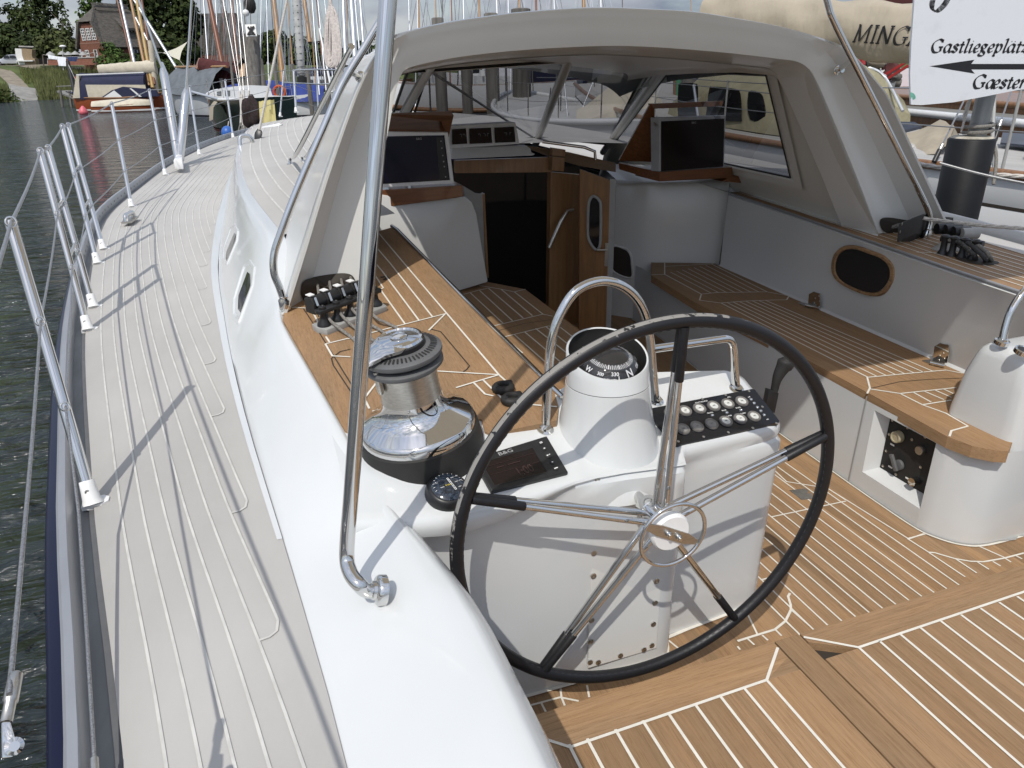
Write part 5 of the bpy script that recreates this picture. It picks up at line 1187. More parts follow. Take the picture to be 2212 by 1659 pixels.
# thick tubes over the shroud turnbuckles, and the shrouds themselves
sh0=Zp(388,347,dz(9)+.06)
for lb,lo,hi,endpx in (('thick steel shroud cover leaning aft, the left one of the V',(385,342),(354,160),(286,-40)),('thick steel shroud cover, the right one of the V',(388,346),(401,205),(416,-30))):
    d=(sh0-CAM).dot(fw); A_=Tp(*lo,d); B_=Tp(*hi,d)
    t=thing('shroud',lb,'shroud',tuple(A_),'shroud covers of the yacht')
    b=MB(); b.tube([A_-(B_-A_)*.02,A_,B_,B_+(B_-A_)*.14],[.012,.045,.045,.012],16); b.build('cover_tube',M['steel'],t,40)
    b=MB(); b.tube([B_,Tp(*endpx,d*.96)],.012,8); b.build('shroud_rod',M['steel'],t,60)
    b=MB(); b.tube([A_-V((0,0,.0)),sh0-V((0,0,.07))],.025,10); b.build('toggle',M['steelb'],t,40)
t=thing('deck_fitting','white chainplate bracket at the rail under the shroud covers','fitting',tuple(Zp(387,350,.12)))
b=MB(); b.prism([Zp(378,366,.13),Zp(397,366,.13),Zp(397,352,.13),Zp(384,352,.13)],(0,0,.09)); b.build('bracket',M['white'],t,30,bevel=.01)
# fairlead on the side deck
t=thing('fairlead','polished steel fairlead lying on the side deck by the toe rail','fairlead',tuple(Zp(280,476,.07)))
b=MB(); c=Zp(281,474,.075); b.tube(arc([c+V((-.015,-.08,-.0)),c+V((-.015,-.07,.04)),c+V((.015,.07,.04)),c+V((.015,.08,0))],.03,5),.016,12); b.build('bow_tube',M['steel'],t,60)
b=MB(); b.prism([c+V((-.045,-.11,.004)),c+V((.02,-.11,.004)),c+V((.045,.11,.004)),c+V((-.02,.11,.004))],(0,0,-.012)); b.build('base_plate',M['steelb'],t,30)
# gear on the foredeck: a black block with its white line, a steel eye, a white hatch moulding
t=thing('deck_block','black pulley block standing on the foredeck with a white line rising from it','block',tuple(Zp(556,300,.35)))
d=7.2
b=MB(); b.prism([Tp(549,302,d),Tp(564,304,d),Tp(567,283,d),Tp(557,277,d),Tp(550,286,d)],ray(556,290)*.05); b.build('block_cheek',M['black'],t,30,bevel=.01)
b=MB(); b.tube([Tp(560,280,d),Tp(585,165,d*.98),Tp(622,-10,d*.95)],.012,8); b.build('block_line',M['ropew'],t,60)
t=thing('deck_eye','small steel deck eye on the edge of the cabin top','fitting',tuple(Zp(532,312,.4))); b=MB(); c=Tp(531,306,6.9); b.tube(arc([c+V((-.06,-.05,-.06)),c+V((-.05,0,.06)),c+V((.05,0,.05)),c+V((.07,.0,-.06))],.05,5),.02,10); b.build('eye_bolt',M['steel'],t,60)
t=thing('hatch_moulding','low white moulding on the foredeck behind the black block','hatch',tuple(Zp(578,275,.4))); b=MB(); d=8.5; b.prism([Tp(562,284,d),Tp(575,285,d),Tp(612,268,d),Tp(600,266,d),Tp(566,273,d)],(0,.25,-.05)); b.build('moulding',M['gel'],t,40,bevel=.01)
# bow rail
t=thing('bow_rail','steel pulpit rail round the bow','rail',(1.3,13.6,.3))
b=MB(); b.tube(arc([Tp(640,236,12.0),Tp(634,152,12.2),Tp(690,150,13.4),Tp(742,152,13.2)],.2,5),.016,10); b.build('top_rail',M['steel'],t,60)
b=MB(); b.tube([Tp(612,178,12.2),Tp(690,182,13.2),Tp(730,180,13.2)],.012,8); b.build('mid_rail',M['steel'],t,60)
b=MB(); b.tube([Tp(688,250,13.0),Tp(683,152,13.2)],.014,8); b.build('rail_leg',M['steel'],t,60)
# furled headsail
t=thing('furled_sail','grey and white headsail rolled tight round the forestay at the bow','sail',tuple(Tp(652,180,13)))
b=MB(); A_,B_=Tp(652,166,13.2),Tp(638,-40,12.6); b.tube([A_,A_.lerp(B_,.03),A_.lerp(B_,.35),B_],[.03,.062,.075,.075],14); b.build('rolled_sail',mat('sailcloth_grey',(.50,.50,.49),.8,noise=.25,nscale=(4,4,9),bump=.4,bscale=20,bdist=.01),t,60)
b=MB()
ax=(B_-A_)
n=14
for k in range(n):
    p=A_+ax*(k+.5)/n; q=A_+ax*(k+.62)/n; b.tube([p+V((-.078,-.02,0)),p.lerp(q,.5)+V((.0,-.079,0)),q+V((.078,-.02,0))],.006,6)
b.build('spiral_edge',M['grey'],t,0)
b=MB(); b.lathe([(.05,-.12),(.09,-.1),(.09,.0),(.05,.02)],A_,ax,16); b.build('furling_drum',M['black'],t,40)
# ---------------------------------------------------------------- ropes led out of the clutches
def rope(label,pts,r=.0055,m_=M['rope'],group=None):
    b=MB(); q=crv(pts,8); b.tube(q,r,10); o=b.build('rope',m_,None,80); tag(o,label,'rope',group); return o
ru=lambda u,v,h: PC(u,v,h)
gr_='grey control ropes led through the port clutches'
rope('grey rope through the clutch farthest outboard, running aft past the big pole',[PA(684,600,.1),PC(690,640,.07),PC(700,665,.055),PC(712,690,.04),PC(733,709,.022),PC(757,727,.008),PC(772,741,.007),PC(800,765,.007),PC(825,800,.01)],group=gr_)
rope('grey rope through the second clutch from outboard, behind the big pole',[PA(710,596,.1),PC(716,632,.07),PC(727,660,.055),PC(740,683,.04),PC(762,704,.018),PC(790,724,.008),PC(822,747,.007),PC(850,775,.01)],group=gr_)
rope('grey rope through the inboard clutch, curving aft behind the winch top',[PA(752,588,.1),PC(764,615,.07),PC(780,648,.055),PC(797,668,.045),PC(815,688,.028),PC(840,700,.012),PC(862,712,.008),PC(890,738,.008)],group=gr_)
rope('grey rope end at the third clutch, in the dark rope hole',[PA(735,592,.1),PC(741,622,.07),PC(753,652,.055),PC(768,676,.04),PC(800,700,.016),PC(835,722,.008),PC(870,750,.009)],group=gr_)
# starboard clutch bank and ropes
zc=ZCp
cs=thing('rope_clutch','bank of black rope clutches at the foot of the starboard hardtop leg','rope clutch',tuple(zc(2020,535)))
oo=zc(2036,540)
b=MB(); cq=lambda u,v,h=0: zc(u,v)+V((0,0,h))
side_=[Pp(u,v,zc(1950,535),V((.55,-1,0)).normalized()) for u,v in ((1937,523),(1941,483),(1952,478),(2026,484),(2024,532),(1990,523))]
b.prism(side_,(.22,.10,0)); b.build('clutch_housing',M['blackm'],cs,20,bevel=.004)
b=MB()
sn=V((.55,-1,0)).normalized()
for u,v in ((1948,484),(1968,483),(1988,482),(2008,484),(1944,501),(1962,507),(1981,513)): b.lathe([(.007,0),(.007,.002),(.003,.003),(0,.003)],Pp(u,v,zc(1950,535)+sn*.002,sn),sn,10)
b.build('housing_screw',M['steelb'],cs,40)
def CS(u,v,h=0): return Pp(u,v,(0,2,.2+h),(0,-.02,1))
for k,(u,v) in enumerate(((2040,494),(2058,497),(2076,501),(2094,504))):
    p=CS(u,v,.085); b=MB(); b.tube([p+V((-.034,.012,0)),p+V((.034,-.012,0))],.025,16); b.build('roller',M['black'] if k<3 else M['greyl'],cs,50)
b=MB(); b.lathe([(.055,-.01),(.052,.010),(.04,.02),(.028,.035),(.028,.045)],CS(2050,540),(0,0,1),20,1.7,1); b.build('mounting_pad',M['greyl'],cs,40)
b=MB(); b.tube([CS(2034,514,.07),CS(2075,521,.07),CS(2124,529,.07)],.017,8); b.build('fairlead_bar',M['black'],cs,40)
for k,(u,v) in enumerate(((2042,517),(2062,520),(2084,523),(2108,527))):
    b=MB(); b.lathe([(.026,-.072),(.014,-.045),(.013,-.01),(.019,.012),(.012,.020)],CS(u,v,.072),(0,0,1),14); b.build('post',M['black'],cs,50)
gs_='control ropes led through the starboard clutches'
pat=mat('flecked_rope',(.10,.10,.098),.85,noise=.6,nscale=(150,150,150),ramp=(.5,.6))
for k,(pts,mm,lb) in enumerate((([(2046,516),(2056,520),(2072,530),(2086,544),(2089,565)],M['rope'],'plain grey rope leaving the starboard clutches into the teak, leftmost'),([(2062,519),(2074,524),(2092,540),(2106,553),(2109,569)],pat,'flecked rope leaving the starboard clutches, second from the left'),([(2080,521),(2094,527),(2114,544),(2127,558),(2131,571)],mat('dark_flecked_rope',(.06,.06,.062),.85,noise=.5,nscale=(150,150,150)),'dark rope leaving the starboard clutches, third from the left'),([(2098,524),(2110,529),(2129,543),(2139,556),(2144,571)],M['rope'],'grey rope leaving the starboard clutches, rightmost'))):
    q=[CS(u,v,h) for (u,v),h in zip(pts,(.075,.07,.05,.03,-.02))]
    rope(lb,q,.0095,mm,gs_)
b=MB(); b.poly(crv([zc(u,v)+V((0,0,.0085)) for u,v in ((2062,560),(2085,556),(2125,562),(2158,571),(2130,577),(2085,570))],4,True)); so=b.build('rope_slot',M['dark'],st_top,0)
b=MB(); b.tube([PA(1905,490,.25)+V((0,0,.0)),PA(1910,492,.0),zc(1938,505)+V((.02,.0,.04))],.012,10); o=b.build('rope',M['rope'],None,60); tag(o,'pale rope running from the hole in the starboard hardtop leg to the clutches','rope')
# ================================================================ surroundings
def struct(o): o['kind']='structure'; return o
rnd=random.Random(11)
UPV=V((0,0,1)); FH=V((math.sin(YAW),math.cos(YAW),0)); RH=V((math.cos(YAW),-math.sin(YAW),0))
# ---- water
wm_=bpy.data.materials.new('harbour_water'); wm_.use_nodes=True; t=wm_.node_tree; pb_=t.nodes['Principled BSDF']
pb_.inputs['Base Color'].default_value=(.018,.025,.027,1); pb_.inputs['Roughness'].default_value=.07; pb_.inputs['IOR'].default_value=1.33
tc_=t.nodes.new('ShaderNodeTexCoord'); 
hs_=[]
for sc,rot,st_,det in (((.7,2.4,1),.30,1.7,4),((3.2,7.5,1),.1,.42,4),((.15,.5,1),.5,1.1,2)):
    mp_=t.nodes.new('ShaderNodeMapping'); mp_.inputs['Scale'].default_value=sc; mp_.inputs['Rotation'].default_value=(0,0,rot); t.links.new(tc_.outputs['Object'],mp_.inputs[0])
    nz_=t.nodes.new('ShaderNodeTexNoise'); nz_.inputs['Scale'].default_value=1; nz_.inputs['Detail'].default_value=det; nz_.inputs['Distortion'].default_value=.6; t.links.new(mp_.outputs[0],nz_.inputs['Vector'])
    mu=t.nodes.new('ShaderNodeMath'); mu.operation='MULTIPLY'; mu.inputs[1].default_value=st_; t.links.new(nz_.outputs[0],mu.inputs[0]); hs_.append(mu)
a1=t.nodes.new('ShaderNodeMath'); t.links.new(hs_[0].outputs[0],a1.inputs[0]); t.links.new(hs_[1].outputs[0],a1.inputs[1])
a2=t.nodes.new('ShaderNodeMath'); t.links.new(a1.outputs[0],a2.inputs[0]); t.links.new(hs_[2].outputs[0],a2.inputs[1])
bp=t.nodes.new('ShaderNodeBump'); bp.inputs['Strength'].default_value=.9; bp.inputs['Distance'].default_value=.36; t.links.new(a2.outputs[0],bp.inputs['Height']); t.links.new(bp.outputs[0],pb_.inputs['Normal'])
b=MB(); b.quad((-900,-400,WATER),(900,-400,WATER),(900,1400,WATER),(-900,1400,WATER)); struct(b.build('water',wm_,None,0))
# ---- far bank: rises from the reeds to the farm yard
M['grass']=mat('lawn',(.085,.11,.026),.9,noise=.45,nscale=(.5,.5,.5),detail=8)
M['dirt']=mat('sandy_track',(.27,.23,.175),.95,noise=.35,nscale=(1.2,1.2,1.2),detail=8)
M['conc']=mat('slip_concrete',(.30,.29,.27),.9,noise=.35,nscale=(1.0,1.0,1.0),detail=8)
M['field']=mat('ripe_field',(.33,.24,.10),.95,noise=.2,nscale=(.1,.1,.1))
def gz_(u,k):
    return None
prof=[(0,-2.2),(1.5,-1.35),(4,-.6),(9,.55),(14,1.7),(19,2.75),(24,3.0),(60,3.4),(160,5),(420,7)]
def shore(u): return interp([(-1500,70),(-300,78),(0,85),(120,92),(250,99),(400,112),(600,150),(900,210),(1400,260),(2400,240),(3600,200)],u)
grid=[]
US=[-1500,-900,-500,-300,-150,-60,0,30,60,90,130,170,210,250,300,350,420,500,600,750,900,1200,1600,2000,2400,3000,3600]
def ground(u,t):
    """a point of the bank at picture column u and distance t"""
    s=t-shore(u); d=ray(u,215); h=V((d.x,d.y,0)); p=CAM+h*t; p.z=interp(prof,s)+ (mnoise.noise(p*.12)*.25 if s>3 else 0); return p
for u in US: grid.append([ground(u,shore(u)+s) for s,_ in prof])
b=MB(); b.loft(grid); struct(b.build('ground',M['grass'],None,60))
def patch(name,l,mm,lift=.06):
    b=MB(); b.loft([[ground(u,t)+V((0,0,lift)) for u,t in row] for row in l]); return struct(b.build(name,mm,None,60))
S0=shore(60)
patch('yard',[[(-400,S0+18.5),(-200,S0+18.5),(0,S0+18.3),(60,S0+18.5),(120,S0+18.7),(250,S0+19.5)],[(-400,S0+24),(-200,S0+24),(0,S0+24),(60,S0+24),(120,S0+24),(250,S0+26)],[(-400,S0+34),(-200,S0+34),(0,S0+34),(60,S0+34),(120,S0+34),(250,S0+34)]],M['dirt'])
patch('path',[[(-20,S0+19),(0,S0+19),(20,S0+19.2)],[(2,S0+14),(22,S0+13.5),(44,S0+13.5)],[(14,S0+9.5),(38,S0+9),(62,S0+9)],[(28,S0+6),(50,S0+5.6),(74,S0+5.5)]],M['dirt'],.09)
patch('slipway',[[(26,S0+6.4),(50,S0+6.2),(88,S0+7.2)],[(28,S0+3),(55,S0+3),(86,S0+4.6)],[(24,S0+.8),(55,S0+.6),(80,S0+2.4)],[(22,S0-.6),(55,S0-.6),(78,S0+1)]],M['conc'],.10)
patch('field',[[(640,shore(640)+40),(800,shore(800)+40),(1200,shore(1200)+40)],[(640,shore(640)+110),(800,shore(800)+110),(1200,shore(1200)+110)]],M['field'],1.5)
# ---- foliage built from many leaf-clump faces
def leafmat(name,c,c2): 
    return mat(name,c,.75,noise=0,c2=c2,nscale=(.55,.55,.55),ramp=(.38,.62),detail=3,tone=.45,spec=.15)
LM=[leafmat('foliage_dark',(.050,.068,.020),(.020,.030,.011)),leafmat('foliage_mid',(.072,.100,.026),(.030,.044,.014)),leafmat('foliage_olive',(.095,.112,.040),(.042,.052,.020)),leafmat('foliage_fresh',(.088,.145,.034),(.04,.066,.018))]
M['bark']=mat('bark',(.10,.08,.06),.9,noise=.4,nscale=(3,3,1))
def leaves(b,c,r,n,size,sc=(1,1,1)):
    c=V(c)
    for _ in range(n):
        while 1:
            q=V((rnd.uniform(-1,1),rnd.uniform(-1,1),rnd.uniform(-1,1)))
            if .15<q.length<1: break
        if rnd.random()<.75: q=q.normalized()*(.72+.28*rnd.random())
        k=1+.28*mnoise.noise(q*1.9+c)
        p=c+V((q.x*sc[0],q.y*sc[1],q.z*sc[2]))*r*k
        nrm=(q+V((rnd.uniform(-.7,.7),rnd.uniform(-.7,.7),rnd.uniform(-.3,.9)))).normalized(); u=nrm.orthogonal().normalized(); w=nrm.cross(u); a=rnd.uniform(0,6.28); e=u*math.cos(a)+w*math.sin(a); f=nrm.cross(e); s=size*rnd.uniform(.6,1.35)
        b.add([p+e*s,p+f*s*.75,p-e*s*.9,p-f*s*.7],[[0,1,2,3]],rnd.random())
def tree(label,u,vb,vt,t,lm,blobs,trunk=True,group='trees on the far bank',size=.34,cat='tree',name='tree',dens=1.0):
    """blobs: (du,v,radius px, squash) in picture scale at distance t"""
    g=ground(u,t); base=Tp(u,vb,1); base=CAM+ray(u,vb)*t
    px=t/FOC
    tr_=thing(name,label,cat,tuple(base),group)
    if trunk:
        b=MB(); top=CAM+ray(u,vt+ (vb-vt)*.25)*t
        b.tube([base-V((0,0,1)),base.lerp(top,.4)+V((.1,0,0)),top],[.028*(vb-vt)*px,.02*(vb-vt)*px,.006*(vb-vt)*px],8)
        for k in range(5):
            a=rnd.uniform(0,6.28); s=base.lerp(top,.35+.12*k); b.tube([s,s+V((math.cos(a),math.sin(a),.9))*(vb-vt)*px*.2],[.009*(vb-vt)*px,.003*(vb-vt)*px],6)
        b.build('trunk',M['bark'],tr_,60)
    b=MB()
    for du,v,r,sq in blobs:
        c=CAM+ray(u+du,v)*t+FH*rnd.uniform(-.5,.5)*r*px
        leaves(b,c,r*px,int(min(900,max(60,r*r*.55*dens))),size*(1 if r>16 else .75),(1,1,sq))
    b.build('crown',LM[lm],tr_,0,recalc=False); return tr_
tree('dark bushy trees at the far left above the parked car',18,150,40,112,0,[(-30,100,36,.9),(8,95,34,.9),(45,100,30,.9),(-10,70,26,.8),(-60,90,40,1),(28,118,26,.8),(-4,66,22,.7),(-34,58,24,.8),(-20,130,30,.7),(60,112,22,.8),(5,140,24,.5)])
tree('tall airy poplar-like tree left of the house, sky showing through it',80,140,0,125,0,[(-8,30,30,1.1),(12,60,30,1),(-35,28,17,.7),(-5,0,22,1),(-58,18,16,.7),(24,20,18,1),(-30,58,26,.9),(20,84,28,.9),(-78,24,12,.6),(-44,40,22,.8),(8,-6,20,1)],dens=.95)
tree('slim upright tree between the tall tree and the house',134,130,2,122,0,[(0,30,13,1.6),(6,60,17,1.2),(-4,8,8,1.4),(8,85,20,1),(-10,75,14,1)],dens=.7)
tree('broad olive green tree standing in front of the house, left of its gable',118,128,58,106,2,[(-20,96,26,.8),(8,88,28,.8),(34,100,22,.8),(-6,76,20,.7),(20,112,20,.6),(-34,112,18,.6),(44,116,14,.6)])
tree('light green tree rising behind the thatched roof ridge',196,120,-20,128,3,[(-10,30,20,1.1),(4,0,24,1.1),(-24,52,12,1),(-16,12,14,.8),(10,-28,24,1)],dens=.9)
tree('huge dark lime tree to the right of the house',345,150,-60,118,0,[(0,40,62,1),(-35,60,46,1),(45,50,42,1),(10,100,52,.8),(-30,110,40,.8),(50,110,38,.8),(0,-20,60,.9),(-48,10,34,1),(62,20,26,1),(30,140,34,.6),(-10,145,40,.6)],size=.42,dens=.8)
tree('mid green trees behind the brown mast at the reed edge',455,150,46,150,1,[(-40,95,30,.9),(0,90,36,.8),(38,96,30,.8),(-20,120,34,.6),(30,124,34,.6),(60,105,22,.8),(22,70,18,.8)],size=.45)
tree('young tree with a thin top beside the sign post',492,110,34,140,1,[(0,62,14,1.3),(4,84,20,1),(-10,80,12,1)],size=.4)
for i,(u,vt,r,lb) in enumerate(((530,78,34,'round dark tree behind the harbour sign'),(585,68,36,'dark tree between the two orange-brown masts'),(640,78,34,'dark tree behind the grey rolled headsail'),(700,84,34,'dark tree behind the hanging coil of rope'),(770,92,34,'dark far tree behind the big pole'))):
    tree(lb,u,140,vt,190,0,[(-16,vt+28,r*.75,.8),(12,vt+20,r*.8,.8),(0,vt+44,r,.6),(-26,vt+48,r*.7,.6),(28,vt+46,r*.7,.6)],size=.6)
# long hedge line on the horizon past the yard, too far to count
b=MB()
for u in range(820,2500,24):
    c=CAM+ray(u,150-(u-200)*.021)*330; leaves(b,c+V((0,0,3)),9+rnd.uniform(-2,3),70,1.6,(1.4,1.4,.8))
o=b.build('distant_wood',LM[0],None,0,recalc=False); o['kind']='stuff'; o['label']='far wood along the horizon behind the harbour'; 
# hedge and bushes
tree('bright green clipped bush against the house wall',236,150,94,98,3,[(0,106,18,.9),(12,122,26,.8),(-4,135,24,.6),(26,138,22,.6),(4,98,10,.8)],trunk=False,name='bush',cat='bush',group='bushes by the house',size=.2)
tree('dark garden bush right of the house front',305,155,112,100,1,[(-14,130,20,.8),(10,128,20,.8),(30,138,18,.6),(-26,142,16,.6),(50,142,16,.6)],trunk=False,name='bush',cat='bush',group='bushes by the house',size=.24)
tree('leafy bush at the left picture edge beside the slipway',4,226,182,83,1,[(-8,202,18,.9),(12,206,15,.8),(24,214,11,.7),(-24,195,20,.9),(0,216,14,.6)],trunk=False,name='bush',cat='bush',group='bushes by the house',size=.17)
# reeds
def reeds(name,label,u0,u1,t0,t1,n,h,mm):
    b=MB()
    for _ in range(n):
        u=rnd.uniform(u0,u1); s=rnd.uniform(0,1); t=shore(u)+t0+(t1-t0)*s; p=ground(u,t); l=h*rnd.uniform(.65,1.15); w=RH*.05*rnd.uniform(.8,1.6); ln=V((rnd.uniform(-.25,.35),rnd.uniform(-.2,.2),1))*l
        b.add([p-w,p+w,p+w*.6+ln*.6,p+ln,p-w*.6+ln*.6],[[0,1,2,3,4]],rnd.random())
    o=b.build(name,mm,None,0,recalc=False); o['kind']='stuff'; o['label']=label
rm=leafmat('reed',(.135,.145,.060),(.075,.088,.034))
reeds('reeds','tall grey green reeds along the far waterline',86,430,-.4,10,7000,1.9,rm)
reeds('reed_edge','low reeds beside the slipway at the left',-120,22,-.3,5,1800,1.3,rm)
reeds('lawn_grass','rough grass on the bank above the reeds',60,330,8,16,2600,.5,leafmat('rough_grass',(.12,.135,.045),(.07,.085,.03)))
# ---- thatched farmhouse
th_o=CAM+ray(205,133)*104; 
aL=(RH*.47+FH*.88).normalized(); aW=(RH*.88-FH*.47).normalized()     # ridge runs away to the right; gable faces the water on the left
house=thing('farmhouse','brick farmhouse with steep grey thatched roof and white lattice windows on the far bank','house',tuple(th_o))
HW=2.55; HLn=8.6; 
def H(w,l,h): return th_o+aW*w+aL*l+UPV*h
M['brick']=mat('red_brick',(.20,.082,.052),.9,noise=.35,nscale=(3,3,9))
M['thatch']=mat('thatch',(.118,.106,.092),.95,noise=.45,nscale=(2,2,6),bump=.6,bscale=6,bdist=.08,detail=8)
b=MB(); b.loft([[H(-HW,0,-1),H(HW,0,-1),H(HW,HLn,-1),H(-HW,HLn,-1),H(-HW,0,-1)],[H(-HW,0,2.1),H(HW,0,2.1),H(HW,HLn,2.1),H(-HW,HLn,2.1),H(-HW,0,2.1)]]); b.poly([H(-HW,0,2.1),H(HW,0,2.1),H(1.5,0,4.9),H(-1.5,0,4.9)]); b.build('brick_wall',M['brick'],house,0)
b=MB()
RT=7.1; EV=1.85; ov_=.75
for s in (-1,1):
    ru=[H(s*(HW+ov_),-.35,EV),H(s*1.62,-.35,5.15),H(.0,1.7,RT),H(.0,HLn-1.7,RT),H(s*1.62,HLn+.3,5.15),H(s*(HW+ov_),HLn+.3,EV)]
    n_r=(ru[1]-ru[0]).cross(ru[5]-ru[0]).normalized(); n_r=n_r if n_r.z>0 else -n_r
    b.prism(ru,-n_r*.38)
b.prism([H(-1.62,-.35,5.15),H(1.62,-.35,5.15),H(0,1.7,RT)],(aL*.3-UPV*.1)); b.prism([H(-1.62,HLn+.3,5.15),H(1.62,HLn+.3,5.15),H(0,HLn-1.7,RT)],(-aL*.3-UPV*.1))
rf=b.build('thatched_roof',M['thatch'],house,0)
b=MB(); 
for k in range(26):
    l=1.7+(HLn-3.4)*k/25; b.tube([H(-.62,l-.1,RT-.45),H(0,l,RT+.12),H(.3,l+.1,RT+.55)],.055,5); b.tube([H(.62,l+.1,RT-.45),H(0,l,RT+.12),H(-.3,l-.1,RT+.55)],.055,5)
b.tube([H(0,1.6,RT+.05),H(0,HLn-1.6,RT+.05)],.22,8); b.build('ridge_sticks',mat('ridge_wood',(.13,.12,.105),.95,noise=.3,nscale=(3,3,3)),rf,0)
M['wpaint']=mat('white_paint',(.72,.72,.70),.6,noise=.08,nscale=(5,5,5))
def win(w,h,ww,hh,nx,nz,l=-.02):
    b=MB(); 
    for i in range(nx+1):
        x=w-ww/2+ww*i/nx; b.box(H(x,l-.05,h),(.07,.07,.07)); b.v=b.v[:-8]; b.f=b.f[:-6]; b.mi=b.mi[:-6]; b.tone=b.tone[:-6]
        b.prism([H(x-.045,l-.06,h-hh/2),H(x+.045,l-.06,h-hh/2),H(x+.045,l-.06,h+hh/2),H(x-.045,l-.06,h+hh/2)],aL*.05)
    for k in range(nz+1):
        z=h-hh/2+hh*k/nz; b.prism([H(w-ww/2-.04,l-.065,z-.04),H(w+ww/2+.04,l-.065,z-.04),H(w+ww/2+.04,l-.065,z+.04),H(w-ww/2-.04,l-.065,z+.04)],aL*.045)
    f=b.build('window',M['wpaint'],house,0)
    b=MB(); b.poly([H(w-ww/2,l-.01,h-hh/2),H(w+ww/2,l-.01,h-hh/2),H(w+ww/2,l-.01,h+hh/2),H(w-ww/2,l-.01,h+hh/2)]); b.build('window_pane',M['glassd'],f,0)
for w in (-1.35,0,1.35): win(w*.85,3.55,.78,1.45,2,4)
for w in (-1.2,.7): win(w,.9,.7,1.2,2,3)
b=MB(); b.prism([H(-HW,-.03,2.35),H(HW,-.03,2.35),H(HW,-.03,2.45),H(-HW,-.03,2.45)],aL*.03)
for k in range(9): x=-HW+.4+.68*k; b.prism([H(x,-.03,2.45),H(x+.07,-.03,2.45),H(x+.07,-.03,2.75),H(x,-.03,2.75)],aL*.03)
b.build('brick_band',mat('pale_brick_band',(.30,.17,.13),.9,noise=.2),house,0)
# side wall window bay and roof dormer seen on the right
def HS(l,h,o_=0): return H(HW+.03+o_,l,h)
b=MB()
for k in range(7): l=4.2+.55*k; b.prism([HS(l,.1),HS(l+.09,.1),HS(l+.09,1.65),HS(l,1.65)],-aW*.03)
for z in (.1,.85,1.6): b.prism([HS(4.1,z),HS(7.6,z),HS(7.6,z+.1),HS(4.1,z+.1)],-aW*.03)
f=b.build('window',M['wpaint'],house,0); b=MB(); b.poly([HS(4.2,.1,-.02),HS(7.5,.1,-.02),HS(7.5,1.65,-.02),HS(4.2,1.65,-.02)]); b.build('window_pane',M['glassd'],f,0)
def HD(l,h): return H(2.2,l,h)
b=MB(); b.prism([HD(4,2.8),HD(6.9,2.8),HD(6.9,4.3),HD(4,4.3)],-aW*1.6); dm=b.build('dormer',M['brick'],house,0)
b=MB()
for k in range(5): l=4.3+.5*k; b.prism([HD(l,3.0)+aW*.05,HD(l+.09,3.0)+aW*.05,HD(l+.09,4.15)+aW*.05,HD(l,4.15)+aW*.05],-aW*.03)
for z in (3.0,3.55,4.1): b.prism([HD(4.25,z)+aW*.05,HD(6.45,z)+aW*.05,HD(6.45,z+.09)+aW*.05,HD(4.25,z+.09)+aW*.05],-aW*.03)
b.build('dormer_window',M['wpaint'],dm,0)
b=MB(); b.prism([H(2.9,3.6,4.1),H(2.9,7.3,4.1),H(.6,7.0,5.7),H(.6,3.9,5.7)],V((0,0,.3))); b.build('dormer_roof',M['thatch'],dm,0)
# barn roof behind on the right, garden wall, shed
bo=CAM+ray(455,120)*135; barn=thing('barn','long grey thatched barn half hidden right of the great tree','barn',tuple(bo))
b=MB(); b.prism([bo-RH*7,bo+RH*7,bo+RH*5+UPV*7,bo-RH*5+UPV*7],FH*3+UPV*.2); b.build('barn_roof',M['thatch'],barn,0); b=MB(); b.prism([bo-RH*6-UPV*3,bo+RH*6-UPV*3,bo+RH*6+UPV*.2,bo-RH*6+UPV*.2],FH*2); b.build('barn_wall',M['brick'],barn,0)
def G(u,v,t): return CAM+ray(u,v)*t
def flat(name,label,cat,pts,t,depth,mm,group=None,smooth=0):
    b=MB(); b.prism([G(u,v,t) for u,v in pts],FH*depth); o=b.build(name,mm,None,smooth); tag(o,label,cat,group); return o
gw=thing('garden_wall','low brick garden wall with pale umbrellas behind it in front of the house','wall',tuple(G(160,140,101)))
b=MB(); b.prism([G(103,128,101),G(210,124,101),G(212,140,101),G(103,141,101)],FH*.35); b.build('brick_courses',M['brick'],gw,0); b=MB(); b.prism([G(102,126,100.9),G(211,122,100.9),G(211,124.5,100.9),G(102,128.5,100.9)],FH*.5); b.build('coping',M['conc'],gw,0)
for i,u in enumerate((109,134,148,163,180)):
    c=G(u,117-(i%2),103); t_=thing('parasol','pale closed parasol top showing over the garden wall','parasol',tuple(c-V((0,0,1.2))),'parasols behind the garden wall')
    b=MB(); b.lathe([(.62,-.12),(.5,.05),(.1,.32),(0,.36)],c,(0,0,1),10); b.build('shade',M['greyl'],t_,40); b=MB(); b.tube([c-V((0,0,1.3)),c],.04,6); b.build('pole',M['bark'],t_,0)
sh=thing('shed','dark timber shed with a pale roof edge behind the car','shed',tuple(G(60,140,110)))
b=MB(); b.prism([G(42,101,110),G(74,102,110),G(78,140,110),G(44,141,110)],FH*3); b.build('board_wall',mat('dark_boards',(.055,.048,.042),.9,noise=.4,nscale=(8,8,1)),sh,0); b=MB(); b.prism([G(40,98.5,109.6),G(76,100,109.6),G(76,102.5,109.6),G(40,101.5,109.6)],FH*3.6); b.build('flat_roof',M['conc'],sh,0)
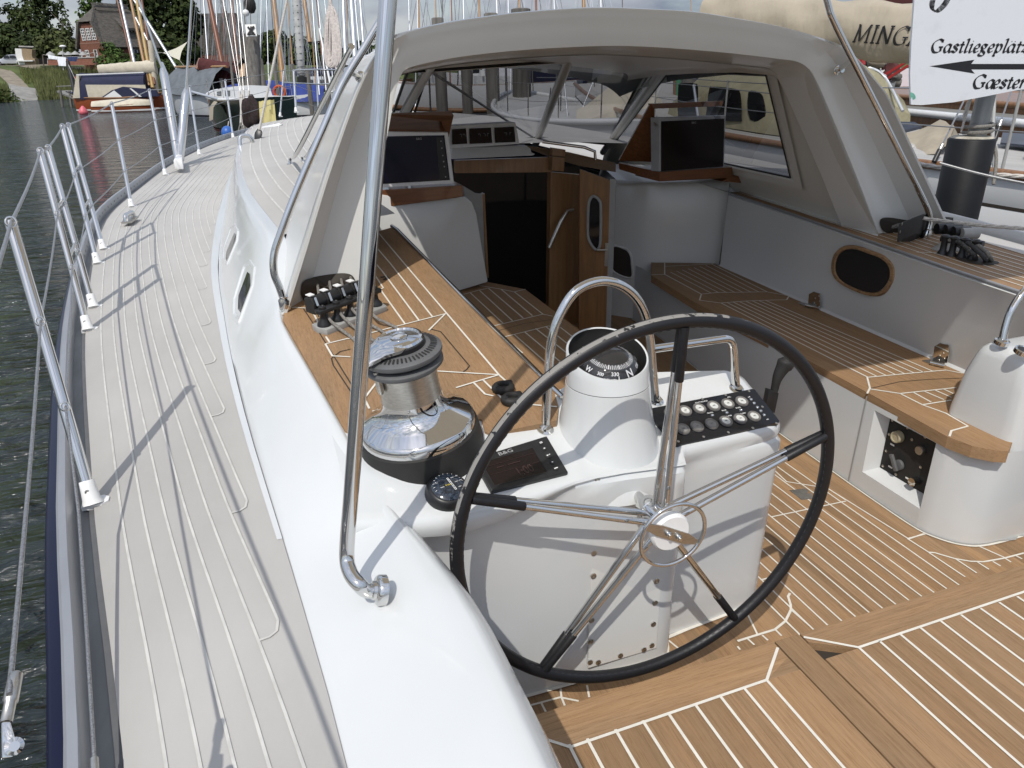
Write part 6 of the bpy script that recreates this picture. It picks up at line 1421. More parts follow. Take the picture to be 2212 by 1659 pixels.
# parked car
car=thing('parked_car','silver hatchback parked at the far left in front of the shed','car',tuple(G(24,141,107)))
c0=G(25,141.5,107); cr_=(RH*.94+FH*.34).normalized(); cw=UPV.cross(cr_)
def CP(x,y,z): return c0+cr_*x+cw*y+UPV*z
M['carp']=mat('silver_paint',(.52,.53,.55),.25,.4,coat=.6,noise=.05)
secs=[(-2.05,.55,.35),(-2.0,.72,.62),(-1.45,.80,.86),(-.9,.82,.95),(-.25,.70,1.42),(.5,.68,1.48),(1.2,.68,1.44),(1.75,.76,1.0),(1.98,.78,.85),(2.05,.66,.4)]
b=MB(); b.loft([[CP(x,-w,.28),CP(x,-w*1.02,min(h,.8)*.8),CP(x,-w*.93,h*.93),CP(x,-w*.6,h),CP(x,w*.6,h),CP(x,w*.93,h*.93),CP(x,w*1.02,min(h,.8)*.8),CP(x,w,.28)] for x,w,h in secs],caps=True,closed=True); b.build('car_body',M['carp'],car,50)
for x0,x1 in ((-.62,.15),(.22,.95),(1.0,1.45)):
    b=MB(); b.prism([CP(x0,.845,.95),CP(x1,.845,.95),CP(x1-.05,.76,1.36),CP(x0+.22 if x0<0 else x0,.76,1.36)],-cw*.02); b.build('side_window',M['glassd'],car,0); b=MB(); b.prism([CP(x0,-.845,.95),CP(x1,-.845,.95),CP(x1-.05,-.76,1.36),CP(x0+.22 if x0<0 else x0,-.76,1.36)],cw*.02); b.build('side_window',M['glassd'],car,0)
for x in (-1.35,1.3):
    for s in (-1,1):
        b=MB(); b.lathe([(.31,-.1),(.32,0),(.31,.1)],CP(x,s*.74,.31),cw,20); wh=b.build('wheel',M['blackm'],car,40); b=MB(); b.lathe([(.2,.0),(.2,.115),(.05,.12),(0,.12)],CP(x,s*.74,.31),cw*s,14); b.build('hub_cap',M['alu'],wh,40)
# hooded beach chairs
for u,lb,mm in ((48,'white hooded wicker beach chair left of the shed',M['wpaint']),(62,'tan hooded wicker beach chair beside the shed',mat('tan_wicker',(.32,.24,.15),.9,noise=.3,nscale=(9,9,9)))):
    c=G(u+4,139.5,103); t_=thing('beach_chair',lb,'chair',tuple(c),'beach chairs in the yard')
    b=MB(); b.prism([c+RH*x+UPV*z for x,z in ((-.75,0),(.75,0),(.8,.75),(.55,.8),(.5,1.15),(.75,1.95),(-.7,2.1),(-.85,1.2))],FH*.9); b.build('hood',mm,t_,0)
    b=MB(); b.prism([c+RH*x+UPV*z-FH*.45 for x,z in ((-.7,.42),(.7,.42),(.7,.55),(-.7,.55))],FH*.5); b.build('seat',M['wpaint'],t_,0)
lp=thing('yard_lamp','yard lamp with a round white shade on a grey post','lamp',tuple(G(136,150,97)))
b=MB(); b.tube([G(137,152,97),G(135.5,105,97)],.05,8); b.build('lamp_post',M['greyl'],lp,60); b=MB(); c=G(135.5,101,97); b.lathe([(.1,-.25),(.18,-.12),(.42,.0),(.42,.06),(.2,.2),(0,.22)],c,(0,0,1),20); b.build('lamp_shade',M['wpaint'],lp,50)
for u,v1,v2,lb in ((94,126,145,'left washing line post'),(207,116,142,'right washing line post')): 
    b=MB(); b.tube([G(u+1,v2+1,96),G(u-2,v1-8,96)],.08,8); tag(b.build('line_post',M['bark'],None,60),lb+' at the edge of the lawn','post','washing line posts')
b=MB(); b.tube([G(92,118,96),G(130,123,96),G(170,122,96),G(206,112,96)],.02,6); tag(b.build('washing_line',M['ropew'],None,0),'washing line strung across the lawn','line')
def cloth(name,label,pts,mm,t=95.9,fold=.1):
    b=MB(); tops=[G(*p,t) for p in pts[0]]; bots=[G(*p,t) for p in pts[1]]; rows=[]
    for k in range(6):
        rows.append([a.lerp(c,k/5)+FH*fold*math.sin(i*1.9+k*.3)*(.3+k*.14) for i,(a,c) in enumerate(zip(tops,bots))])
    b.loft(rows); o=b.build(name,mm,None,60); tag(o,label,'laundry'); return o
ws=lambda a,c,n=9: [lerp(a,c,i/(n-1)) for i in range(n)]
M['linen']=mat('white_linen',(.66,.68,.72),.9,noise=.08)
cloth('bed_sheet','short white sheet at the left end of the washing line',(ws((103,118),(124,122)),ws((104,126),(123,129))),M['linen'])
cloth('bed_sheet','long white sheet hanging down in the middle of the washing line',(ws((122,122),(142,124)),ws((126,142),(143,143))),M['linen'])
cloth('blue_blanket','dark blue blanket on the right of the washing line',(ws((144,123),(168,122)),ws((148,132),(166,133))),mat('navy_cloth',(.022,.035,.10),.9,noise=.2))
# sun sail
sl_=thing('shade_sail','cream triangular shade sail stretched beside the boats','sail',tuple(G(385,130,85)))
b=MB(); A_,B_,C_=G(352,114,85),G(405,90,88),G(388,130,85); rows=[]
for i in range(9):
    s=i/8; row=[]
    p,q=A_.lerp(B_,s),C_.lerp(B_,s)
    for j in range(7): 
        tt=j/6; r_=p.lerp(q,tt); cen=(A_+B_+C_)/3; edge__=min(tt,1-tt,s,1)
        k=.26*(1-min(1,4*min(tt,1-tt)))*math.sin(PI*s) ; row.append(r_.lerp(cen,k))
    rows.append(row)
b.loft(rows); b.build('sail_cloth',mat('cream_sail',(.55,.52,.42),.85,noise=.1),sl_,60)
b=MB(); b.tube([A_,G(340,113,85)],.02,5); b.tube([C_,G(402,148,85)],.02,5); b.tube([B_,G(413,78,88)],.02,5); b.build('stay_rope',M['ropew'],sl_,0)
# ================================================================ boats in the harbour
M['hullw']=mat('white_hull',(.70,.71,.71),.25,coat=.4,noise=.06,nscale=(1,1,1)); M['boot']=mat('dark_boot_top',(.02,.022,.03),.5); M['redhull']=mat('orange_red_hull',(.26,.062,.018),.28,coat=.5,noise=.2,nscale=(1,1,8))
M['greyhull']=mat('pale_grey_hull',(.42,.44,.46),.4,noise=.12,nscale=(1,1,1)); M['greenhull']=mat('dark_green_hull',(.010,.020,.019),.15,coat=.5,noise=.2); M['wood']=mat('oiled_wood',(.24,.115,.045),.4,coat=.3,noise=.35,nscale=(20,20,2)); M['spar']=mat('varnished_spar',(.36,.20,.075),.38,coat=.4,noise=.3,nscale=(30,30,1.5)); M['spard']=mat('dark_spar',(.19,.060,.022),.4,coat=.4,noise=.3,nscale=(30,30,1.5)); M['alum']=mat('mast_aluminium',(.55,.57,.60),.4,.6,noise=.1)
M['cover']=mat('beige_cover',(.36,.31,.235),.9,noise=.22,nscale=(2.5,2.5,2.5),bump=.5,bscale=6,bdist=.03); M['coverw']=mat('cream_cover',(.55,.50,.40),.9,noise=.15,nscale=(2.5,2.5,2.5),bump=.4,bscale=6,bdist=.03); M['covern']=mat('navy_cover',(.016,.020,.055),.8,noise=.2,nscale=(3,3,3)); M['coverb']=mat('blue_tarp',(.018,.04,.22),.7,noise=.3,nscale=(2,2,2),bump=.6,bscale=5,bdist=.05); M['coverg']=mat('grey_tarp',(.135,.15,.165),.75,noise=.25,nscale=(2,2,2),bump=.5,bscale=5,bdist=.04); M['covero']=mat('olive_cover',(.37,.34,.22),.9,noise=.3,nscale=(2,2,2),bump=.6,bscale=5,bdist=.04); M['oxblood']=mat('oxblood_sailcloth',(.085,.022,.022),.9,noise=.3,nscale=(2,2,5),bump=.5,bscale=6,bdist=.03)
M['pile']=mat('weathered_pile',(.155,.145,.13),.9,noise=.5,nscale=(9,9,.8),bump=.6,bscale=(14,14,1.2),bdist=.02,detail=8); M['boards']=mat('grey_boards',(.21,.205,.19),.9,noise=.4,nscale=(1.5,12,12),detail=7)
M['deckg']=mat('pale_deck',(.46,.46,.45),.8,noise=.12,nscale=(2,2,2)); M['red']=mat('red_paint',(.32,.02,.02),.5,noise=.2)
class Boat:
    def __init__(s,name,label,o,head,Ln,Bm,fb,hull,deck=None,boot=True,sheer=.35,group=None,stern=.62):
        s.o=V(o); s.f=V((math.cos(head),math.sin(head),0)); s.s=V((s.f.y,-s.f.x,0)); s.L=Ln; s.B=Bm; s.fb=fb; s.sh=sheer
        s.t=thing(name,label,'boat',tuple(s.o),group)
        def sec(k,q):
            x=-Ln/2+Ln*k; w=Bm/2*(math.sin(PI*min(1,(.20+.62*k)))**.8 if k<.55 else math.cos((k-.55)/.45*PI/2)**.62*math.sin(PI*min(1,.20+.62*.55))**.8)
            w=max(w,.03 if k>.9 else Bm/2*stern*.5); z=fb+sheer*((k-.45)/.55)**2*(1 if k>.45 else .5)
            return x,w,z
        s.sec=sec
        rings=[]
        n=18
        for i in range(n+1):
            k=i/n; x,w,z=sec(k,0); rk=.25*fb*(k>.8)*(k-.8)/.2
            rings.append([s.P(x,-w,z),s.P(x-rk*.3,-w*.99,z*.66),s.P(x-rk*.8,-w*.94,z*.3),s.P(x-rk*1.4,-w*.86,0.0),s.P(x-rk*2,-w*.72,-.35),s.P(x-rk*2,w*.72,-.35),s.P(x-rk*1.4,w*.86,0.0),s.P(x-rk*.8,w*.94,z*.3),s.P(x-rk*.3,w*.99,z*.66),s.P(x,w,z)])
        b=MB(); b.loft(rings); b.poly(rings[0]); b.build('hull',hull,s.t,60)
        if boot:
            b=MB()
            for sg in (-1,1): b.loft([[s.P(sec(i/n,0)[0],sg*(sec(i/n,0)[1]*.885+.015),.05),s.P(sec(i/n,0)[0],sg*(sec(i/n,0)[1]*.92+.016),.17)] for i in range(n+1)])
            b.build('boot_top',M['boot'] if boot is True else boot,s.t,0)
        b=MB(); b.loft([[s.P(sec(i/n,0)[0],sec(i/n,0)[1]*q,sec(i/n,0)[2]-.03+.05*(1-q*q)) for q in (-1,-.5,0,.5,1)] for i in range(n+1)]); b.build('deck',deck or M['deckg'],s.t,60)
    def P(s,x,y,z): return s.o+s.f*x+s.s*y+UPV*z
    def rubrail(s,mm,r=.045,dz_=0):
        b=MB()
        for sg in (-1,1): b.tube([s.P(s.sec(i/24,0)[0],sg*(s.sec(i/24,0)[1]+.01),s.sec(i/24,0)[2]+dz_) for i in range(25)],r,8)
        b.build('rub_rail',mm,s.t,60)
    def cabin(s,x0,x1,w,h,mm,taper=.8,base=None,wins=0,name='cabin'):
        z0=base if base is not None else s.fb-.05
        b=MB(); rg=[]
        for k in range(6):
            q=k/5; x=x0+(x1-x0)*q; ww=w*(1-(1-taper)*q); hh=h*(1-.25*q*q)
            rg.append([s.P(x,-ww,z0),s.P(x,-ww*.92,z0+hh*.85),s.P(x,-ww*.75,z0+hh),s.P(x,0,z0+hh*1.08),s.P(x,ww*.75,z0+hh),s.P(x,ww*.92,z0+hh*.85),s.P(x,ww,z0)])
        b.loft(rg); b.poly(rg[0]); b.poly(rg[-1]); c=b.build(name,mm,s.t,40)
        for k in range(wins):
            for sg in (-1,1):
                q0=(k+.25)/wins; q1=(k+.8)/wins; b=MB()
                def wp_(q,hz): 
                    ww=w*(1-(1-taper)*q); return s.P(x0+(x1-x0)*q,sg*(ww*(1-.08*hz/.85)+.012),z0+h*(1-.25*q*q)*hz)
                b.poly([wp_(q0,.3),wp_(q1,.3),wp_(q1,.72),wp_(q0,.72)]); b.build('cabin_window',M['glassd'],c,0)
        return c
    def mast(s,x,y,h,r,mm,lean=(0,0),z0=0):
        b=MB(); A_=s.P(x,y,z0); B_=A_+UPV*h+s.f*lean[0]+s.s*lean[1]; b.tube([A_,A_.lerp(B_,.5),B_],[r,r,r*.7],12); b.build('mast',mm,s.t,60); return A_,B_
    def wire(s,a,c,r=.006,mm=None,name='stay'):
        b=MB(); b.tube([a,c],r,6); b.build(name,mm or M['wire'],s.t,60)
    def rails(s,x0,x1,n,h=.62,sides=(-1,1)):
        for sg in sides:
            pts=[]
            for k in range(n):
                x=x0+(x1-x0)*k/(n-1); kk=(x+s.L/2)/s.L; _,w,z=s.sec(kk,0); A_=s.P(x,sg*(w-.08),z); B_=A_+UPV*h; pts.append((A_,B_))
                b=MB(); b.tube([A_,B_],.012,6); b.build('stanchion',M['steel'],s.t,60)
            for f in (.5,1.0):
                b=MB(); b.tube([A_.lerp(B_,f) for A_,B_ in pts],.004,6); b.build('guard_wire',M['wire'],s.t,0)
def sailcover(par,A_,B_,r0,r1,mm,name='sail_cover',sag=.0,seg=18,n=22,flat_=1.25):
    """a flaked sail under its cover along a boom: creased, wider low down, tapering"""
    d=(B_-A_).normalized(); sd_=d.cross(UPV).normalized(); uu_=sd_.cross(d); rg=[]
    for i in range(n+1):
        q=i/n; c=A_.lerp(B_,q); r=r0+(r1-r0)*q; ring_=[]
        for k in range(seg):
            a=2*PI*k/seg; cr=1+.10*mnoise.noise(V((q*9,a*2.1,r*7)))+.05*math.sin(q*40+a*3)
            ring_.append(c+(sd_*math.cos(a)*.72+uu_*math.sin(a)*flat_)*r*cr)
        rg.append(ring_)
    b=MB(); b.loft(rg,closed=True,caps=True); return b.build(name,mm,par,70)
def hd(u,dv=0): 
    d=ray(u,200); return math.atan2(d.y,d.x)
def W(u,v): return Zp(u,v,WATER)
# --- red launch with cockpit tent
bp=W(272,238); h_=math.atan2(RH.y,RH.x)+.06
b1=Boat('wooden_boat','orange red wooden boat with white and navy cockpit tent across the water',bp,h_,7.0,2.3,.95,M['redhull'],M['wood'],boot=M['wpaint'],sheer=.35,group='boats moored on the far side')
b1.rubrail(M['wood'],.06)
def side_poly(bt,name,l,mm,w,d=.05):
    b=MB(); 
    b.prism([bt.P(x,w,z) for x,z in l],bt.s*-d); return b.build(name,mm,bt.t,0)
# tent: arched cloth over hoops
def tent(bt,x0,x1,w,z0,z1,mm,name,crown=.25,n=8):
    b=MB(); rg=[]
    for i in range(n+1):
        q=i/n; x=x0+(x1-x0)*q; e=.05*math.sin(PI*q*3)
        rg.append([bt.P(x,-w,z0),bt.P(x,-w*1.0,z0+(z1-z0)*.75),bt.P(x,-w*.7,z1-e*.3),bt.P(x,0,z1+crown-e),bt.P(x,w*.7,z1-e*.3),bt.P(x,w*1.0,z0+(z1-z0)*.75),bt.P(x,w,z0)])
    b.loft(rg); b.poly(rg[0]); b.poly(rg[-1]); return b.build(name,mm,bt.t,50)
tt=tent(b1,-2.9,2.2,1.0,.9,2.55,M['covern'],'cockpit_tent')
side_poly(b1,'tent_panel',[(-2.2,1.05),(2.3,1.0),(2.3,1.85),(-2.2,1.95)],M['coverw'],1.05)
side_poly(b1,'tent_panel',[(-3.4,1.0),(-2.85,1.0),(-2.55,2.6),(-2.75,2.6)],M['coverw'],1.02,.5)
side_poly(b1,'boat_apron',[(-1.2,1.0),(3.2,1.0),(3.0,1.5),(.6,1.75),(-.3,1.5)],M['covern'],1.12,.3)
side_poly(b1,'apron_window',[(-1.0,1.02),(.4,1.02),(-.1,1.5)],M['hullw'],1.14,.02)
side_poly(b1,'apron_strip',[(1.1,1.62),(1.25,1.62),(1.9,1.0),(1.7,1.0)],M['hullw'],1.135,.02)
side_poly(b1,'roof_strip',[(-2.8,2.62),(2.3,2.70),(2.3,2.78),(-2.8,2.70)],M['hullw'],.85)
sailcover(b1.t,b1.P(-1.4,0,3.0),b1.P(3.0,0,3.1),.28,.42,M['coverw'])
b=MB(); b.tube([b1.P(2.6,0,1.0),b1.P(3.0,0,5.0)],.22,10); b.build('mast_foot',M['coverw'],b1.t,60)
fl=thing('small_flag','small black red and gold flag on a slanting staff of the red boat','flag',tuple(b1.P(-3.2,0,1.2)))
b=MB(); b.tube([b1.P(-3.0,0,1.0),b1.P(-3.6,0,3.4)],.025,6); b.build('flag_staff',M['wpaint'],fl,0)
for k,mm in enumerate((M['blackm'],M['red'],M['yellow'])): 
    b=MB(); z=2.85-.28*k; b.prism([b1.P(-3.45+.07*k,0,z),b1.P(-2.75+.07*k,0,z-.35),b1.P(-2.75+.07*k,0,z-.62),b1.P(-3.40+.07*k,0,z-.27)],b1.s*.02); b.build('flag_band',mm,fl,0)
bq=W(309,236.5)
b2=Boat('rowing_boat','small wooden rowing boat under a cream cover in front of the red boat',bq-FH*3,h_+.02,4.6,1.5,.5,M['redhull'],M['wood'],boot=M['wpaint'],sheer=.2,group='boats moored on the far side')
b=MB(); rg=[]
for i in range(13):
    q=i/12; x=-2.2+4.4*q; w=b2.sec((x+2.3)/4.6,0)[1]+.05; rg.append([b2.P(x,-w,.42),b2.P(x,-w*.9,.58+.1*math.sin(q*9)),b2.P(x,-.3,.78+.12*math.sin(PI*q)),b2.P(x,.3,.78+.12*math.sin(PI*q)),b2.P(x,w*.9,.58+.1*math.sin(q*9)),b2.P(x,w,.42)])
b.loft(rg); b.build('boat_cover',M['coverw'],b2.t,60)
# --- grey boat with tarp tent, seen end on
g3=W(372,258); b3=Boat('sailing_boat','pale grey boat under a dark grey tarpaulin tent, seen end on',g3+FH*3.0+RH*.9,math.atan2(FH.y,FH.x)+.85,7.0,2.5,1.3,M['greyhull'],M['deckg'],sheer=.35,group='boats moored on the far side',stern=.9)
b3.rubrail(M['greyl'],.05)
b=MB(); rg=[]
for i in range(9):
    q=i/8; x=-3.4+6.0*q; sg=.10*math.sin(q*PI*3)
    rg.append([b3.P(x,-1.4,1.35+sg*.5),b3.P(x,-1.15,1.75),b3.P(x,-.65,2.5-.05*sg),b3.P(x,0,2.95-sg),b3.P(x,.65,2.5-.05*sg),b3.P(x,1.15,1.75),b3.P(x,1.4,1.35+sg*.5)])
b.loft(rg); b.build('tarp_tent',M['coverg'],b3.t,60)
b=MB(); b.tube([b3.P(-3.6,0,2.9),b3.P(2.8,0,2.98)],.07,8); b.build('ridge_pole',M['spar'],b3.t,60)
# --- bundle of spars rising over these boats
def spar(label,a,c,t,wpx,mm,t2=None,group='masts over the far boats',name='mast'):
    A_=G(*a,t); B_=G(*c,t2 or t); r=wpx*t/FOC/2
    if group not in ('masts above the hardtop','crowded masts behind our bow'):
        b=MB(); b.tube([A_,A_.lerp(B_,.5),B_],[r,r*.97,r*.85],10); o=b.build(name,mm,None,70); tag(o,label,'mast',group); return o
    o=thing(name,label,'mast',tuple(A_),group); b=MB(); b.tube([A_,A_.lerp(B_,.5),B_],[r,r*.97,r*.85],10); b.build('spar',mm,o,70)
    for k in range(6):
        s=(-1,1)[k%2]*rnd.uniform(8,52); s2=s*rnd.uniform(-.1,.55); b=MB(); b.tube([G(a[0]+s,a[1],t+rnd.uniform(-1,1)),G(c[0]+s2,c[1],t)],.010 if k<4 else .018,5); b.build('shroud',M['wire'] if k%3 else M['alum'],o,0)
    return o
for a,c,w,mm,lb in (((322,185),(276,-30),7,M['spar'],'first varnished mast of the leaning bundle above the red boat'),((330,190),(290,-30),8,mat('yellow_spar',(.42,.28,.10),.4,coat=.3,noise=.25,nscale=(30,30,1.5)),'second, yellowest varnished mast of the leaning bundle'),((334,182),(303,-20),5,M['spard'],'third, thinner brown mast of the leaning bundle'),((297,168),(254,-30),6,M['alum'],'silver mast left of the varnished bundle'),((292,160),(246,-30),4,M['spard'],'thin red brown mast leftmost of the bundle'),((384,152),(286,-6),6,M['alum'],'slanting silver spar running down to the grey tarpaulin'),((362,168),(293,38),5,M['alum'],'second slanting silver spar, behind the thick shroud cover')): spar(lb,a,c,57,w,mm)
spar('red brown mast with dark red sail behind the dark green boat',(486,168),(446,-30),46,11,M['spard'])
spar('orange brown mast beside the blue tarpaulin boat',(617,222),(588,-30),50,12,M['spar'])
spar('short orange brown mast right of the rolled headsail',(669,92),(654,-30),50,10,M['spar'])
spar('grey squared mast top between the brown masts',(506,205),(487,24),40,6,M['pile'])
spar('slim white mast with black fitting behind the coil of rope',(717,200),(690,62),36,5,M['hullw'])
# gaff sail bundle
gs=thing('gaff_sail','dark oxblood sail furled on its gaff behind the dark green boat','sail',tuple(G(460,190,45)))
sailcover(gs,G(432,138,45),G(497,166,45),.35,.75,M['oxblood'],'furled_cloth',flat_=1.1); 
b=MB(); b.tube([G(426,150,45),G(434,128,45)],.15,8); b.build('gaff_jaw',M['spard'],gs,0); b=MB(); b.tube([G(500,172,45),G(507,150,45),G(505,135,45)],[.3,.4,.2],10); b.build('hanging_cloth',M['oxblood'],gs,60)
# --- dark green boat and the blue tarp boat nearer
g4=W(452,296); b4=Boat('sailing_boat','dark green hulled boat with a white deck edge just beyond our rail',g4+FH*2.6+RH*.9,math.atan2(FH.y,FH.x)+.62,8.0,2.7,1.45,M['greenhull'],M['deckg'],boot=mat('oxblood_boot',(.09,.015,.012),.5),sheer=.3,group='boats moored on the far side',stern=.9)
b4.rubrail(M['hullw'],.06); b4.rails(-3.6,2.6,6,.7)
b4.cabin(-1.2,2.4,.9,.55,M['hullw'],.7,wins=2)
b=MB(); b.tube([G(405,196,33),G(500,222,31)],.06,8); b.build('boom_crutch',M['alum'],b4.t,60)
cv=thing('spray_hood','weathered tan canvas hood on the dark green boat','canvas',tuple(G(468,238,32)))
b=MB(); rg=[]
for q in (0,.3,.6,1): rg.append([G(452+8*q,262-4*q,32-2*q),G(452+9*q,232,32-2*q),G(462+8*q,218+2*q,32-2*q),G(482+8*q,226+3*q,32-2*q),G(490+8*q,256,32-2*q)])
b.loft(rg); b.build('hood_cloth',M['cover'],cv,60)
g5=W(600,256); b5=Boat('sailing_boat','boat under a bright blue tarpaulin near our bow',g5+FH*1.0,math.atan2(RH.y,RH.x)+.05,8.0,2.6,1.2,M['hullw'],M['deckg'],group='boats moored on the far side')
b=MB(); rg=[]
for i in range(11):
    q=i/10; x=-3.2+6.0*q; hh=1.25+.45*math.sin(PI*min(1,q*1.15))+.1*math.sin(q*17)
    rg.append([b5.P(x,1.35,.9),b5.P(x,1.25,1.05+.1*math.sin(q*23)),b5.P(x,.7,1.0+hh*.5),b5.P(x,0,1.0+hh*.62),b5.P(x,-1.3,.9)])
b.loft(rg); b.build('blue_tarpaulin',M['coverb'],b5.t,50)
yc=thing('yellow_cloth','pale yellow cloth hung over the rail in front of the blue tarpaulin','cloth',tuple(G(577,270,13)))
b=MB(); rows=[]
for k in range(6): rows.append([G(lerp((559,219),(592,215),i/8)[0]+k*(.6 if i<5 else 1.0),lerp((559,219),(592,215),i/8)[1]+k*10.4+.8*math.sin(i*2),13+.03*math.sin(i*1.7+k)) for i in range(9)])
b.loft(rows); b.build('hanging_cloth',mat('pale_yellow_cloth',(.50,.44,.20),.9,noise=.12),yc,60)
wf=thing('fender','long white fender lying behind the blue tarpaulin','fender',tuple(G(550,205,40))); b=MB(); b.tube([G(514,201,40),G(518,201,40),G(562,199,40),G(566,199,40)],[.1,.2,.2,.1],12); b.build('fender_body',M['hullw'],wf,60); b=MB(); b.tube([G(514,201,40),G(505,190,40)],.03,6); b.build('fender_line',M['ropew'],wf,0)
bf=thing('fender','round blue fender hanging at the waterline by the green hull','fender',tuple(G(492,290,22))); b=MB(); b.icos(G(492,288,22),.19,3,(1,1,1.15)); b.build('fender_body',mat('blue_fender',(.03,.12,.42),.4,noise=.15),bf,60); b=MB(); b.tube([G(492,276,22),G(494,262,22)],.015,6); b.build('fender_line',M['ropew'],bf,0)
# white halyards gathered in front
hb=thing('halyard_bundle','bundle of white halyards tied off below thin grey wires','rope',tuple(G(525,270,20)))
for u0,v0,u1,v1 in ((518,198,520,272),(526,195,529,275),(537,196,533,278),(522,205,525,285)):
    b=MB(); b.tube([G(u0,v0,20),G((u0+u1)/2+2,(v0+v1)/2,20),G(u1,v1,20)],.03,8); b.build('hanging_rope',M['ropew'],hb,60)
for u0,u1 in ((478,518),(495,520),(511,526),(517,537)):
    b=MB(); b.tube([G(u1,196,20),G(u0 if u0<500 else u0-1,-20,20)],.008 if u0<500 else .010,6); b.build('halyard_wire',M['wire'],hb,0)
b=MB(); rnd2=random.Random(3)
pts=[G(520+rnd2.uniform(-6,16),268+rnd2.uniform(-4,24),19.6+rnd2.uniform(-.1,.1)) for _ in range(26)]; b.tube(crv(pts,4),.018,6); b.build('tangled_line',M['rope'],hb,60)
bn=thing('net_bag','dark brown net bag heaped by the bow rail','bag',tuple(G(545,265,16))); b=MB(); b.icos(G(545,246,16),.24,3,(.85,.8,1.35),.5); b.build('net',mat('brown_net',(.035,.022,.022),.9,noise=.6,nscale=(25,25,25)),bn,60)
# jetty with dark pile and pink buoy
jt=thing('jetty','low dark wooden jetty beside the reeds with a jumble of gear on it','jetty',tuple(G(175,222,66)))
b=MB(); b.prism([G(122,196,70),G(190,193,70),G(220,208,64),G(165,214,64)],(0,0,-.15)); b.build('jetty_deck',M['boards'],jt,0)
for u,v in ((130,212),(150,214),(168,226),(196,226)): b=MB(); b.tube([G(u,v,66)-V((0,0,.8)),G(u,v-18,66)],.11,8); b.build('jetty_post',M['pile'],jt,60)
b=MB(); b.tube([G(122,187,70),G(190,184,70)],.05,6); b.build('jetty_rail',M['boards'],jt,0)
pm=spar('leaning black mooring pile in front of the jetty',(172,242),(146,132),58,9,mat('tarred_pile',(.016,.016,.018),.6,noise=.4,nscale=(6,6,1)),group='mooring piles',name='mooring_pile')
b=MB(); b.tube([G(170,232,57.5),G(166,222,57.5),G(172,214,57.5),G(164,206,57.5)],.08,8); 
gj=thing('deck_gear','heap of grey and white gear on the jetty beside the black pile','gear',tuple(G(182,215,60)))
for k in range(16):
    p=G(184+rnd2.uniform(-16,22),212+rnd2.uniform(-24,16),60+rnd2.uniform(-1,1)); b=MB(); b.tube([p,p+V((rnd2.uniform(-.9,.9),rnd2.uniform(-.5,.5),rnd2.uniform(-.3,.6)))],rnd2.uniform(.04,.13),7); b.build('gear_piece',[M['blackm'],M['greyl'],M['hullw'],M['wood'],M['coverb']][k%5],gj,60)
by=thing('pink_buoy','pink pear shaped buoy floating by the black pile','buoy',tuple(W(181,246)))
c=W(181,247); b=MB(); b.lathe([(.0,-.1),(.22,-.06),(.32,.1),(.31,.22),(.22,.38),(.1,.53),(.06,.58),(0,.59)],c,(.08,0,1),22); b.build('buoy_body',mat('pink_plastic',(.62,.13,.16),.45,noise=.1),by,60); b=MB(); b.tube([c+V((.04,0,.56)),c+V((.06,0,.68))],.035,8); b.build('buoy_eye',M['red'],by,50)
# sign pile with black drop fender
sp=thing('sign_pile','weathered grey pile carrying a small white no mooring sign','pile',tuple(G(546,200,34)))
b=MB(); b.tube([G(549,250,34),G(544,78,34)],.36,14); b.build('pile_trunk',M['pile'],sp,60)
b=MB(); b.prism([G(529,53,33),G(552,52,33),G(555,78,33),G(532,79,33)],FH*.05); sb=b.build('sign_board',M['wpaint'],sp,0)
b=MB(); 
for l in ([(535,58),(549,73)],[(549,57),(536,74)]): b.strip([G(*p,32.95) for p in l],.09,-FH,.01)
b.prism([G(540,57,32.96),G(545,57,32.96),G(545,72,32.96),G(541,72,32.96)],FH*.02); b.strip([G(534,75,32.95),G(552,74,32.95)],.06,-FH,.01); b.build('sign_mark',M['printk'],sb,0)
df=thing('drop_fender','black pear shaped fender hoisted above the small sign','fender',tuple(G(540,26,32)))
c=G(540,10,32); b=MB(); b.lathe([(.0,-.36),(.14,-.33),(.24,-.15),(.25,.05),(.2,.25),(.1,.42),(0,.48)],c,(0,0,1),18); b.build('fender_body',M['blackm'],df,60); b=MB(); b.tube([G(541,24,32),G(542,53,32)],.012,6); b.build('fender_line',M['blackm'],df,0)
wb_=thing('ball_float','small white ball float beside the black fender','float',tuple(G(531,35,31.5))); b=MB(); b.icos(G(531,28,31.5),.14,3); b.build('ball',M['wpaint'],wb_,60); b=MB(); b.tube([G(531,22,31.5),G(533,-10,31.5)],.012,6); b.build('float_line',M['ropew'],wb_,0)
nb=thing('nest_box','wooden box house with a pitched roof on a pile at the far side','box',tuple(G(524,175,36)))
b=MB(); b.prism([G(516,140,36),G(532,136,36),G(534,163,36),G(518,166,36)],FH*.6); b.build('box_front',M['spar'],nb,0); b=MB(); b.prism([G(509,143,35.8),G(522,116,35.8),G(538,138,35.8),G(530,134,35.8),G(523,124,35.8),G(514,141,35.8)],FH*.9); b.build('box_roof',M['pile'],nb,0)
b=MB(); b.tube([G(527,228,36.3),G(524,164,36.3)],.2,10); b.build('box_post',M['pile'],nb,60)
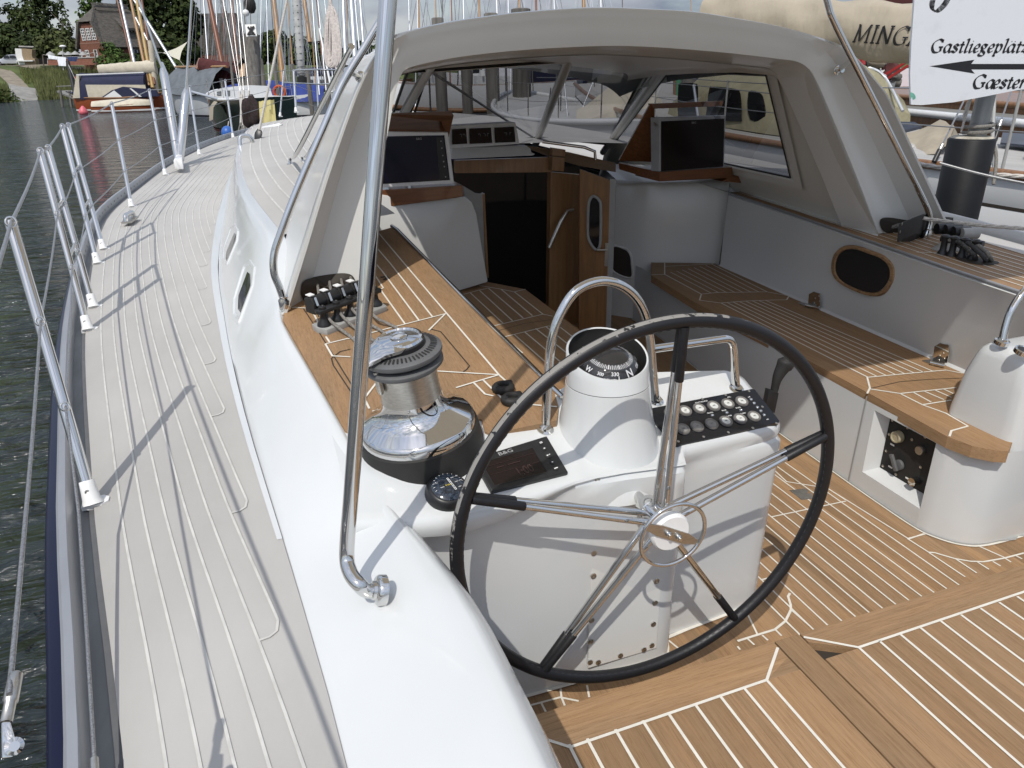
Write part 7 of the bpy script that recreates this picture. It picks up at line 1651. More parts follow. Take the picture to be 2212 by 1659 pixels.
# moorings and two more boats crowding behind our bow
b12=Boat('sailing_boat','white boat with steel rails half hidden behind our bow rail',W(690,232)+FH*4,math.atan2(RH.y,RH.x)-.25,9.0,2.9,1.5,M['hullw'],M['deckg'],group='boats moored on the far side'); b12.rails(-4,4,7,.7); b12.cabin(-2,2.2,1.0,.7,M['greyhull'],wins=3); b12.rubrail(M['wood'],.05)
sailcover(b12.t,b12.P(-3,0,2.5),b12.P(1.8,0,2.6),.22,.34,M['covern'])
b13=Boat('wooden_boat','dark wooden boat with a long deckhouse right of the hanging rope coil',W(760,214)+FH*6,math.atan2(RH.y,RH.x)+.2,11.0,3.2,1.4,M['wood'],M['boards'],group='boats moored on the far side'); b13.cabin(-3,2.5,1.1,.8,M['coverw'],wins=4); b13.rails(-4,4,6,.7)
for i,(u,vt,vb,w,lb) in enumerate(((563,128,235,11,'grey pile right of the small sign pile'),(594,140,232,9,'grey pile beside the orange brown mast'),(632,139,228,9,'grey pile left of the rolled headsail foot'),(664,148,224,10,'grey pile right of the rolled headsail foot'),(700,120,230,12,'dark pile under the hanging rope coil'),(478,170,232,9,'grey pile behind the dark green boat'))):
    t_=38+3*(i%3); r=w*t_/FOC/2; p0,p1=G(u+2,vb,t_),G(u-1,vt,t_); b=MB(); b.tube([V((p1.x,p1.y,WATER-.3)),p1,p1+UPV*.03],[r,r,r*.8],12); tag(b.build('mooring_pile',M['pile'],None,60),lb,'pile','weathered piles behind our bow')
lr=thing('life_ring','orange and white life ring hanging by the piles behind our bow','life ring',tuple(G(605,210,37)))
b=MB(); c=G(604,199,37); b.tube([c+RH*.28*math.cos(a)+UPV*.28*math.sin(a) for a in [2*PI*k/24 for k in range(24)]],.075,8,closed=True); b.build('ring',mat('life_ring_orange',(.55,.09,.02),.6,noise=.2),lr,0)
# far wires, thin masts of boats out of sight
k=0
for u0,u1,v1,w,mm,lb in ((565,560,214,2,M['alum'],'grey'),(575,581,210,2,M['alum'],'grey'),(672,690,205,3,M['alum'],'silver'),(684,706,210,3,M['alum'],'silver'),(698,720,180,2,M['alum'],'silver'),(740,747,140,9,M['alum'],'broad white'),(757,768,140,12,M['alum'],'broadest white'),(776,786,110,6,M['alum'],'white')):
    spar('%s distant mast rising behind our bow, number %d counted from the left'%(lb,k+1) if 0 else {0:'thin grey mast left of the second brown mast',1:'thin grey mast right of the blue tarpaulin middle',2:'silver mast just right of the rolled headsail',3:'silver mast behind the coil of rope, left one',4:'silver mast behind the coil of rope, right one',5:'white mast left of the broad white mast near the grab rail',6:'broad white mast beside the grab rail at the hardtop',7:'white mast between the broad white mast and the big pole'}[k],(u1,v1),(u0,-30),40,w,mm); k+=1
for i,(u,w,mm,lb) in enumerate(((905,4,M['spar'],'slim honey coloured mast nearest the big pole'),(942,3,M['spar'],'thin honey mast, second from the big pole'),(976,3,M['spard'],'thin dark brown mast above the hardtop'),(1002,3,M['alum'],'thin grey mast above the hardtop, between two brown ones'),(1036,5,M['spar'],'honey coloured mast above the left of the hardtop'),(1074,4,M['hullw'],'white mast above the middle left of the hardtop'),(1123,5,M['spar'],'honey mast beside the twisted rope above the hardtop'),(1159,5,M['spard'],'dark brown mast above the middle of the hardtop'),(1198,3,M['alum'],'grey mast above the middle of the hardtop'),(1262,8,M['spar'],'thick honey mast above the hardtop crown'),(1299,4,M['hullw'],'white mast right of the thick honey mast'),(1555,8,M['spar'],'honey mast above the right shoulder of the hardtop'),(1640,3,M['alum'],'thin grey mast right of the hardtop crown'),(1720,3,M['alum'],'thin grey mast above the beige boom cover'))):
    spar(lb,(u+3,150),(u-2,-30),34+2*(i%4),w,mm,group='masts above the hardtop')
for i in range(16):
    u=rnd2.uniform(436,800); spar('thin mast with wire stays among the crowded rigging behind our bow',(u+rnd2.uniform(6,16),205),(u-rnd2.uniform(2,9),-30),52+rnd2.uniform(-8,12),rnd2.uniform(1.8,3.6),[M['alum'],M['spar'],M['pile'],M['spard']][i%4],group='masts above the hardtop' if 0 else 'crowded masts behind our bow')
for i in range(12):
    u=rnd2.uniform(860,1760); spar('thin far mast in the crowd above the hardtop roof',(u+rnd2.uniform(2,5),150),(u-rnd2.uniform(-2,3),-30),48+rnd2.uniform(-8,12),rnd2.uniform(1.6,3.2),[M['alum'],M['spar'],M['pile'],M['alum']][i%4],group='far masts in the crowd above the hardtop')
for i in range(12):
    u=rnd2.uniform(885,1440); spar('thin mast or pole in the crowd ahead, seen through our windscreen',(u+rnd2.uniform(-4,4),262),(u-rnd2.uniform(-6,8),90),24+rnd2.uniform(-4,10),rnd2.uniform(2,5),[M['pile'],M['alum'],M['blackm'],M['spard']][i%4],group='poles in the crowd ahead')
cr2=thing('rope_coil','hanging coil of pinkish white rope above our foredeck','rope',tuple(G(722,150,11)))
for k in range(17):
    x=rnd2.uniform(-15,13); z=rnd2.uniform(-22,6); pts=[G(714+x*.2,8,11),G(712+x,60+z,11+rnd2.uniform(-.06,.06)),G(712+x*1.15,125+z,11),G(718+x*1.1,147+z,11),G(727+x*.9,128+z,10.97),G(722+x*.6,50+z,10.95),G(717,14,11)]
    b=MB(); b.tube(crv(pts,5),.015,7); b.build('rope_loop',mat('pink_white_rope',(.52,.47,.44),.9,noise=.3,nscale=(30,30,30)) if k==0 else bpy.data.materials['pink_white_rope'],cr2,70)
b=MB(); b.tube([G(714,14,11),G(711,-30,11)],.03,7); b.build('coil_hitch',bpy.data.materials['pink_white_rope'],cr2,60)
# ================================================================ starboard side: pier, signpost, neighbours
pier=thing('pier','grey weathered plank pier along our starboard side','pier',(4.9,5,-1.4))
b=MB()
y=-1.0
while y<16:
    b.prism([V((4.10,y,-.28)),V((5.55,y,-.28)),V((5.55,y+.192,-.28)),V((4.10,y+.192,-.28))],(0,0,-.05)); y+=.20
b.build('pier_planks',M['boards'],pier,0)
b=MB(); b.box((4.16,7.5,-.26),(.1,17,.09)); b.build('pier_kerb',M['pile'],pier,0); b=MB(); b.box((4.8,7.5,-.5),(1.2,17,.25)); b.build('pier_beam',M['pile'],pier,0)
pp=thing('signpost_pile','black sleeved mooring pile with a grey steel tube standing in it','pile',tuple(V((4.95,4.0,-1.5))))
pb0,pt0=Xp(2072,525,4.95),Xp(2100,298,4.95); rr_=.155; 
b=MB(); b.lathe([(rr_,-1.3),(rr_,0),(rr_-.012,.012)],pt0-V((0,0,.01)),(0,0,1),32); b.build('black_sleeve',mat('black_sleeve',(.009,.0095,.011),.5,noise=.4,nscale=(3,3,1.2),bump=.2,bscale=9,bdist=.01,spec=.3),pp,50)
b=MB(); b.lathe([(rr_-.012,.0),(rr_-.03,.012),(0,.014)],pt0,(0,0,1),32); b.build('pile_top',mat('gull_whitened_top',(.50,.46,.38),.95,noise=.5,nscale=(14,14,14),ramp=(.3,.6)),pp,40)
gp0=pt0+RH*.03; tubem=mat('galvanised_tube',(.36,.37,.37),.42,.7,noise=.35,nscale=(5,5,2))
b=MB(); b.tube([gp0,gp0+V((0,0,1.35))],.062,24); b.build('steel_tube',tubem,pp,60)
b=MB(); pts=[gp0+V((math.cos(a)*.09,math.sin(a)*.09,.02+.006*a)) for a in [k*.5 for k in range(26)]]; b.tube(pts,.013,6); b.build('lashing',M['rope'],pp,60)
hg=thing('hanging_line','bunch of pale thin line tied to the tube under the sign','rope',tuple(gp0+V((-.1,0,.05))))
for k in range(9):
    x=rnd2.uniform(-.09,.03); b=MB(); b.tube(crv([gp0-RH*.11+V((0,0,.50)),gp0-RH*(.14-x)+V((0,0,.34+rnd2.uniform(-.06,.06))),gp0-RH*(.17-x*.6)+V((0,0,.26)),gp0-RH*.10+V((x*.3,0,.30)),gp0-RH*(.12)+V((x*.2,0,.04+.02*k))],4),.006,6); b.build('line_strand',M['ropew'],hg,60)
b=MB(); b.tube(crv([Tp(2128,302,5.2),Tp(2146,312,5.2),Tp(2152,345,5.2),Tp(2146,398,5.2)],5),.012,8); tag(b.build('rope_tail',M['rope'],None,60),'short stiff rope tail hanging from the pile top on its right','rope')
# sign board
sg_=thing('harbour_sign','white harbour sign with black italic words and an arrow pointing left','sign',tuple(Tp(2100,215,5.0)))
sgt=4.80
def SG(u,v,o_=0): 
    return Pp(u,v,Tp(2100,120,sgt)-FH*o_,FH)
bo_=[(1978,-40),(1974,20),(1969,90),(1966,160),(1968,226),(1990,227),(2060,221),(2130,208),(2180,198),(2240,187),(2330,172),(2330,-40)]
b=MB(); b.prism([SG(*p) for p in bo_],FH*.02); b.build('sign_board',mat('sign_white',(.63,.65,.68),.45,noise=.10,nscale=(9,9,9),ramp=(.2,.45)),sg_,20)
b=MB(); ar=[(2008,143),(2105,129),(2098,138),(2330,138),(2330,150),(2098,150),(2106,159)]; b.poly([SG(u,v,.001) for u,v in ar]); b.build('arrow',M['printk'],sg_,0)
# broad-nib italic lettering: each glyph is a set of pen strokes on a unit body
def nib(b,strokes,o,xd,yd,h,th=.135,thin=.035,ang=35,sh=.27,n=FH):
    """sweep a flat nib along strokes (x,y in body units); gives thick and thin strokes"""
    a=R(ang); nx,ny=math.cos(a)*th/2,math.sin(a)*th/2
    for st in strokes:
        q=[V((x,y,0)) for x,y in st]; q=crv(q,6) if len(q)>2 else [q[0].lerp(q[1],k/3) for k in range(4)]
        Lf=[];Rt=[]
        for i,p in enumerate(q):
            d=(q[min(i+1,len(q)-1)]-q[max(i-1,0)]); d=d.normalized() if d.length>1e-6 else V((1,0,0)); m_=V((-d.y,d.x,0)); w=abs(m_.x*nx*2+m_.y*ny*2)/2; w=max(w,thin/2)
            Lf.append(p+m_*w); Rt.append(p-m_*w)
        f=lambda p: o+xd*(p.x+p.y*sh)*h+yd*p.y*h
        L3=[f(p) for p in Lf]; R3=[f(p) for p in Rt]; k=len(L3)
        b.add(L3+R3,[[i,i+1,k+i+1,k+i] for i in range(k-1)],.5)
GL={'G':([[(.62,.66),(.42,.74),(.14,.58),(.06,.3),(.2,.03),(.44,.0),(.60,.08)],[(.60,.06),(.60,.30)],[(.46,.30),(.72,.31)],[(.62,.56),(.63,.74)]],.74),
'a':([[(.40,.40),(.24,.46),(.07,.30),(.06,.10),(.16,.0),(.30,.10),(.41,.38)],[(.43,.46),(.37,.12),(.42,.0),(.52,.08)]],.50),
's':([[(.33,.38),(.2,.46),(.09,.36),(.18,.25),(.29,.14),(.2,.0),(.03,.06)],[(.33,.36),(.33,.45)],[(.03,.0),(.03,.11)]],.38),
't':([[(.2,.62),(.12,.12),(.17,.0),(.29,.08)],[(.03,.44),(.3,.44)]],.30),
'l':([[(.05,.70),(.19,.72),(.10,.12),(.15,.0),(.26,.08)]],.27),
'i':([[(.02,.40),(.15,.45),(.09,.10),(.14,.0),(.26,.08)],[(.16,.62),(.20,.655)]],.27),
'e':([[(.08,.20),(.28,.24),(.34,.38),(.24,.46),(.09,.30),(.07,.12),(.17,.0),(.35,.09)]],.39),
'g':([[(.32,.44),(.18,.45),(.09,.33),(.15,.2),(.28,.22),(.34,.36),(.26,.45)],[(.16,.2),(.10,.11),(.24,.04),(.32,-.06),(.26,-.19),(.06,-.19),(.0,-.10),(.1,.0)],[(.34,.43),(.44,.43)]],.44),
'p':([[(.04,.40),(.15,.45),(.05,-.2)],[(-.03,-.2),(.14,-.2)],[(.14,.28),(.28,.45),(.42,.36),(.38,.12),(.24,.0),(.12,.06)]],.49),
'z':([[(.06,.42),(.36,.42)],[(.36,.42),(.05,.03)],[(.04,.04),(.2,.05),(.34,.0),(.38,.10)],[(.05,.36),(.07,.46)]],.42),
'r':([[(.03,.40),(.13,.45),(.07,.0)],[(.12,.24),(.24,.42),(.34,.43),(.35,.36)]],.36),
'c':([[(.33,.36),(.22,.46),(.07,.28),(.08,.08),(.2,.0),(.34,.1)]],.37),
'M':([[(.08,.0),(.16,.70)],[(.16,.72),(.36,.04)],[(.36,.04),(.70,.72)],[(.70,.72),(.72,.0)],[(.0,.0),(.17,.0)],[(.62,.0),(.82,.0)],[(.08,.72),(.18,.72)],[(.68,.72),(.80,.72)]],.86),
'I':([[(.12,.0),(.12,.72)],[(.02,.0),(.24,.0)],[(.02,.72),(.24,.72)]],.30),
'N':([[(.10,.0),(.12,.70)],[(.12,.72),(.58,.0)],[(.58,.0),(.60,.72)],[(.0,.0),(.2,.0)],[(.5,.72),(.7,.72)]],.74),
'A':([[(.02,.0),(.34,.74)],[(.34,.74),(.56,.0)],[(.14,.24),(.48,.24)],[(-.06,.0),(.12,.0)],[(.46,.0),(.68,.0)]],.7)}
GL['ä']=(GL['a'][0]+[[(.14,.60),(.18,.64)],[(.34,.60),(.38,.64)]],.50)
GL['æ']=(GL['a'][0]+[[(x+.40,y) for x,y in GL['e'][0][0]]],.78)
def letter(name,body,o,xd,yd,h,mm,par,nrm,off=.002,**kw):
    b=MB(); x=0
    for c in body:
        g,w=GL[c]; nib(b,g,o+xd*x*h-nrm*off,xd,yd,h,**kw); x+=w*1.06
    ob=b.build(name,mm,par,0,recalc=False); return ob,x*h
xd=(SG(2150,100)-SG(2050,100)).normalized(); yd=(SG(2100,80)-SG(2100,120)).normalized(); hpx=(SG(2100,84)-SG(2100,114)).length
letter('sign_words','Gastliegeplätze',SG(2009,113),xd,yd,(SG(2100,81)-SG(2100,113)).length*1.18,M['printk'],sg_,FH,th=.165,thin=.045)
letter('sign_words','Gæster',SG(2099,190.5),xd,yd,(SG(2100,157)-SG(2100,190)).length*1.18,M['printk'],sg_,FH,th=.165,thin=.045)
b=MB(); nib(b,[[(.75,.75),(.55,.30),(.2,.0),(-.02,.14),(.0,.55),(.2,.9),(.4,1.1)],[(.75,.75),(.82,1.1)]],SG(2014,24),xd,yd,(SG(2100,0)-SG(2100,52)).length,th=.26,thin=.1,ang=160,sh=.1); b.build('sign_swash',M['printk'],sg_,0,recalc=False)
b=MB(); b.poly(crv([SG(u,v,.0015) for u,v in ((1966,200),(1975,203),(1978,212),(1972,215),(1970,209),(1967,214))],3,True)); b.build('green_smear',mat('green_smear',(.16,.42,.33),.7,noise=.3,nscale=(40,40,40)),sg_,0)
# mooring lines
def twist(label,pts,r):
    q=crv([V(p) for p in pts],14); b=MB(); n=len(q); ph=0; 
    for s in range(3):
        w=[]; ph=s*2*PI/3
        for i,p in enumerate(q):
            if i: ph+=(q[i]-q[i-1]).length/(r*2.6)*1.0
            w.append(p+UPV*math.cos(ph)*r*.5+FH*math.sin(ph)*r*.5)
        b.tube(w,r*.62,6)
    o=b.build('mooring_line',M['ropew'],None,70); tag(o,label,'rope','mooring lines on the starboard side')
def dense(a,c,n,sag): return [a.lerp(c,k/n)-V((0,0,sag*math.sin(PI*k/n))) for k in range(n+1)]
twist('white three strand mooring line just above the starboard clutches, crossing the black pile',dense(CS(1995,472,.12),CS(2235,495,.10),16,.005),.0085)
twist('upper white three strand mooring line passing behind the black pile',dense(Tp(1940,345,6.0),Tp(2230,383,5.4),20,.02),.016)
b=MB(); b.tube(dense(Tp(2030,352,4.6),Tp(2250,402,4.3),8,.01),.008,8); tag(b.build('mooring_line',M['wire'],None,60),'thin grey line slanting in front of the black pile','rope','mooring lines on the starboard side')
# nearest neighbour: long white hull, brown rubbing strake, beige covers
nbt=thing('neighbour_yacht','white classic yacht with brown rubbing strake and beige covers beyond the pier','boat',(7.4,9,WATER))
def nx(y): return interp([(-2,6.5),(2,6.1),(5,5.98),(8,6.0),(12,6.3),(15,7.0),(17,7.6)],y)
def nz_s(y): return .10+.0045*max(0,y-6)**2
YN=[-2+.5*i for i in range(39)]
b=MB(); b.loft([[V((nx(y),y,nz_s(y))),V((nx(y)-.01,y,nz_s(y)-.23)),V((nx(y)+.0,y,nz_s(y)-.25)),V((nx(y)+.0,y,nz_s(y)-.27)),V((nx(y)-.008,y,nz_s(y)-.29)),V((nx(y)+.02,y,-.7)),V((nx(y)+.15,y,-1.2)),V((nx(y)+.4,y,WATER-.1))] for y in YN]); b.build('hull',M['hullw'],nbt,40)
b=MB(); b.loft([[V((nx(y)-.004,y,nz_s(y)-.243)),V((nx(y)-.004,y,nz_s(y)-.272))] for y in YN]); b.build('hull_groove',M['dark'],nbt,0)
b=MB(); b.tube([V((nx(y)-.01,y,nz_s(y)+.012)) for y in YN],.042,8); b.build('rub_rail',M['wood'],nbt,60)
b=MB(); b.loft([[V((nx(y),y,nz_s(y)+.0)),V((nx(y)+1.4,y,nz_s(y)+.06)),V((nx(y)+2.9,y,nz_s(y)+.0))] for y in YN]); b.build('deck',mat('bleached_planks',(.40,.39,.37),.85,noise=.15,nscale=(14,1,1)),nbt,60)
b=MB(); b.loft([[V((nx(y)+2.9,y,nz_s(y))),V((nx(y)+2.8,y,WATER-.1))] for y in YN]); b.build('far_side',M['hullw'],nbt,0)
def tenty(name,label,secs,mm,par=None):
    """a draped cover: list of (y, x0, x1, zbase, ztop)"""
    t_=par or thing(name,label,'cover',(secs[0][1],secs[0][0],secs[0][3]))
    b=MB(); rg=[]
    for i,(y,x0,x1,zb_,zt_2) in enumerate(secs):
        e=.03*math.sin(i*2.3); rg.append([V((x0,y,zb_)),V((x0+.04,y,zb_+(zt_2-zb_)*.5)),V((x0+(x1-x0)*.28,y,zt_2-e)),V(((x0+x1)/2,y,zt_2+.06*(1-0)+e)),V((x0+(x1-x0)*.72,y,zt_2-e)),V((x1-.04,y,zb_+(zt_2-zb_)*.5)),V((x1,y,zb_))])
    b.loft(rg); b.poly(rg[0]); b.poly(rg[-1]); b.build('draped_cloth' ,mm,t_,60); return t_
from mathutils.bvhtree import BVHTree
def drape(ob,src,lift=.008):
    """lay lettering on a cloth surface: slide every vertex along its sight line until it meets the cloth"""
    me=src.data; vs=[src.matrix_world@v.co for v in me.vertices] if 0 else [v.co+WL[src] for v in me.vertices]
    bv=BVHTree.FromPolygons(vs,[tuple(p.vertices) for p in me.polygons]); o0=WL[ob]
    for v in ob.data.vertices:
        p=v.co+o0; d=(p-CAM).normalized(); h=bv.ray_cast(CAM,d)
        if h[0] is not None: v.co=h[0]-d*lift-o0
# tan cover, solar panels and rail gear on the neighbour
def NP(u,v,x): return Xp(u,v,x)
tc1=thing('deck_cover','tan pitched canvas cover on the deck of the white neighbour, left of the black pile','cover',tuple(NP(1990,352,6.9)))
b=MB()
F_=[NP(1921,352,6.55),NP(2003,338,6.5),NP(2046,316,6.6)]; Rg=[NP(1935,300,7.3),NP(2030,262,7.5),NP(2062,276,7.6)]; Bk=[NP(1945,296,8.3),NP(2030,285,8.3),NP(2075,300,8.3)]
def srow(l,n=7): 
    q=crv(l,4); return [p+UPV*(.02*math.sin(i*1.9)) for i,p in enumerate(q)]
b.loft([srow(F_),[a.lerp(c,.5)+UPV*(.03*math.sin(i*2.4)) for i,(a,c) in enumerate(zip(srow(F_),srow(Rg)))],srow(Rg),srow(Bk)]); b.poly([F_[2],Rg[2],Bk[2]]); b.build('canvas',M['cover'],tc1,50)
sp1=thing('solar_panel','blue grey solar panels lying on the tan cover of the white neighbour','panel',tuple(NP(1950,285,7.8)))
for pts in ([(1893,262),(1975,263),(1992,272),(1915,292),(1900,290)],): 
    b=MB(); b.prism([NP(u,v,7.6+.02*(u-1890)*.3) for u,v in pts],(.02,.0,-.03)); b.build('panel_glass',mat('solar_glass',(.055,.065,.09),.3,noise=.3,nscale=(2,30,30)),sp1,0)
tc2=tenty('deck_cover','tan canvas cover with a dark panel right of the black pile',[(3.0,6.7,8.6,.2,.42),(4.0,6.7,8.6,.2,.52),(4.6,6.7,8.6,.2,.55),(5.0,6.8,8.6,.2,.45)],M['cover'])
b=MB(); b.prism([NP(2160,312,7.3),NP(2330,330,7.1),NP(2330,300,7.8),NP(2165,290,7.8)],(0,0,.02)); b.build('dark_panel',bpy.data.materials['solar_glass'],tc2,0)
# cloth cabin amidships with dark windows, seen through our side window
hood=tenty('canvas_cabin','olive canvas cabin with rounded dark windows, seen through our side window',[(7.85,6.5,8.4,.14,.55),(8.0,6.47,8.4,.15,.88),(8.4,6.45,8.4,.16,.98),(9.4,6.5,8.3,.18,1.02),(10.6,6.6,8.2,.2,.98),(11.4,6.8,8.0,.2,.6)],M['covero'])
for q in ([(1465,187),(1470,180),(1500,180),(1508,190),(1506,240),(1500,262),(1470,258),(1464,240)],[(1532,192),(1540,187),(1588,192),(1600,205),(1602,255),(1596,262),(1530,256),(1526,240)],[(1616,200),(1640,200),(1650,215),(1652,255),(1620,258)]):
    b=MB(); b.poly(crv([Xp(u,v,6.47) for u,v in q],3,True)); b.build('canvas_window',M['glassd'],hood,0)
# guard wires of the neighbour
for hgt,lb in ((.34,'lower'),(.66,'upper')):
    b=MB(); b.tube([V((nx(y)+.1,y,nz_s(y)+hgt)) for y in YN[6:]],.006,6); tag(b.build('guard_wire',M['wire'],None,0),lb+' guard wire of the white neighbour beyond the pier','wire','guard wires of the white neighbour')
for y in (2.6,4.65,6.7,8.8,10.9,13):
    b=MB(); b.tube([V((nx(y)+.1,y,nz_s(y))),V((nx(y)+.1,y,nz_s(y)+.68))],.013,8); b.build('stanchion',M['greyl'],nbt,60)
b=MB(); b.tube([Tp(2140,385,6.4),Tp(2149,190,6.5)],.016,8); b.build('rail_post',M['greyl'],nbt,60)
for a,c,lb in (((2082,218),(2036,312),'left'),((2200,150),(2163,260),'right')):
    t_=thing('rigging_screw','steel wire with black rigging screw below the sign, %s one'%lb,'rigging',tuple(Tp(*c,6.6)),'rigging screws of the white neighbour')
    b=MB(); p,q=Tp(*a,6.6),Tp(*c,6.6); b.tube([p,q],.008,6); b.build('stay_wire',M['wire'],t_,0); r=q+(q-p)*.12; b=MB(); b.tube([q,r],.018,8); b.build('screw_body',M['steelb'],t_,60); b=MB(); b.tube([r,r+(q-p)*.28],.022,8); b.build('screw_foot',M['black'],t_,60)
cw_=thing('rope_coil','small coil of white rope hanging on the neighbour rail','rope',tuple(Tp(1968,345,6.4)))
for k in range(6):
    x=rnd2.uniform(-5,5); b=MB(); b.tube(crv([Tp(1972,316,6.4),Tp(1960+x,330,6.38),Tp(1952+x,352,6.4),Tp(1962+x,350,6.36),Tp(1970+x*.5,328,6.4)],5),.011,6); b.build('rope_loop',M['ropew'],cw_,60)
# second neighbour: dark wood deckhouse with a thick white cap rail
n2=thing('neighbour_ketch','wooden ketch with white cap rail and boom in a lettered beige cover','boat',(12,9,WATER))
def q2(u,v,x): return Xp(u,v,x)
b=MB(); A_,B_=q2(1880,237,10.2),q2(2330,283,9.2); 
b.loft([[A_,B_],[A_-UPV*.12,B_-UPV*.12],[A_-UPV*1.5,B_-UPV*1.5]]); b.build('hull',M['wood'],n2,0)
b=MB(); b.tube([A_+UPV*.02,B_+UPV*.02],.055,8); b.build('cap_rail',M['hullw'],n2,60)
b=MB(); b.loft([[A_,B_],[A_+V((3,1,.05)),B_+V((3,1,.05))]]); b.build('deck',M['boards'],n2,0)
b=MB(); C_,D_=q2(1895,222,11.6),q2(2330,262,10.6); b.loft([[C_-UPV*.25,D_-UPV*.25],[C_+UPV*.12,D_+UPV*.12],[C_+V((1.2,.6,.25)),D_+V((1.2,.6,.25))]]); b.build('deck_house',M['wood'],n2,0)
b=MB(); b.tube([C_+UPV*.14,D_+UPV*.14],.05,8); b.build('house_rail',M['wood'],n2,60)
bA,bB=Tp(1528,40,12.2),Tp(2260,96,8.6)
bm_=sailcover(n2,bA,bB,.32,.315,mat('sand_cover',(.375,.325,.25),.9,noise=.10,nscale=(1.2,1.2,1.2),bump=.5,bscale=(2.5,6,2.5),bdist=.06),'boom_cover',flat_=1.15,seg=28,n=60)
xd2=(Tp(1960,74,9.7)-Tp(1850,68,10.3)).normalized(); yd2=UPV
lt=MB(); lw,_=letter('cover_name','MINGA',Tp(1841,90,10.2),xd2,yd2,.30,M['printk'],n2,-ray(1900,80).normalized(),off=0,th=.12,thin=.035,sh=.22)
# keep lettering dense enough to follow the cloth
bmx=bmesh.new(); bmx.from_mesh(lw.data); bmesh.ops.subdivide_edges(bmx,edges=bmx.edges,cuts=2,use_grid_fill=True); bmx.to_mesh(lw.data); bmx.free()
drape(lw,bm_,.02)
rc3=thing('sail_cover','dark red sail cover with a small white label above the beige boom cover','cover',tuple(Tp(1900,10,14)))
sailcover(rc3,Tp(1858,2,14),Tp(2040,10,13),.19,.19,M['oxblood'],'cover_cloth',flat_=1.2)
b=MB(); b.prism([Tp(1909,3,13.4),Tp(1918,3,13.4),Tp(1917,15,13.4),Tp(1908,15,13.4)],-FH*.02); b.build('cover_label',M['wpaint'],rc3,0); b=MB(); b.tube([Tp(1903,-5,13.3),Tp(1901,16,13.3)],.02,6); b.build('cover_lacing',M['wpaint'],rc3,0)
rdv=thing('red_davit','pair of bright red davit arms under the lettered boom cover','davit',tuple(Tp(1920,160,11)))
for dv in (0,7): b=MB(); b.tube([Tp(1912+dv,162+dv,11),Tp(1956+dv,135+dv*.9,10.8)],.026,4); b.build('davit_arm',M['red'],rdv,0)
b=MB(); b.tube([Tp(1861,112,11.5),Tp(1863,142,11.5)],.05,6); b.build('davit_post',M['red'],rdv,0)
wh2=thing('wheel_house','grey sided canvas wheelhouse with a pale top edge behind the starboard rail','canvas',tuple(Tp(1880,230,10)))
b=MB(); b.prism([Tp(1838,156,10.5),Tp(1899,168,10),Tp(1905,232,10),Tp(1868,226,10.4)],FH*.8); b.build('grey_side',M['pile'],wh2,0); b=MB(); b.prism([Tp(1899,168,9.98),Tp(1916,170,10.2),Tp(1910,228,10.2),Tp(1905,232,9.98)],FH*.5); b.build('canvas_end',M['cover'],wh2,0); b=MB(); b.tube([Tp(1832,147,10.5),Tp(1870,156,10.2),Tp(1912,167,10)],.035,8); b.build('top_edge',M['hullw'],wh2,60)
b=MB(); b.tube(crv([Tp(1868,152,9.6),Tp(1880,148,9.6),Tp(1905,160,9.5),Tp(1925,190,9.4),Tp(1950,240,9.2)],5),.022,6); tag(b.build('back_stay',M['alum'],None,60),'bent silver stay curving down to the rail left of the sign','rigging')
jb=thing('deck_gear','jumble of ropes and dark blocks under the lettered boom cover','gear',tuple(Tp(1890,150,12)))
for k in range(18):
    p=Tp(1878+rnd2.uniform(-10,80),138+rnd2.uniform(-14,58),12+rnd2.uniform(-.3,.6)); b=MB(); b.icos(p,rnd2.uniform(.05,.14),2,(1.2,1,rnd2.uniform(.6,1.3)),.6); b.build('gear_piece',[M['cover'],M['blackm'],M['pile'],M['oxblood'],M['covern'],M['hullw']][k%6],jb,60)

b6=Boat('sailing_boat','white boat with a red deck band far behind the harbour sign',Tp(1960,190,19)*1.0-V((0,0,1.3)),hd(2300)-.25,10,3,1.2,M['hullw'],M['red'],group='boats moored to starboard'); b6.rubrail(M['covern'],.07); b6.cabin(-1.5,2.5,1.0,.6,M['hullw'],wins=3)
b7=Boat('sailing_boat','wood decked boat behind the hull with the white cap rail',V((13.2,11.5,WATER)),PI/2+.1,12,3.4,1.5,M['redhull'],M['boards'],group='boats moored to starboard'); b7.cabin(-2,3,1.0,.5,M['wood'],wins=4); b7.rubrail(M['wood'],.06)
# ---- boats and piles ahead, seen through our windscreen
bowp=thing('pier','grey board walk across the end of the berth, seen through our windscreen','pier',(4,18,-1.4))
b=MB(); x=3.2
while x<12: b.prism([V((x,17.2,-.10)),V((x+.19,17.2,-.10)),V((x+.19,18.8,-.10)),V((x,18.8,-.10))],(0,0,-.05)); x+=.2
b.build('pier_planks',M['boards'],bowp,0); b=MB(); b.box((7.6,17.16,-.2),(8.8,.08,.3)); b.build('pier_beam',M['pile'],bowp,0)
for u,w,t_,vt,lb in ((1060,30,16.6,30,'weathered pile beside the dark oars, left of the windscreen middle'),(1125,42,17.0,20,'broad weathered pile nearest the middle of the windscreen'),(945,26,17.4,40,'weathered pile at the port end of the windscreen'),(1003,24,17.4,50,'weathered pile second from the port end of the windscreen'),(1286,28,18,20,'weathered pile behind the cream covered dinghy'),(1495,34,14.5,60,'weathered pile between the green cabin door and the canvas cabin'),(1360,22,19,40,'slim weathered pile right of the covered dinghy')):
    p0=G(u,300,t_); p1=G(u,vt,t_); r=w*t_/FOC/2; b=MB(); b.tube([V((p1.x,p1.y,WATER-.3)),p1,p1+UPV*.02],[r,r,r*.8],12); tag(b.build('mooring_pile',M['pile'],None,60),lb,'pile','weathered piles ahead of our bow')
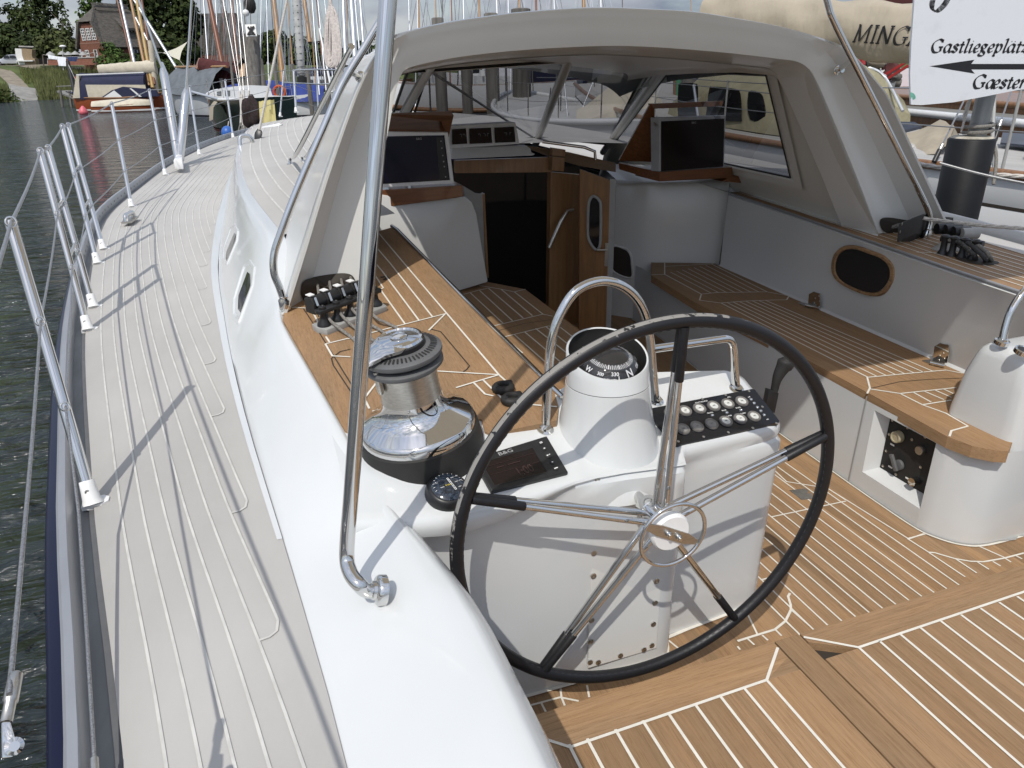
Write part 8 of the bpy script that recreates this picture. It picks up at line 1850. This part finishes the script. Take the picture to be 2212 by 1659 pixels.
b8=Boat('sailing_boat','grey decked boat carrying a cream covered dinghy ahead of our windscreen',V((5.6,15.4,WATER))+V((.9,-.9,0)),PI/2-.05,8.5,2.8,1.55,M['greyhull'],M['deckg'],group='boats ahead of our bow'); b8.rails(-3.6,3.2,6,.62); b8.rubrail(M['hullw'],.05)
cd_=thing('dinghy_cover','cream canvas draped over a dinghy on the foredeck of the boat ahead','cover',tuple(V((5.9,13.6,.25))))
b=MB(); rg=[]
for i in range(11):
    q=i/10; u=1246+(1445-1246)*q; vt=[236,228,212,196,180,168,164,172,190,212,240][i]; rg.append([Tp(u-4,292+.9*i,13.0),Tp(u-2,292+.9*i-(292-vt)*.5,12.9+.05*math.sin(i*2)),Tp(u,vt,13.4),Tp(u+4,vt+12,14.3),Tp(u+6,280,14.8)])
b.loft(rg); b.build('draped_cloth',M['coverw'],cd_,50)
b9=Boat('wooden_boat','white boat with wooden deck and white cabin ahead, low in the port windscreen',G(1010,242,29)*1.0,hd(1010)+1.3,9,2.8,1.0,M['hullw'],M['wood'],group='boats ahead of our bow'); b9.o.z=WATER; 
b9.cabin(-2,2.4,1.0,.8,M['hullw'],wins=3); b9.rubrail(M['wood'],.09)
b10=Boat('sailing_boat','white boat with pale awning farther ahead, behind the piles',G(1100,225,36)*1.0,hd(1100)+1.2,10,3,1.3,M['hullw'],M['deckg'],group='boats ahead of our bow'); b10.cabin(-2.4,2.4,1.0,.8,M['hullw'],wins=3); tent(b10,-3,.5,1.1,1.3,2.7,M['linen'],'awning')
b11=Boat('sailing_boat','dark blue boat behind the covered dinghy',G(1350,215,30)*1.0,hd(1350)+1.1,10,3,1.3,M['covern'],M['deckg'],group='boats ahead of our bow'); b11.cabin(-2.4,2.4,1.0,.8,M['hullw'],wins=3); sailcover(b11.t,b11.P(-3,0,2.7),b11.P(1.6,0,2.9),.25,.35,M['cover'])
for bb in (b9,b10,b11,b6): pass
gd=thing('cabin_door','green painted cabin door in a brown frame behind the canvas cabin','door',tuple(Tp(1465,215,15)))
b=MB(); b.prism([Tp(1458,150,15),Tp(1490,150,15),Tp(1490,225,15),Tp(1458,225,15)],FH*.2); b.build('door_frame',M['wood'],gd,0); b=MB(); b.prism([Tp(1461,170,14.97),Tp(1476,170,14.97),Tp(1476,208,14.97),Tp(1461,208,14.97)],-FH*.02); b.build('door_panel',mat('green_paint',(.03,.22,.12),.5,noise=.1),gd,0)
bo2=thing('red_float','small orange red float on a rail ahead, seen through the windscreen','float',tuple(Tp(1212,188,15))); b=MB(); b.icos(Tp(1213,183,15),.055,2); b.build('ball',mat('orange_red',(.6,.06,.02),.5),bo2,60)
b=MB(); b.tube([Tp(1212,189,15),Tp(1211,240,15)],.012,6); b.build('float_stick',M['black'],bo2,0)
for u0,v0,u1,v1,t_,w,mm,lb in ((1230,300,1217,150,14,4,M['alum'],'silver slanting spar right of the middle mullion'),(1232,300,1300,130,15,3,M['alum'],'thin silver spar crossing behind the middle mullion'),(1280,132,1312,230,17,6,M['hullw'],'white spar leaning behind the covered dinghy'),(1262,132,1296,215,17,3,M['alum'],'thin silver spar left of the white leaning spar'),(1176,300,1190,190,14,3,M['black'],'black curved boat hook standing ahead of the windscreen'),(1095,240,1092,110,20,5,M['black'],'black spar between the two broad piles')): spar(lb,(u0,v0),(u1,v1),t_,w,mm,group='spars ahead of our bow')
# starboard lifeline stanchions: twins of the port ones
for o in [o for o in list(COL.objects) if o.parent is None and o.get('category')=='stanchion' and o.location.y<7.5 and o.location.y>4.6]:
    c=copy_tree(o); c.location.x=2*CX-o.location.x-.02; c.scale=(-1,1,1); c['label']='starboard '+o['label']; c['group']='lifeline stanchions along the starboard rail'
b=MB(); b.tube([V((2*CX-p.x,p.y,p.z)) for p in w1[5:10]],.0045,6); tag(b.build('lifeline',M['wire'],None,0),'top lifeline wire of the starboard rail seen through the side window','wire','lifelines along the starboard rail')
